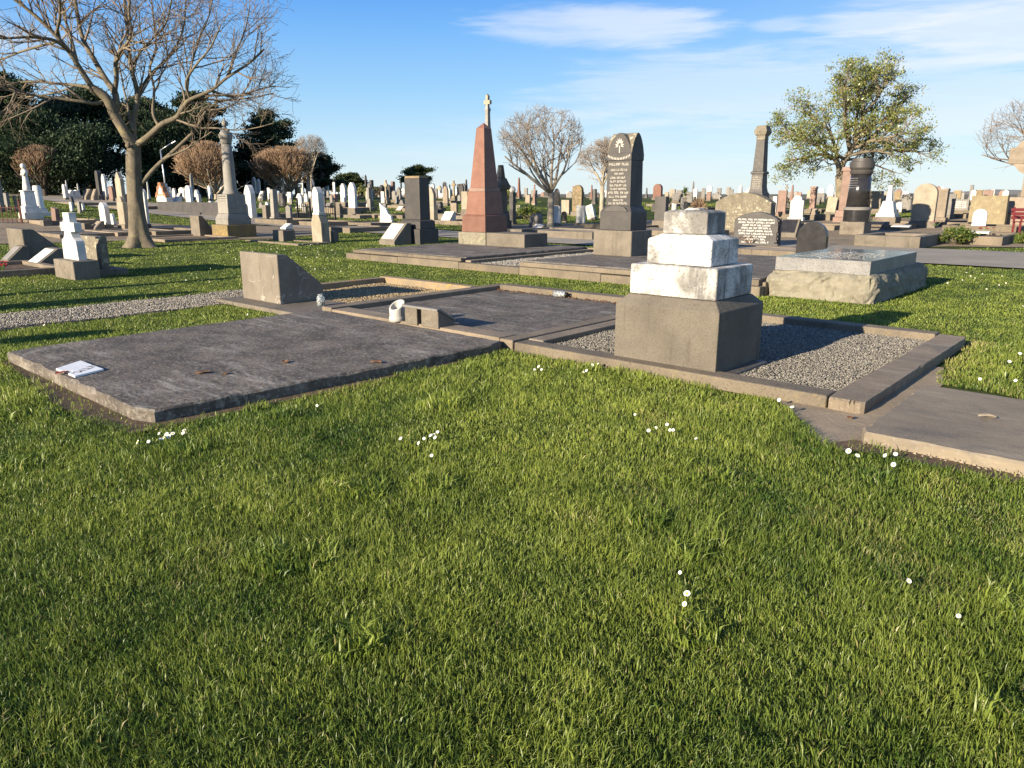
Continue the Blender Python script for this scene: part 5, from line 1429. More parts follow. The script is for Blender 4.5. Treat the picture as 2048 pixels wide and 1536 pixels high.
MB().lathe([(r * .2, h * .926), (r * .42, h * .94), (r * .47, h * .957), (r * .36, h * .972), (r * .15, h * .98), (r * .16, h * .99), (r * .03, h)], 18).build('urn', M['columngrey'], t, smooth=True)
lb = MB(); rr = random.Random(4)
for i in range(7): letters(lb, -w * .24, w * .24, h * .35 - i * h * .02, h * .009, -w * .645 / 2 + .01, rr)
lb.build('inscription', M['inscrdark'], t)

# slender cross column behind the obelisk
X, Y, z0, h, mp = spot(977, 436, 187)
t = thing('cross_column', 'slender grey shaft topped by a small cross rising behind the pink obelisk', 'cross', (X, Y, z0 - .03), YAW, 'stone crosses')
def sq(secs):
    m = MB(); vs = []
    for z, q in secs: vs += [(-q / 2, -q / 2, z), (q / 2, -q / 2, z), (q / 2, q / 2, z), (-q / 2, q / 2, z)]
    n = len(secs); f = [(3, 2, 1, 0), tuple(range(4 * n - 4, 4 * n))]
    for L in range(0, 4 * n - 4, 4):
        for k in range(4): f.append((L + k, L + (k + 1) % 4, L + 4 + (k + 1) % 4, L + 4 + k))
    m.add(vs, f); return m
sq([(0, 30 * mp), (h * .1, 30 * mp), (h * .101, 24 * mp), (h * .24, 22 * mp)]).build('base', M['grey'], t)
sq([(h * .241, 15 * mp), (h * .85, 6.5 * mp)]).build('shaft', M['columngrey'], t)
sq([(h * .851, 7.0 * mp), (h * .868, 7.0 * mp), (h * .869, 8.4 * mp), (h * .882, 8.6 * mp), (h * .90, 6.0 * mp)]).build('collar', M['columngrey'], t)
u_ = h * .10
m = MB().prism([(-.028 * h, 0), (.028 * h / 2, 0)] and [(.010 * h, 0), (.011 * h, .022 * h), (.034 * h, .020 * h), (.034 * h, .052 * h), (.011 * h, .050 * h), (.013 * h, .085 * h), (0, .10 * h), (-.013 * h, .085 * h), (-.011 * h, .050 * h), (-.034 * h, .052 * h), (-.034 * h, .020 * h), (-.011 * h, .022 * h), (-.010 * h, 0)], -.012 * h, .012 * h)
m.xf(Matrix.Translation((0, 0, h * .90))).build('cross', M['cream'], t)

# black square monument
X, Y, z0, h, mp = spot(837, 489, 350, .5)
t = thing('pillar_monument', 'square dark monument with pale weathered top beside the large slant marker', 'monument', (X, Y, z0 - .03), YAW, 'pillar monuments')
MB().cbox(1.02, .78, 0, h * .235).build('base', M['charcoal'], t, .015)
MB().cbox(.90, .62, h * .237, h * .345).join(MB().cbox(.90, .62, h * .3452, h * .37, .06), 0).build('plinth', M['charcoal'], t, .01)
MB().cbox(.70, .42, h * .372, h * .965, .012).build('shaft', M['charcoal'], t, .01)
MB().cbox(.676, .396, h * .966, h, .015).build('cap', M['tanlichen'], t, .01)

# flared dark column
X, Y, z0, h, mp = spot(1511, 452, 250, .2)
t = thing('column_monument', 'tall dark tapering column with carved pale head rising behind the lichened headstone', 'column', (X, Y, z0 - .03), YAW, 'column monuments')
w = 41 * mp / 1.38
def ring4(m, secs):
    vs = []
    for z, q in secs: vs += [(-q / 2, -q / 2, z), (q / 2, -q / 2, z), (q / 2, q / 2, z), (-q / 2, q / 2, z)]
    n = len(secs); f = [(3, 2, 1, 0), tuple(range(4 * n - 4, 4 * n))]
    for L in range(0, 4 * n - 4, 4):
        for k in range(4): f.append((L + k, L + (k + 1) % 4, L + 4 + (k + 1) % 4, L + 4 + k))
    m.add(vs, f); return m
ring4(MB(), [(0, w * 1.15), (h * .22, w * 1.15)]).build('base', M['concrete'], t, .02)
ring4(MB(), [(h * .222, w * 1.08), (h * .33, w * 1.04), (h * .35, w * .93), (h * .40, w * .80), (h * .525, w * .74)]).build('plinth', M['bluestone'], t)
ring4(MB(), [(h * .526, w * .86), (h * .535, w * .90), (h * .545, w * .90), (h * .555, w * .78)]).build('moulding', M['bluestone'], t, .01)
ring4(MB(), [(h * .556, w * .70), (h * .86, w * .56)]).build('shaft', M['bluestone'], t, .008)
ring4(MB(), [(h * .861, w * .60), (h * .90, w * .58), (h * .915, w * .78), (h * .945, w * .88), (h * .97, w * .74), (h, w * .62)]).build('carved_head', M['lichen'], t, .02)
lb = MB(); rr = random.Random(5)
for i in range(6): letters(lb, -w * .28, w * .28, h * .49 - i * h * .022, h * .011, -w * .385 - i * .004, rr)
lb.build('inscription', M['inscrgold'], t)

# black round column
X, Y, z0, h, mp = spot(1709, 471, 315, .55)
t = thing('column_monument', 'polished black round column with a banded grey capital on a concrete block', 'column', (X, Y, z0 - .03), YAW, 'column monuments')
w = 64 * mp / 1.38
MB().cbox(w, w, 0, h * .185).build('base', M['concrete'], t, .03)
r = 25 * mp
MB().lathe([(r * 1.0, h * .186), (r * 1.0, h * .335)], 36).build('plinth', M['black'], t, smooth=False)
MB().lathe([(r * 1.03, h * .336), (r * 1.03, h * .355), (r * .92, h * .375)], 36).build('moulding', M['grey'], t)
MB().lathe([(r * .88, h * .376), (r * .74, h * .80)], 40).build('shaft', M['black'], t, smooth=True)
MB().lathe([(r * .80, h * .801), (r * .86, h * .83), (r * .78, h * .85), (r * .90, h * .88), (r * .90, h * .955), (r * .80, h * .96), (r * .76, h)], 36).build('capital', M['charcoal'], t)
lb = MB()
for i in range(5):
    for k in range(-4, 5):
        q = R(-118 + k * 7); rr_ = r * (.79 - i * -.012)
        lb.box(rr_ * math.cos(q) - .010, rr_ * math.cos(q) + .010, rr_ * math.sin(q) - .004, rr_ * math.sin(q) + .006, h * (.74 - i * .03), h * (.748 - i * .03))
lb.build('inscription', M['grey'], t)

# stone cross at the right frame edge
X, Y, z0, h, mp = spot(2050, 452, 276, .2)
t = thing('celtic_cross', 'massive sandy stone cross on a stepped base cut off by the right frame edge', 'cross', (X, Y, z0 - .03), YAW, 'stone crosses')
w = 92 * mp
MB().cbox(w * 1.25, w * .9, 0, h * .16).build('base', M['beige'], t, .02)
MB().cbox(w * .95, w * .62, h * .162, h * .34, w * .06).build('plinth', M['beige'], t, .015)
MB().prism(cross_outline(w * .98, h * .66, .34), -.13, .13).xf(Matrix.Translation((0, 0, h * .342))).build('cross', M['beige'], t, .015)
ring_mb(w * .27, w * .42, -.10, .10, h * .342 + h * .66 * .72, 28).build('ring', M['beige'], t)

# orange-trimmed memorial
X, Y, z0, h, mp = spot(331, 414, 366)
t = thing('gabled_memorial', 'white stepped memorial edged with orange brick trim behind the road wall', 'memorial', (X, Y, z0 - .03), YAW)
w = 35 * mp / .8
ol = [(-.5, 0), (.5, 0), (.5, .45), (.36, .62), (.28, .62), (.26, .84), (.12, .86), (.10, 1), (-.10, 1), (-.12, .86), (-.26, .84), (-.28, .62), (-.36, .62), (-.5, .45)]
MB().prism([(x * w, z * h) for x, z in ol], -.2, .2).build('wall', M['bright'], t, .01)
for i in range(2, len(ol)):
    p, q = ol[i], ol[(i + 1) % len(ol)] if i + 1 < len(ol) else ol[0]
    if i == len(ol) - 1: break
    m = MB(); dx, dz = (q[0] - p[0]) * w, (q[1] - p[1]) * h; L = math.hypot(dx, dz) + .02; a_ = math.atan2(dz, dx)
    m.box(-.01, L, -.235, .02, -.06, .09); m.xf(Matrix.Translation((p[0] * w, 0, p[1] * h)) @ Matrix.Rotation(-a_, 4, 'Y'))
    m.build('brick_trim', M['orange'], t)
MB().box(-.30 * w, .30 * w, -.232, -.201, h * .50, h * .56).build('brick_trim', M['orange'], t)

# ------------------------------------------------------------------ the left-hand group near the lawn
X, Y, z0, h, mp = spot(157, 559, 425, .30)
t = thing('cross_monument', 'clean white marble cross on a concrete block at the near left', 'cross', (X, Y, -.02), YAW, 'stone crosses')
MB().cbox(.98, .44, 0, .355).build('base', M['concrete'], t, .015)
hb_ = h
mb = MB().prism([(-.37, .357), (.37, .357), (.35, hb_ * .56), (.33, hb_ * .60), (.22, hb_ * .64), (.165, hb_ * .70), (.15, hb_ * .73), (-.15, hb_ * .73), (-.165, hb_ * .70), (-.22, hb_ * .64), (-.33, hb_ * .60), (-.35, hb_ * .56)], -.075, .075)
mb.build('die', M['bright'], t, .01)
MB().prism([(-.34, hb_ * .732), (.34, hb_ * .732), (.34, hb_ * .87), (.15, hb_ * .87), (.15, hb_ + .02), (-.15, hb_ + .02), (-.15, hb_ * .87), (-.34, hb_ * .87)], -.065, .065).build('cross', M['bright'], t, .008)
X, Y, z0, h, mp = spot(196, 550, 470, .35)
t = thing('headstone', 'weathered grey-cream flat-topped headstone beside the white cross at the near left', 'headstone', (X, Y, -.02), YAW, 'headstones')
MB().cbox(1.15, .55, 0, .13, cx=.05, cy=.06).build('base', M['concrete'], t, .012)
MB().prism(outline('rect', .95, h - .13), -.075, .075).xf(Matrix.Translation((0, 0, .132))).build('tablet', M['lichen'], t, .01)
put('reardesk', 80, 524, 456, 100, 'bluestone', 'large grey desk marker with a dark slanted face at the near left', base='concrete', k=.78)
put('desk', 93, 538, 497, 74, 'bright', 'white tablet on a slanted concrete marker in front of the large grey desk marker', base='concrete', k=.9)
put('desk', 32, 529, 492, 52, 'grey', 'plain grey slanted marker nearest the left frame edge', base='concrete', k=.9)

def kerb(px, py, wa, lb_, h, mat, label, fill=None, fz=.6, name='kerbed_plot', wd_=.16, grp='kerbed grave plots', ab=None):
    X, Y = ground(px, py) if ab is None else W(*ab).xy; a, b = loc(X, Y); z0 = G(X, Y)
    t = thing(name, label, 'kerbed plot', (X, Y, z0 - .04), YAW, grp)
    MB().box(-wa, 0, 0, wd_, 0, h + .04).build('kerb', M[mat], t, .012)
    MB().box(-wa, 0, lb_ - wd_, lb_, 0, h + .035).build('kerb', M[mat], t, .012)
    MB().box(-wa, -wa + wd_, wd_ + .003, lb_ - wd_ - .003, 0, h + .037).build('kerb', M[mat], t, .012)
    MB().box(-wd_, 0, wd_ + .003, lb_ - wd_ - .003, 0, h + .037).build('kerb', M[mat], t, .012)
    if fill: MB().box(-wa + wd_ + .002, -wd_ - .002, wd_ + .002, lb_ - wd_ - .002, 0, h * fz + .04).build('infill', M[fill], t)
    return t
kerb(134, 556, 2.4, 3.1, .13, 'kerbgrey', 'low dark kerbed plot under the near left group of markers', 'soil', .4, ab=(-11.36, -3.3))
kerb(1838, 498, 1.75, 2.3, .33, 'concrete', 'thick concrete kerbed plot at the far side of the right-hand road', 'pathconcrete', .7, wd_=.25)
kerb(2003, 493, 1.15, 3.4, .27, 'kerb', 'low kerbed plot right of the shrub by the right-hand road', 'soil', .6)
kerb(1594, 525, 2.6, 1.5, .24, 'kerb', 'concrete kerbed plot under the white-lettered dark headstone', 'pathconcrete', .9)
kerb(330, 486, 2.6, 2.4, .10, 'kerbgrey', 'low grey kerbed plot right of the bare trunk by the road', 'soil', .5)
kerb(312, 472, 2.8, 2.0, .16, 'kerb', 'sandy kerbed plot behind the one at the bare trunk', 'gravelbed', .5)
kerb(120, 478, 3.0, 2.4, .14, 'kerbgrey', 'dark kerbed plot behind the large grey desk marker', 'darkslab', .8)
kerb(236, 474, 3.0, 2.2, .15, 'kerbgrey', 'brownish kerbed plot left of the bare trunk', 'darkslab', .8)
kerb(88, 452, 3.2, 2.4, .2, 'kerbgrey', 'dark kerbed plot below the cloaked white figure', 'soil', .5)
kerb(596, 492, 3.0, 1.2, .06, 'kerb', 'thin pale kerb line on the near lawn beside the low concrete block', None)
kerb(700, 467, 2.4, 2.2, .20, 'kerb', 'sandy kerbed plot right of the leaning cream-white monument', 'greyslab', .8)
kerb(742, 456, 2.2, 2.2, .20, 'kerb', 'sandy kerbed plot left of the broken white slab', 'greyslab', .8)
kerb(645, 455, 3.2, 2.0, .22, 'kerb', 'long kerbed plot in front of the small iron fence', 'gravelbed', .6)
kerb(574, 452, 2.6, 2.0, .25, 'kerb', 'kerbed plot under the square pale grey pillar', 'gravelbed', .6)
kerb(930, 452, 2.2, 2.0, .2, 'kerbgrey', 'dark kerbed plot close left of the pink obelisk', 'soil', .5)
kerb(1184, 481, 3.6, 2.2, .26, 'concrete', 'stained concrete plot wall between the pink obelisk and the tall dark headstone', 'pathconcrete', .8)
kerb(1400, 476, 3.4, 2.2, .2, 'kerb', 'kerbed plot behind the white stepped pedestal', 'greyslab', .9)
kerb(1470, 520, 2.6, 2.0, .08, 'kerbgrey', 'low kerbed slab behind the raised plots', 'greyslab', .8)
kerb(1668, 462, 2.2, 2.4, .2, 'kerb', 'kerbed plot left of the black round column', 'gravelbed', .6)
kerb(1800, 462, 2.2, 2.4, .22, 'kerb', 'kerbed plot below the bright white obelisk', 'gravelbed', .6)
kerb(1935, 455, 2.6, 2.6, .2, 'kerb', 'kerbed plot with grass in front of the sandy square pillar', None)
kerb(2040, 466, 2.6, 2.4, .22, 'kerb', 'kerbed plot under the wide yellow block', 'pathconcrete', .7)
kerb(1290, 462, 3.0, 2.2, .2, 'kerb', 'kerbed plot below the red round-topped headstone', 'greyslab', .8)
kerb(470, 437, 8.5, .5, .75, 'charcoal', 'long low dark stone wall along the far side of the left road', 'darkslab', .98, name='low_wall', wd_=.18, grp='low walls')
kerb(255, 421, 4.5, 2.2, .22, 'kerb', 'kerbed plot at the road verge left of the bare trunk', 'greyslab', .8)
kerb(160, 412, 6.0, 2.2, .2, 'kerb', 'kerbed verge plot below the white slanted tablets', None)
sheet('concrete_path', [(-6.2, 9.4), (.2, 9.4), (.4, 12.9), (-6.2, 12.9)], .009, M['greyslab'])

g8 = np.random.default_rng(41)
for i in range(46):
    left_ = i < 24
    px, py = (float(g8.uniform(480, 1000)), float(g8.uniform(402, 440))) if left_ else (float(g8.uniform(1290, 2040)), float(g8.uniform(404, 440)))
    X, Y = ground(px, py); z0 = G(X, Y); wa, lb_, hh = g8.uniform(1.2, 2.6), g8.uniform(1.6, 2.4), g8.uniform(.10, .26)
    m = MB()
    for (x0, x1, y0, y1) in ((0, wa, 0, .16), (0, wa, lb_ - .16, lb_), (0, .16, .163, lb_ - .163), (wa - .16, wa, .163, lb_ - .163)): m.box(x0, x1, y0, y1, 0, hh + .03)
    m.box(.162, wa - .162, .162, lb_ - .162, 0, hh * .6, 1)
    o = m.build('kerbed_plot', [M[['kerb', 'kerbgrey', 'concrete'][i % 3]], M[['gravelbed', 'greyslab', 'soil', 'darkslab'][i % 4]]]); o.location = (X, Y, z0 - .03); o.rotation_euler = (0, 0, YAW)
    tag(o, 'low kerbed plot, one of many alike among the ' + ('middle rows left of the pink obelisk' if left_ else 'rows right of the tall dark headstone'), 'kerbed plot', 'low plots of the middle rows' if left_ else 'low plots of the right-hand rows')

# ------------------------------------------------------------------ things lying on the graves
def flowers(px, py, z, n, size, mat, label, name='flower_bunch', spread=.1, green=True):
    X, Y = ground(px, py); z += G(X, Y)
    t = thing(name, label, 'flowers', (X, Y, z)); rr = random.Random(int(px)); st = MB(); bl = MB()
    for i in range(n):
        x, y, h = rr.gauss(0, spread), rr.gauss(0, spread * .7), size * rr.uniform(1.2, 3)
        st.tube([(x * .3, y * .3, 0), (x, y, h)], [.006, .004], 4)
        for k in range(6):
            q = k * PI / 3 + rr.random(); c = Vector((x, y, h))
            bl.add([c, c + Vector((math.cos(q) * size, math.sin(q) * size, size * .4)), c + Vector((math.cos(q + .7) * size, math.sin(q + .7) * size, size * .5))], [(0, 1, 2)])
    st.build('stems', M['stem'] if green else M['deadleaf'], t); bl.build('blooms', M[mat], t)
flowers(4, 546, .05, 14, .055, 'redflower', 'bunch of red and pink flowers at the left frame edge by the slanted markers')
flowers(1500, 504, .24, 16, .05, 'deadleaf', 'withered brown flowers in front of the white-lettered dark headstone', green=False, spread=.16)
flowers(1966, 482, .26, 9, .06, 'redflower', 'small red flowers on the low kerbed plot near the maroon bench')
flowers(1868, 468, .3, 8, .05, 'pinkflower', 'faded pink flowers below the large cream round headstone')
flowers(1745, 452, .2, 8, .06, 'pinkflower', 'pink flowers between the black column and the bright white obelisk')
flowers(540, 437, .1, 9, .07, 'yolk', 'yellowish flowers at the foot of the square pale grey pillar')
X, Y, z0, h, mp = spot(1554, 502, 428)
t = thing('metal_vase', 'thin black twisted metal stand at the right side of the white-lettered dark headstone', 'vase', (X, Y, z0 + .2), YAW)
MB().lathe([(.10, 0), (.09, .02), (.02, .03), (.018, .05)], 12).build('foot', M['blackiron'], t)
mb = MB()
for k in range(3):
    mb.tube([(.035 * math.cos(i * .9 + k * 2.1) * (1 + .6 * math.sin(i * .7)), .035 * math.sin(i * .9 + k * 2.1), .05 + i * .052) for i in range(13)], [.012] * 13, 5)
mb.build('twisted_stem', M['blackiron'], t)
MB().lathe([(.02, .70), (.05, .76), (.06, .84), (.055, .84), (.045, .77), (.015, .72)], 12).build('cup', M['blackiron'], t)
for (px, py, lab, wd__, m_) in ((1800, 469, 'white flat tablet lying below the large cream round headstone', .62, 'bright'), (1958, 484, 'white flat tablet lying on the low kerbed plot beside red flowers', .5, 'bright')):
    X, Y, z0, h, mp = spot(px, py, py - 6)
    o = MB().prismx([(-.14, 0), (.14, 0), (.14, .07), (-.14, .03)], -wd__ / 2, wd__ / 2).build('flat_tablet', M[m_], None, .006)
    o.location = (X, Y, z0 + .27); o.rotation_euler = (0, 0, YAW); tag(o, lab, 'tablet', 'flat tablets')
X, Y, z0, h, mp = spot(575, 463, 447, .3)
put('book', 574, 466, 447, 26, 'bright', 'white open-book memorial standing on the low wide concrete block', base='concrete')

# ------------------------------------------------------------------ bench, railings, lamp, far hedge and hills
X, Y, z0, h, mp = spot(2071, 468, 418)
t = thing('park_bench', 'maroon slatted bench at the right frame edge', 'bench', (X, Y, z0), YAW + R(35))
for i in range(4): MB().box(-.8, .8, -.30 + i * .115, -.30 + i * .115 + .095, .42, .45).build('seat_slat', M['maroon'], t, .006)
for i in range(3):
    m = MB().box(-.8, .8, -.018, .018, 0, .11); m.xf(Matrix.Translation((0, .22 + i * .035, .52 + i * .14)) @ Matrix.Rotation(R(-14), 4, 'X')); m.build('back_slat', M['maroon'], t, .006)
for x in (-.7, .7):
    MB().box(x - .03, x + .03, -.28, -.22, 0, .42).join(MB().box(x - .03, x + .03, .16, .22, 0, .419), 0).build('leg', M['maroon'], t, .006)
    MB().prismx([(.17, .42), (.23, .42), (.34, .95), (.29, .95)], x - .025, x + .025).build('back_support', M['maroon'], t)
    MB().box(x - .035, x + .035, -.32, .24, .62, .655).join(MB().box(x - .03, x + .03, -.30, -.25, .45, .62), 0).build('armrest', M['maroon'], t, .006)

def railing(x0, y0, x1, y1, h, label, mat, ret=0.0):
    A = Vector(ground(x0, y0)); B = Vector(ground(x1, y1)); d = B - A; L = d.length; n = max(6, int(L / .16))
    t = thing('iron_railing', label, 'railing', (A.x, A.y, G(*A)), math.atan2(d.y, d.x), 'iron railings')
    dz = G(*B) - G(*A)
    b = MB()
    for i in range(n + 1):
        x = L * i / n; z = dz * i / n; b.box(x - .011, x + .011, -.011, .011, z, z + h)
    b.build('bars', M[mat], t)
    b = MB()
    for zz in (.12, h - .14):
        b.add([(0, -.014, zz), (L, -.014, zz + dz), (L, .014, zz + dz), (0, .014, zz), (0, -.014, zz + .035), (L, -.014, zz + dz + .035), (L, .014, zz + dz + .035), (0, .014, zz + .035)],
              [(0, 3, 2, 1), (4, 5, 6, 7), (0, 1, 5, 4), (1, 2, 6, 5), (2, 3, 7, 6), (3, 0, 4, 7)])
    b.build('rails', M[mat], t)
    for x, z in ((0, 0), (L, dz)): MB().box(x - .035, x + .035, -.035, .035, z, z + h + .15).join(MB().ball((x, 0, z + h + .19), .05, 8), 0).build('post', M[mat], t)
railing(-30, 446, 44, 447, .75, 'rusty red-brown iron railing at the left frame edge', 'iron')
railing(597, 444, 622, 446, .85, 'left half of the small iron fence behind the leaning cream-white monument', 'blackiron')
railing(640, 447, 671, 444, .85, 'right half of the small iron fence behind the leaning cream-white monument', 'blackiron')

X, Y, z0, h, mp = spot(334, 404, 300)
t = thing('street_lamp', 'grey street lamp with angled arm in front of the dark trees', 'street lamp', (X, Y, z0))
MB().tube([(0, 0, 0), (0, 0, h * .5), (-.05, 0, h)], [.06, .05, .045], 10).build('pole', M['steel'], t, smooth=True)
MB().tube([(-.05, 0, h - .02), (.75, 0, h + .45)], [.035, .03], 8).build('arm', M['steel'], t, smooth=True)
m = MB().cbox(.34, .13, -.03, .04, .02); m.xf(Matrix.Translation((.9, 0, h + .5)) @ Matrix.Rotation(R(-28), 4, 'Y')); m.build('lamp_head', M['steel'], t, .02)
X, Y, z0, h, mp = spot(392, 463, 441)
o = MB().tube([(0, 0, 0), (0, 0, .5)], [.03, .03], 8).join(MB().lathe([(.03, .5), (.035, .51), (.02, .55)], 8), 0).build('marker_post', M['bright']); o.location = (X, Y, z0)
tag(o, 'thin white marker post on the left road verge', 'post')

# low far rise on the right skyline
hm, hnt, hout = newmat('far_hill')
hp = nd(hnt, 'ShaderNodeNewGeometry').outputs['Position']
hc = mixc(hnt, ramp(hnt, noise(hnt, hp, .012, 5.0), .35, .65), (.17, .17, .15), (.23, .20, .16))
hb_s = nd(hnt, 'ShaderNodeBsdfPrincipled', {'Base Color': hc, 'Roughness': 1.0}); hnt.links.new(hb_s.outputs[0], hout.inputs[0])
mb = MB(); n = 60; vs = []
for i in range(n + 1):
    q = R(26 + 14 * i / n); rr_ = 1900
    hh = max(.5, 5 * math.sin(PI * i / n) ** .5) + 4 * vnoise(np.array([i * .23]), np.array([2.0]), 5)[0] * math.sin(PI * i / n) + .2 * (14 * math.exp(-((math.degrees(q) - 32.5) / 2.0) ** 2))
    for (r_, z) in ((rr_ - 300, 0), (rr_ - 90, hh * .75), (rr_, hh), (rr_ + 250, 0)): vs.append((r_ * math.sin(q), r_ * math.cos(q), z))
mb.add(vs, [(i * 4 + j, (i + 1) * 4 + j, (i + 1) * 4 + j + 1, i * 4 + j + 1) for i in range(n) for j in range(3)])
tag(mb.build('hills', hm, smooth=True), kind='structure')
# ------------------------------------------------------------------ trees
class Tree:
    def __init__(s, seed): s.r = random.Random(seed); s.thick = MB(); s.thin = MB(); s.tips = []; s.count = 0; s.pw = 2.0
    def put(s, pts, rad, lvl):
        s.count += 1
        if rad[0] > s.cut: s.thick.tube(pts, rad, 8 if rad[0] > .1 else 6)
        else: s.thin.tube(pts, rad, 4 if rad[0] > .02 else 3)
    def inside(s, p):
        if s.ell is None: return 0.0
        c, ra = s.ell
        e = s.pw
        return (abs(p.x - c[0]) / ra[0]) ** e + (abs(p.y - c[1]) / ra[1]) ** e + (abs(p.z - c[2]) / ra[2]) ** e
    def side(s, pts, rad, lvl, spec, t0=.2):
        """children along a finished branch"""
        n, ang, lf = spec['n'][lvl], spec['ang'], spec['len'][lvl]
        L = sum((pts[i + 1] - pts[i]).length for i in range(len(pts) - 1))
        for i in range(n):
            t = t0 + (1 - t0) * (i + s.r.random()) / n
            f = t * (len(pts) - 1); k = min(len(pts) - 2, int(f)); u = f - k
            p = pts[k].lerp(pts[k + 1], u); r = rad[k] + (rad[k + 1] - rad[k]) * u
            d = (pts[k + 1] - pts[k]).normalized()
            ax = d.orthogonal().normalized(); ax.rotate(Matrix.Rotation(s.r.uniform(0, 2 * PI), 3, d))
            c = d.copy(); c.rotate(Matrix.Rotation(R(s.r.uniform(*ang)), 3, ax))
            s.branch(p, c, lf * s.r.uniform(.6, 1.25) * (1.15 - .45 * t), min(r * .72, spec['r'][lvl]), lvl + 1, spec)
    def branch(s, p, d, L, r, lvl, spec):
        p = p.copy(); d = d.normalized(); n = 5 if lvl < 3 else 4
        pts = [p.copy()]; rad = [r]; last = spec['levels']
        rmin = spec['rmin']; lim = s.r.uniform(.72, 1.12)
        for i in range(n):
            j = spec['wob'] * (1.0 if lvl < 3 else 1.3)
            d = (d + Vector((s.r.gauss(0, j), s.r.gauss(0, j), s.r.gauss(0, j))) + Vector((0, 0, spec['up'][min(lvl, len(spec['up']) - 1)]))).normalized()
            if s.ell is not None:
                q = s.inside(p + d * L / n)
                if q > lim and lvl > 0:
                    if i < 1: return
                    break
            p = p + d * (L / n); pts.append(p.copy()); rad.append(max(rmin, r * (1 - .62 * (i + 1) / n)))
        if len(pts) < 2: return
        s.put(pts, rad, lvl)
        if lvl >= last: s.tips.append((pts[-1], (pts[-1] - pts[-2]).normalized())); return
        s.side(pts, rad, lvl, spec, .18)
    def done(s, name, label, loc_, trunk, crown, cname='crown', group='bare trees', parent=None):
        o = thing(name, label, 'tree', loc_, 0, group) if parent is None else parent
        s.thick.build('trunk', trunk, o, smooth=True)
        if s.thin.v: s.thin.build(cname, crown, o, smooth=True)
        return o

def leafcloud(name, C, size, mat, parent, aspect=.42, up=.2, seed=1, dry=0.0, dirs=None, jit=.9):
    """many leaf-sized faces at the points C"""
    g = np.random.default_rng(seed); C = np.asarray(C, float); n = len(C)
    d = g.normal(0, 1, (n, 3)) if dirs is None else np.asarray(dirs, float) + g.normal(0, jit * .5, (n, 3))
    d[:, 2] += up; d /= np.linalg.norm(d, axis=1)[:, None] + 1e-9
    q = g.normal(0, 1, (n, 3)); w = np.cross(d, q); w /= np.linalg.norm(w, axis=1)[:, None] + 1e-9
    s = (size * g.uniform(.6, 1.35, n))[:, None]
    V = np.stack([C - d * s * .5, C + w * s * aspect * .5, C + d * s * .5, C - w * s * aspect * .5], 1)
    nn = np.cross(d, w); V[:, 1] += nn * s * .10; V[:, 3] += nn * s * .10
    me = bpy.data.meshes.new(name)
    me.vertices.add(n * 4); me.vertices.foreach_set('co', V.ravel().astype(np.float32))
    me.loops.add(n * 4); me.loops.foreach_set('vertex_index', np.arange(n * 4).astype(np.int32))
    me.polygons.add(n); me.polygons.foreach_set('loop_start', (np.arange(n) * 4).astype(np.int32))
    me.update(calc_edges=True)
    for nm, a in (('tint', g.random(n)), ('dry', (g.random(n) < dry) * .9)):
        t_ = me.attributes.new(nm, 'FLOAT', 'POINT'); t_.data.foreach_set('value', np.repeat(a, 4).astype(np.float32))
    me.materials.append(mat)
    o = bpy.data.objects.new(name, me); COL.objects.link(o); o.parent = parent
    return o

# ---- the big bare tree on the left, limbs followed one by one
TX, TY = ground(281, 494); 
def pp(x, y, dy=0.0):
    """point of the tree's own plane (plus depth) relative to its foot"""
    Y = TY + dy; v = -(y - 768) / F; u = (x - 1024) / F; t_ = Y / (CP + v * SP)
    return Vector((u * t_ - TX, dy, EYE + (-SP + v * CP) * t_ - G(TX, TY)))
T = Tree(7); T.cut = .05; T.pw = 4.0
c_ = pp(190, 20); T.ell = ((c_.x, 0, c_.z), (346 * TY / F, 6.0, 320 * TY / F))
MPX = .60 * TY / F / CP
def limb(pix, r0, r1, d0=0.0, d1=0.0, lvl=1, spec=None, t0=.25):
    n = len(pix); raw = [pp(x, y, d0 + (d1 - d0) * i / (n - 1)) for i, (x, y) in enumerate(pix)]
    pts = []; 
    for i in range(n - 1):           # Catmull-Rom through the traced points
        a, b, c, e = raw[max(i - 1, 0)], raw[i], raw[i + 1], raw[min(i + 2, n - 1)]
        for k in range(4):
            u = k / 4
            pts.append(.5 * ((2 * b) + (c - a) * u + (2 * a - 5 * b + 4 * c - e) * u * u + (3 * b - a - 3 * c + e) * u ** 3))
    pts.append(raw[-1])
    m = len(pts); rad = [(r0 + (r1 - r0) * (i / (m - 1)) ** .8) * MPX for i in range(m)]
    T.thick.tube(pts, rad, 10 if r0 > 10 else 7)
    if spec: T.side(pts, rad, lvl, spec, t0)
SP1 = dict(n=[0, 6, 5, 5], ang=(24, 56), len=[0, 1.35, .85, .5], r=[0, .032, .015, .009], levels=4, up=[0, .07, .08, .06, .03], wob=.12, rmin=.0048)
SP2 = dict(SP1, n=[0, 8, 4, 4])
SP3 = dict(SP1, n=[0, 11, 5, 4])
TR = T.thick
pts = [(282, 505), (281, 492), (279, 470), (274, 430), (270, 395), (268, 350), (267, 312), (268, 288)]
raw = [pp(*q) for q in pts]; rads = [62, 44, 31, 25, 22.5, 21.5, 21.5, 18]
n_ = 30; vs_ = []; fs_ = []
zz = [raw[0].z + (raw[-1].z - raw[0].z) * i / 24 for i in range(25)]
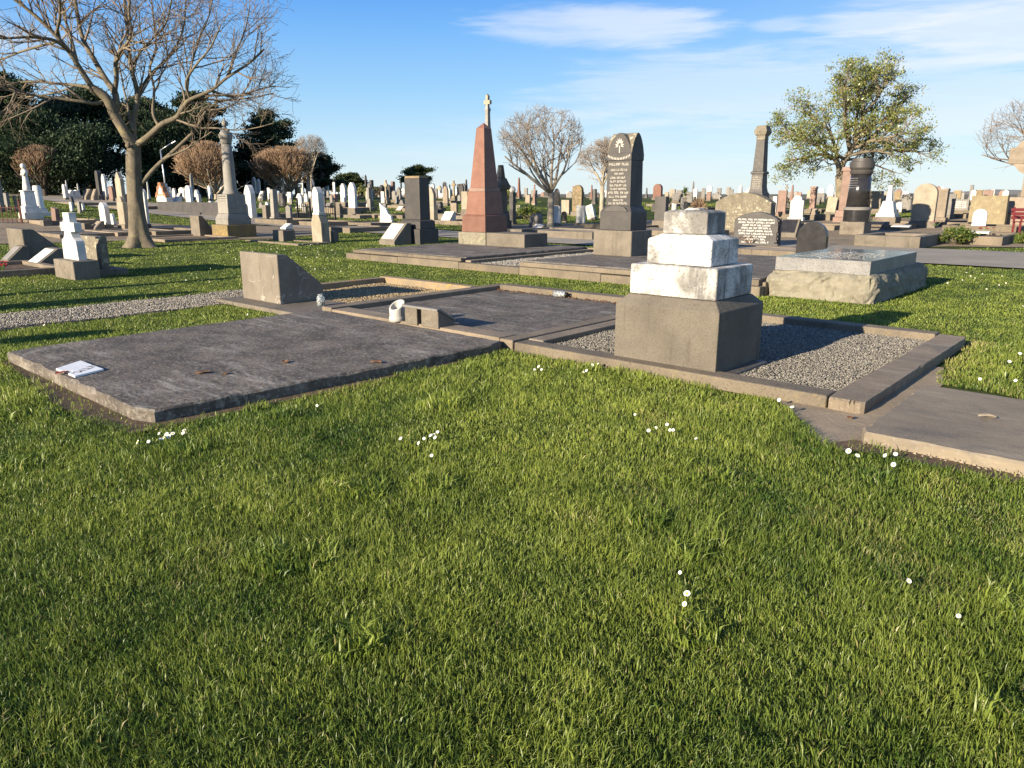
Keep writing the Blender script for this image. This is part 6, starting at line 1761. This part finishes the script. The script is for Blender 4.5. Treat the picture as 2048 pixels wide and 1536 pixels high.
for i, z in enumerate(zz):
    k = max(j for j in range(len(raw)) if raw[j].z <= z + 1e-6); k = min(k, len(raw) - 2); u = (z - raw[k].z) / (raw[k + 1].z - raw[k].z)
    c = raw[k].lerp(raw[k + 1], u); r_ = (rads[k] + (rads[k + 1] - rads[k]) * u) * MPX; fl = math.exp(-max(0, z) / .34)
    for j in range(n_):
        q = 2 * PI * j / n_; lob = 1 + fl * (.20 * math.cos(3 * q + .6) + .14 * math.cos(5 * q + 2.0)) + .03 * math.cos(4 * q + z * 2.2) + .02 * math.cos(7 * q - z * 3)
        vs_.append((c.x + r_ * lob * math.cos(q), c.y + r_ * lob * math.sin(q), z))
for i in range(24):
    for j in range(n_): fs_.append((i * n_ + j, i * n_ + (j + 1) % n_, (i + 1) * n_ + (j + 1) % n_, (i + 1) * n_ + j))
TR.add(vs_, fs_)
for (dx, dy_, ln) in () and ((-.9, .2, 1), (.9, .1, 1.1), (-.3, -.9, .9), (.55, -.75, .9), (.2, .9, .8)):
    f = pp(281, 488); TR.tube([f + Vector((0, 0, .35)) + Vector((dx, dy_, 0)) * .22, Vector((dx * .55, dy_ * .55, .12)) * ln, Vector((dx * .85, dy_ * .85, -.03)) * ln], [.15, .10, .04], 7)
limb([(268, 296), (250, 265), (228, 228), (214, 198), (198, 185), (184, 176)], 17, 12, 0, -.3)
limb([(228, 232), (232, 205), (229, 184), (212, 160), (191, 124), (166, 78), (153, 19), (146, -40), (140, -120)], 12.5, 3.5, 0, .6, 1, SP3)
limb([(186, 178), (162, 141), (138, 103), (103, 62), (59, 22), (15, -10), (-40, -40)], 9.5, 3, -.3, -1.4, 1, SP3)
limb([(186, 178), (165, 172), (134, 169), (62, 163), (0, 169), (-60, 150)], 6.5, 2.2, -.3, .8, 1, SP2)
limb([(210, 203), (190, 207), (162, 203), (94, 194), (31, 184), (-10, 172), (-70, 190)], 6.5, 2.2, -.1, -1.6, 1, SP2)
limb([(31, 184), (22, 205), (10, 221), (-8, 226)], 3.6, 2.2, -1.4, -1.9, 2, SP1)
limb([(138, 103), (109, 81), (60, 74), (0, 76), (-60, 60)], 6, 2.2, -.8, -2.4, 1, SP2)
limb([(120, 82), (80, 92), (40, 104), (0, 119), (-50, 125)], 4.5, 2, -.9, .6, 1, SP2)
limb([(152, 120), (140, 70), (128, 30), (112, -40)], 6.5, 2.5, -.5, 1.5, 1, SP2)
limb([(112, 70), (120, 30), (118, -20), (120, -70)], 5, 2, -.8, -2.2, 1, SP2)
limb([(229, 184), (233, 155), (231, 125), (241, 102), (262, 72), (258, 19), (265, -50)], 8, 3, .1, -.9, 1, SP3)
limb([(268, 292), (267, 246), (275, 190), (262, 134), (256, 80), (250, 0), (247, -80)], 10.5, 3, .1, .9, 1, SP3)
limb([(266, 262), (258, 232), (256, 212), (248, 180), (240, 140), (222, 90)], 4.5, 1.8, 0, 1.3, 1, SP2)
limb([(272, 292), (298, 272), (325, 248), (353, 235), (367, 214), (381, 199), (422, 181), (453, 156), (500, 125), (528, 98)], 11, 2.6, 0, -.5, 1, SP3, .3)
limb([(318, 253), (306, 226), (308, 178), (300, 134), (312, 92), (306, 31), (300, -30)], 5, 2, -.1, 1.2, 1, SP3)
limb([(381, 199), (372, 165), (392, 130), (420, 96), (442, 50)], 5, 1.8, -.2, -1.5, 1, SP2)
limb([(422, 181), (470, 194), (520, 178), (552, 172)], 4.5, 1.7, -.3, .9, 1, SP2)
limb([(352, 236), (372, 190), (380, 140), (398, 80), (418, 30), (430, -30)], 4.6, 1.8, -.2, 1.6, 1, SP2)
limb([(283, 368), (312, 334), (353, 297), (394, 256), (403, 234), (437, 204), (500, 196), (548, 186)], 8, 1.6, 0, .8, 1, dict(SP1, n=[0, 5, 4, 4]), .6)
limb([(394, 256), (430, 256), (469, 260), (510, 256), (548, 246)], 3, 1.3, .4, -.6, 1, SP1)
limb([(331, 316), (375, 297), (402, 278), (424, 263)], 3.6, 1.6, .1, -.5, 2, SP1)
limb([(275, 190), (300, 150), (340, 110), (366, 60), (372, 0), (380, -60)], 5, 2, .5, 2.2, 1, SP3)
limb([(262, 134), (290, 92), (330, 50), (345, -10)], 4, 1.8, .7, -1.0, 1, SP2)
limb([(453, 156), (470, 110), (490, 60), (500, 10)], 3.6, 1.6, -.4, .8, 1, SP2)
# old pruning scar
q = pp(258, 291, -.26)
TR.tube([q, q + Vector((-.03, -.07, 0))], [.075, .06], 10)
tree0 = thing('bare_tree', 'big leafless spreading tree with pale yellowish bark in the left lawn', 'tree', (TX, TY, G(TX, TY)), 0, 'bare trees')
T.thick.build('trunk', M['bark'], tree0, smooth=True); T.thin.build('crown', M['twig'], tree0, smooth=True)

# ---- other bare trees and twiggy bushes
def bare(px, yb, box, fork, seed, label, trunk, twig, name='bare_tree', stems=2, spec=None, tr=.16, group='bare trees', lean=.0, dist=None, limbs=5, tmax=48):
    X, Y = ground(px, yb) if dist is None else (None, None)
    if dist is not None:
        u = (px - 1024) / F; k = u * CP; Y = dist / math.hypot(1, k); X = k * Y
    z0 = G(X, Y); mp = (Y * CP) / F
    x0, x1, y0, y1 = box
    zt, zb_ = zat(y0, X, Y) - z0, zat(y1, X, Y) - z0
    cx = ((x0 + x1) / 2 - px) * mp; ra = (x1 - x0) / 2 * mp
    t_ = Tree(seed); t_.cut = .045
    t_.ell = ((cx, 0, (zt + zb_) / 2), (ra, ra, (zt - zb_) / 2))
    zf = zat(fork, X, Y) - z0
    H = zt - zf; rr = t_.r
    sp = dict(n=[4, 4, 4, 4, 4], ang=(20, 56), len=[H * .50, H * .36, H * .24, H * .15, H * .1], r=[tr * .38, tr * .19, tr * .10, .012, .008], levels=4, up=[.10, .08, .07, .05, .03], wob=.09, rmin=.0062)
    sp.update(spec or {})
    ends = []
    t_.thick.tube([(0, 0, -.1), (0, 0, .06), (lean * .5, 0, zf * .5), (lean, 0, zf)], [tr * 1.5, tr * 1.12, tr, tr * .92], 10)
    base = Vector((lean, 0, zf * .97))
    for i in range(limbs):
        q = 2 * PI * (i + rr.random() * .5) / limbs; tilt = R(rr.uniform(16, tmax) if i else 8)
        d = Vector((math.sin(tilt) * math.cos(q), math.sin(tilt) * math.sin(q), math.cos(tilt)))
        d.x += cx / max(H, .1) * .8
        t_.branch(base, d, H * rr.uniform(.62, .85), tr * rr.uniform(.42, .60), 0, sp)
    return t_.done(name, label, (X, Y, z0), trunk, twig, group=group)

bare(1101, 459, (990, 1172, 206, 372), 384, 3, 'leafless fine-twigged tree with a forked trunk left of the tall dark headstone', M['palebark'], M['paletwig'], tr=.135, limbs=7, tmax=72)
bare(1203, 436, (1146, 1314, 270, 380), 372, 4, 'smaller leafless tree partly hidden behind the tall dark headstone', M['palebark'], M['paletwig'], tr=.12, limbs=6, tmax=55)
bare(2096, 446, (1944, 2240, 172, 360), 392, 5, 'leafless tree reaching in from the right frame edge', M['palebark'], M['twig'], tr=.2, limbs=7, tmax=60)
bare(625, 396, (588, 664, 266, 345), 350, 6, 'pale leafless tree behind the right-hand red-brown bush', M['palebark'], M['paletwig'], tr=.14, limbs=6, dist=72)
BS = dict(n=[6, 6, 5, 4], ang=(14, 40), levels=3, up=[.12, .12, .1, .08], wob=.08, rmin=.013)
bare(90, 391, (40, 137, 288, 362), 376, 8, 'round red-brown twiggy bush at the far left before the dark trees', M['darkbark'], M['redtwig'], 'twiggy_bush', spec=BS, tr=.13, group='red-brown twiggy bushes', limbs=18, dist=66, tmax=88)
bare(432, 398, (352, 486, 280, 382), 388, 9, 'round red-brown twiggy bush behind the big grey column', M['palebark'], M['redtwig'], 'twiggy_bush', spec=BS, tr=.15, group='red-brown twiggy bushes', limbs=20, dist=62, tmax=88)
bare(578, 398, (506, 646, 290, 380), 388, 10, 'wide red-brown twiggy bush right of the big grey column', M['palebark'], M['redtwig'], 'twiggy_bush', spec=BS, tr=.15, group='red-brown twiggy bushes', limbs=20, dist=64, tmax=88)

# ---- dark evergreens
def evergreen(px, dist, box, seed, label, mat, n=9000, layers=9, leaf=.5, spiky=.3, name='evergreen_tree', group='dark evergreen trees', flat=.35, gap=.0, cone=False):
    g = np.random.default_rng(seed)
    k = (px - 1024) / F * CP; Y = dist / math.hypot(1, k); X = k * Y; z0 = G(X, Y); mp = Y * CP / F
    x0, x1, y0, y1 = box; zt, zb_ = zat(y0, X, Y) - z0, max(.3, zat(y1, X, Y) - z0)
    hw = (x1 - x0) / 2 * mp; cx = ((x0 + x1) / 2 - px) * mp
    t = thing(name, label, 'tree', (X, Y, z0), 0, group)
    tb = MB(); tb.tube([(0, 0, -.2), (cx * .3, 0, zt * .4), (cx * .8, 0, zt * .92)], [.38, .28, .05], 9)
    cl = []
    nb = layers * 5
    for i in range(nb):
        u = (i + g.random()) / nb; z = zb_ + (zt - zb_) * u
        wid = (1 - u) ** .8 if cone else (math.sin(PI * min(1, .22 + .78 * u)) ** .65)
        q = g.random() * 2 * PI; rad = hw * wid * g.uniform(.35, 1.0)
        tip = np.array([cx + math.cos(q) * rad, math.sin(q) * rad, z + rad * spiky * g.uniform(.2, 1.1)])
        root = np.array([cx * .6, 0, max(.2, z - rad * .35)])
        tb.tube([tuple(root), tuple((root + tip) / 2 + np.array([0, 0, -.1])), tuple(tip)], [.10, .06, .02], 4)
        m = int(3.4 * n / nb * (.5 + wid))
        s = np.sqrt(g.random(m)) ; P_ = root + (tip - root) * (.25 + .8 * s[:, None])
        sp = (.16 + .20 * s)[:, None] * max(.8, hw * .38)
        P_ = P_ + g.normal(0, 1, (m, 3)) * sp * np.array([1, 1, flat])
        cl.append((P_, np.tile((tip - root) / (np.linalg.norm(tip - root) + 1e-6), (m, 1))))
    tb.build('trunk', M['darkbark'], t, smooth=True)
    P_ = np.concatenate([c[0] for c in cl]); D_ = np.concatenate([c[1] for c in cl])
    ok = P_[:, 2] > .1
    leafcloud('crown', P_[ok], leaf * .46, mat, t, .5, .35, seed, dirs=D_[ok], jit=1.1)
    return t
evergreen(30, 74, (-80, 135, 148, 330), 1, 'tall dark evergreen behind the far left graves, topmost of the row', M['cypress'], 11000, 10, .55)
evergreen(185, 78, (95, 285, 180, 340), 2, 'dark evergreen between the far left tree and the bare trunk', M['cypress'], 10000, 10, .55)
evergreen(300, 76, (215, 385, 200, 340), 3, 'dark evergreen directly behind the bare trunk', M['cypress'], 9000, 9, .55)
evergreen(405, 74, (325, 478, 188, 350), 4, 'broad dark evergreen behind the big grey column', M['cypress'], 9500, 10, .55)
evergreen(100, 70, (-60, 250, 240, 372), 11, 'low dense dark evergreen above the red-brown bush at far left', M['cypress'], 12000, 7, .5, .15, flat=.6)
evergreen(340, 72, (215, 475, 250, 376), 12, 'low dense dark evergreen behind the street lamp', M['cypress'], 12000, 7, .5, .15, flat=.6)
evergreen(-130, 84, (-260, -10, 160, 372), 18, 'dark evergreen standing outside the left frame edge', M['cypress'], 8000, 8, .55)
evergreen(545, 76, (478, 606, 222, 384), 5, 'spiky dark cypress with loose branches right of the big grey column', M['cypress'], 6000, 10, .5, .6)
evergreen(505, 79, (455, 560, 286, 388), 25, 'low dark evergreen filling the gap behind the red-brown bushes', M['cypress'], 5000, 6, .5, .2, flat=.6)
evergreen(650, 80, (596, 690, 308, 384), 6, 'small dark cypress at the right end of the bushes', M['cypress'], 5000, 6, .42, .5)
evergreen(705, 92, (664, 736, 347, 386), 7, 'low flat-topped evergreen right of the small dark cypress', M['cypress2'], 2600, 4, .45, .2)
evergreen(838, 84, (800, 873, 334, 372), 8, 'flat umbrella-shaped evergreen behind the square dark monument', M['cypress2'], 2600, 4, .42, .55)

# ---- leafy tree on the right
X, Y = ground(1683, 428); z0 = G(X, Y)
def lp(x, y, dy=0.0):
    Yy = Y + dy; v = -(y - 768) / F; u = (x - 1024) / F; t_ = Yy / (CP + v * SP)
    return Vector((u * t_ - X, dy, EYE + (-SP + v * CP) * t_ - z0))
T = Tree(21); T.cut = .02; T.ell = None; mpx = Y * CP / F
t = thing('leafy_tree', 'broad evergreen tree with glossy olive leaves behind the black round column', 'tree', (X, Y, z0), 0)
SPL = dict(n=[0, 8, 4, 3], ang=(28, 62), len=[0, 1.25, .8, .5], r=[0, .05, .026, .016], levels=3, up=[0, .07, .07, .05], wob=.14, rmin=.010)
TIPS = []
def llimb(pix, r0, r1, d0, d1, n=9, t0=.25):
    k = len(pix); raw = [lp(x, y, d0 + (d1 - d0) * i / (k - 1)) for i, (x, y) in enumerate(pix)]; pts = []
    for i in range(k - 1):
        for j in range(3): pts.append(raw[i].lerp(raw[i + 1], j / 3))
    pts.append(raw[-1]); m = len(pts)
    rad = [(r0 + (r1 - r0) * i / (m - 1)) * mpx for i in range(m)]
    T.thick.tube(pts, rad, 8)
    T.side(pts, rad, 1, dict(SPL, n=[0, n, 4, 3]), t0)
T.thick.tube([lp(1683, 458), lp(1681, 420), lp(1680, 380), lp(1679, 350)], [12 * mpx, 9.5 * mpx, 8.5 * mpx, 8 * mpx], 10)
llimb([(1679, 352), (1676, 330), (1668, 318), (1640, 308), (1606, 316), (1576, 322)], 5, 1.2, 0, -.6, 12)
llimb([(1679, 352), (1686, 325), (1702, 300), (1718, 272), (1726, 232), (1728, 198), (1730, 166)], 7, 1.4, 0, .3, 16, .3)
llimb([(1684, 330), (1700, 310), (1740, 302), (1785, 300), (1825, 302), (1846, 304)], 4.6, 1.1, 0, -.4, 14)
llimb([(1679, 350), (1672, 300), (1660, 262), (1632, 240), (1608, 222)], 4.6, 1.1, 0, .8, 12)
llimb([(1700, 300), (1690, 250), (1692, 210), (1689, 180), (1692, 160)], 4.6, 1.1, .1, -.9, 13)
llimb([(1718, 272), (1752, 248), (1782, 228), (1804, 222)], 4, 1.1, .1, .9, 12)
llimb([(1726, 230), (1752, 200), (1764, 176), (1772, 160)], 3.6, 1.1, .2, -.8, 11)
llimb([(1668, 318), (1630, 290), (1590, 270), (1570, 262)], 3.6, 1.1, -.2, 1.0, 10)
llimb([(1702, 300), (1740, 282), (1790, 272), (1822, 262)], 3.8, 1.1, .2, -1.4, 12)
llimb([(1690, 320), (1710, 318), (1750, 330), (1790, 345)], 3.2, 1.0, 0, 1.0, 10)
llimb([(1686, 318), (1660, 296), (1640, 285), (1618, 290)], 3.2, 1.0, 0, -1.6, 10)
llimb([(1712, 280), (1712, 240), (1718, 205), (1712, 160)], 3.8, 1.0, .2, 1.5, 12)
llimb([(1690, 320), (1704, 300), (1730, 280), (1760, 270)], 3.6, 1.0, .0, 2.4, 10)
T.thick.build('trunk', M['bark'], t, smooth=True)
if T.thin.v: T.thin.build('twigs', M['twig'], t, smooth=True)
g = np.random.default_rng(77); Cs = []; Ds = []
for (p, d) in T.tips:
    if g.random() < .10: continue
    m = int(g.integers(40, 72)); s = g.uniform(.12, .27)
    Cs.append(np.array(p) + np.array(d) * .05 + g.normal(0, 1, (m, 3)) * np.array([s, s, s * .6])); Ds.append(np.tile(np.array(d), (m, 1)))
leafcloud('crown', np.concatenate(Cs), .118, M['leafy'], t, .5, .3, 5, dry=.10, dirs=np.concatenate(Ds), jit=1.6)
NLEAF = sum(len(c) for c in Cs)

# ---- shrubs, cabbage tree, hedge
def shrub(px, yb, yt, pw, n, mat, label, leaf=.09, name='shrub', dist=None, z_=0.0, twigs=True, group='low shrubs'):
    X, Y = ground(px, yb); z0 = G(X, Y) + z_; mp = Y * CP / F; h = zat(yt, X, Y) - z0; w = pw / 2 * mp
    t = thing(name, label, 'shrub', (X, Y, z0), 0, group); g = np.random.default_rng(int(px)); st = MB(); Cs = []
    for i in range(max(14, n // 60)):
        q = g.random() * 2 * PI; rr_ = w * math.sqrt(g.random()); zz = h * (.35 + .65 * g.random()) * (1 - .35 * (rr_ / w) ** 2)
        tip = np.array([math.cos(q) * rr_, math.sin(q) * rr_, zz]); st.tube([(tip[0] * .15, tip[1] * .15, 0), tuple(tip * .6), tuple(tip)], [.014, .009, .004], 4)
        Cs.append(tip + g.normal(0, 1, (60, 3)) * np.array([w * .16, w * .16, h * .12]))
    st.build('stems', M['darkbark'] if twigs else M['twig'], t)
    C_ = np.concatenate(Cs); leafcloud('foliage', C_[C_[:, 2] > 0], leaf, mat, t, .5, .4, int(px), dry=.15)
shrub(1912, 490, 457, 62, 1500, M['bush'], 'green shrub with pinkish seed heads at the edge of the right-hand road', .085)
shrub(2044, 488, 464, 26, 600, M['bush'], 'small green bush cut off by the right frame edge', .08)
shrub(1055, 440, 410, 38, 1300, M['bush'], 'bright green bush between the pink obelisk and the twin-stemmed tree', .09)
shrub(1016, 398, 375, 30, 900, M['leafy'], 'yellow-green bush on the skyline right of the pink obelisk', .2)
shrub(725, 394, 373, 16, 600, M['leafy'], 'small yellow-green bush by the short pale grey pillar', .2)
shrub(1920, 487, 468, 30, 500, M['paletwig'] and M['bush'], 'low grey-purple plant beside the green shrub at the right-hand road', .06)
# dead brown shrub
X, Y = ground(1398, 420); z0 = G(X, Y); h = zat(384, X, Y) - z0
mb = MB(); rr = random.Random(31)
for i in range(110):
    q = rr.random() * 2 * PI; a = rr.random() ** .6 * .62; x, y = math.cos(q) * a, math.sin(q) * a; zz = h * (1 - .6 * (a / .62) ** 1.3) * rr.uniform(.7, 1.1)
    mb.tube([(x * .3, y * .3, 0), (x * .8, y * .8, zz * .7), (x * 1.1, y * 1.1, zz * rr.uniform(.5, 1))], [.014, .016, .006], 3)
o = mb.build('dead_shrub', M['redtwig']); o.location = (X, Y, z0); tag(o, 'brown dead shrub among the stones right of the cabbage tree', 'shrub')
# cabbage tree
X, Y = ground(1368, 416); z0 = G(X, Y); hc = zat(387, X, Y) - z0; mp = Y * CP / F
t = thing('cabbage_tree', 'small cabbage tree with a tuft of strap leaves on the skyline', 'tree', (X, Y, z0))
MB().tube([(0, 0, -.05), (.02, 0, hc * .6), (0, 0, hc)], [.09, .07, .07], 8).build('trunk', M['palebark'], t)
mb = MB(); rr = random.Random(2); Ll = 15 * mp
vs_all = []
for i in range(90):
    q = rr.random() * 2 * PI; e = R(rr.uniform(-25, 88)); d = Vector((math.cos(q) * math.cos(e), math.sin(q) * math.cos(e), math.sin(e))); s = d.cross(Vector((0, 0, 1)))
    s = s.normalized() * .03 if s.length > .01 else Vector((.03, 0, 0)); L = Ll * rr.uniform(.7, 1.25); c = Vector((0, 0, hc))
    m_ = c + d * L * .55; e_ = c + d * L + Vector((0, 0, -.12 * L))
    mb.add([c - s * .6, c + s * .6, m_ + s, m_ - s, e_], [(0, 1, 2, 3), (3, 2, 4)])
me_o = mb.build('crown', M['bush'], t)
for nm, val in (('tint', None), ('dry', 0.0)):
    a_ = me_o.data.attributes.new(nm, 'FLOAT', 'POINT'); k = len(me_o.data.vertices)
    a_.data.foreach_set('value', (np.random.default_rng(1).random(k) if val is None else np.zeros(k)).astype(np.float32))
# dark hedge on the skyline
k = (760 - 1024) / F * CP; Y = 100.0; X = k * Y; z0 = G(X, Y)
t = thing('clipped_hedge', 'dark clipped hedge on the far skyline left of the square dark monument', 'hedge', (X, Y, z0))
g = np.random.default_rng(3); C_ = np.stack([g.uniform(-1.6, 1.6, 1500), g.uniform(-.8, .8, 1500), g.uniform(.05, zat(374, X, Y) - z0, 1500)], 1)
leafcloud('foliage', C_, .26, M['cypress2'], t, .6, 0, 4)
MB().box(-1.5, 1.5, -.65, .65, 0, max(.4, zat(377, X, Y) - z0)).build('inner_growth', M['darkbark'], t)

# ------------------------------------------------------------------ daisies
def daisy_parts():
    pt = MB(); n = 13
    for i in range(n):
        q = 2 * PI * i / n; c, s = math.cos(q), math.sin(q)
        P_ = [(.0035, -.0015), (.0035, .0015), (.0105, .0026), (.0128, 0), (.0105, -.0026)]
        z_ = [.0, .0, .0012, .0006, .0012]
        pt.add([(x * c - y * s, x * s + y * c, z) for (x, y), z in zip(P_, z_)], [(0, 1, 2, 3, 4)])
    yk = MB().lathe([(.0046, -.0008), (.0048, .001), (.0035, .003), (.0008, .0038)], 10)
    return pt, yk
pt, yk = daisy_parts()
D0_ = thing('daisy', 'x', 'flower', (0, 0, 0), 0, 'daisies in the lawn')
dp = pt.build('petals', M['petal'], D0_); dy_ = yk.build('centre', M['yolk'], D0_)
ds_ = MB().tube([(0, 0, -.001), (.001, 0, -.03), (.004, .002, -.058)], [.0011, .0011, .0013], 5).build('stem', M['stem'], D0_)
first = [True]; rd = random.Random(17)
def daisy(px, py, label, sc=1.0, hgt=.056):
    X, Y = at(px, py, hgt)
    if first[0]: r_ = D0_; first[0] = False
    else:
        r_ = D0_.copy(); COL.objects.link(r_)
        for ch in (dp, dy_, ds_):
            c = ch.copy(); COL.objects.link(c); c.parent = r_
    r_.location = (X, Y, G(X, Y) + hgt); r_['label'] = label
    r_.rotation_euler = Vector((-.42 + rd.gauss(0, .3), -.55 + rd.gauss(0, .3), .75)).to_track_quat('Z', 'Y').to_euler()
    s = .80 * sc * rd.uniform(.8, 1.2); r_.scale = (s, s, s)
L1 = 'white daisy in the dense clump by the near corner of the dark slab'
for q in ((275, 884), (313, 859), (318, 867), (314, 880), (328, 875), (337, 873), (345, 867), (368, 860), (366, 866), (297, 883), (322, 878), (333, 868)): daisy(*q, L1, 1.25)
daisy(634, 811, 'single white daisy just in front of the long near edge of the dark slab', 1.2)
L2 = 'white daisy in the loose patch in mid lawn below the slab'
for q in ((801, 877), (818, 870), (848, 877), (837, 886), (861, 871), (867, 869), (870, 875), (875, 864), (863, 911)): daisy(*q, L2, 1.15)
L3 = 'white daisy close in front of the kerb left of the white stepped pedestal'
for q in ((1069, 739), (1077, 733), (1083, 739), (1167, 744), (1173, 741), (1185, 730), (1196, 728)): daisy(*q, L3, 1.3)
L4 = 'white daisy in the scattered patch of lawn below the white stepped pedestal'
for q in ((1270, 829), (1297, 861), (1312, 855), (1334, 849), (1340, 860), (1346, 860), (1392, 877)): daisy(*q, L4, 1.1)
daisy(1374, 1187, 'open white daisy facing up in the near lawn, upper of a pair', 1.25)
daisy(1369, 1208, 'white daisy partly shaded, lower of a pair in the near lawn', 1.0)
daisy(1360, 1145, 'small white daisy a little beyond the pair in the near lawn', .8)
daisy(1818, 1162, 'lone white daisy in the near right lawn', 1.15)
daisy(1917, 1232, 'lone pale daisy, the nearest one at the right', .9)
L5 = 'white daisy at the lawn edge beside the low plain slab on the right'
for q in ((1715, 911), (1770, 911), (1787, 929), (1697, 902), (1791, 908)): daisy(*q, L5, 1.35)
L6 = 'white daisy at the corner of lawn by the gravel plot kerb'
for q in ((1558, 800), (1584, 814)): daisy(*q, L6, 1.4)
L7 = 'white daisy on the lawn at the right frame edge behind the plain slab'
for q in ((1960, 758), (2031, 761), (2019, 723), (2040, 707), (1973, 578), (1895, 566)): daisy(*q, L7, 1.35)
L8 = 'tiny white daisy in the far patch of lawn behind the granite ledger'
for q in ((1941, 552), (1987, 553), (2004, 552), (1933, 545), (1950, 556), (2012, 566), (1965, 548), (1998, 570), (2046, 612), (1925, 560)): daisy(*q, L8, 1.2)
L9 = 'tiny white daisy in the lawn strip beyond the cracked concrete marker'
for i in range(46): daisy(rd.gauss(590, 60), rd.uniform(487, 545), L9, 1.25)
L10 = 'tiny white daisy in the shaded lawn left of the cracked concrete marker'
for q in ((397, 561), (419, 564), (434, 528), (421, 537), (350, 520), (334, 518), (372, 560), (455, 505), (110, 645), (88, 650), (495, 629)): daisy(*q, L10, 1.2)
print('GRASS', NGRASS, 'LEAVES', NLEAF)
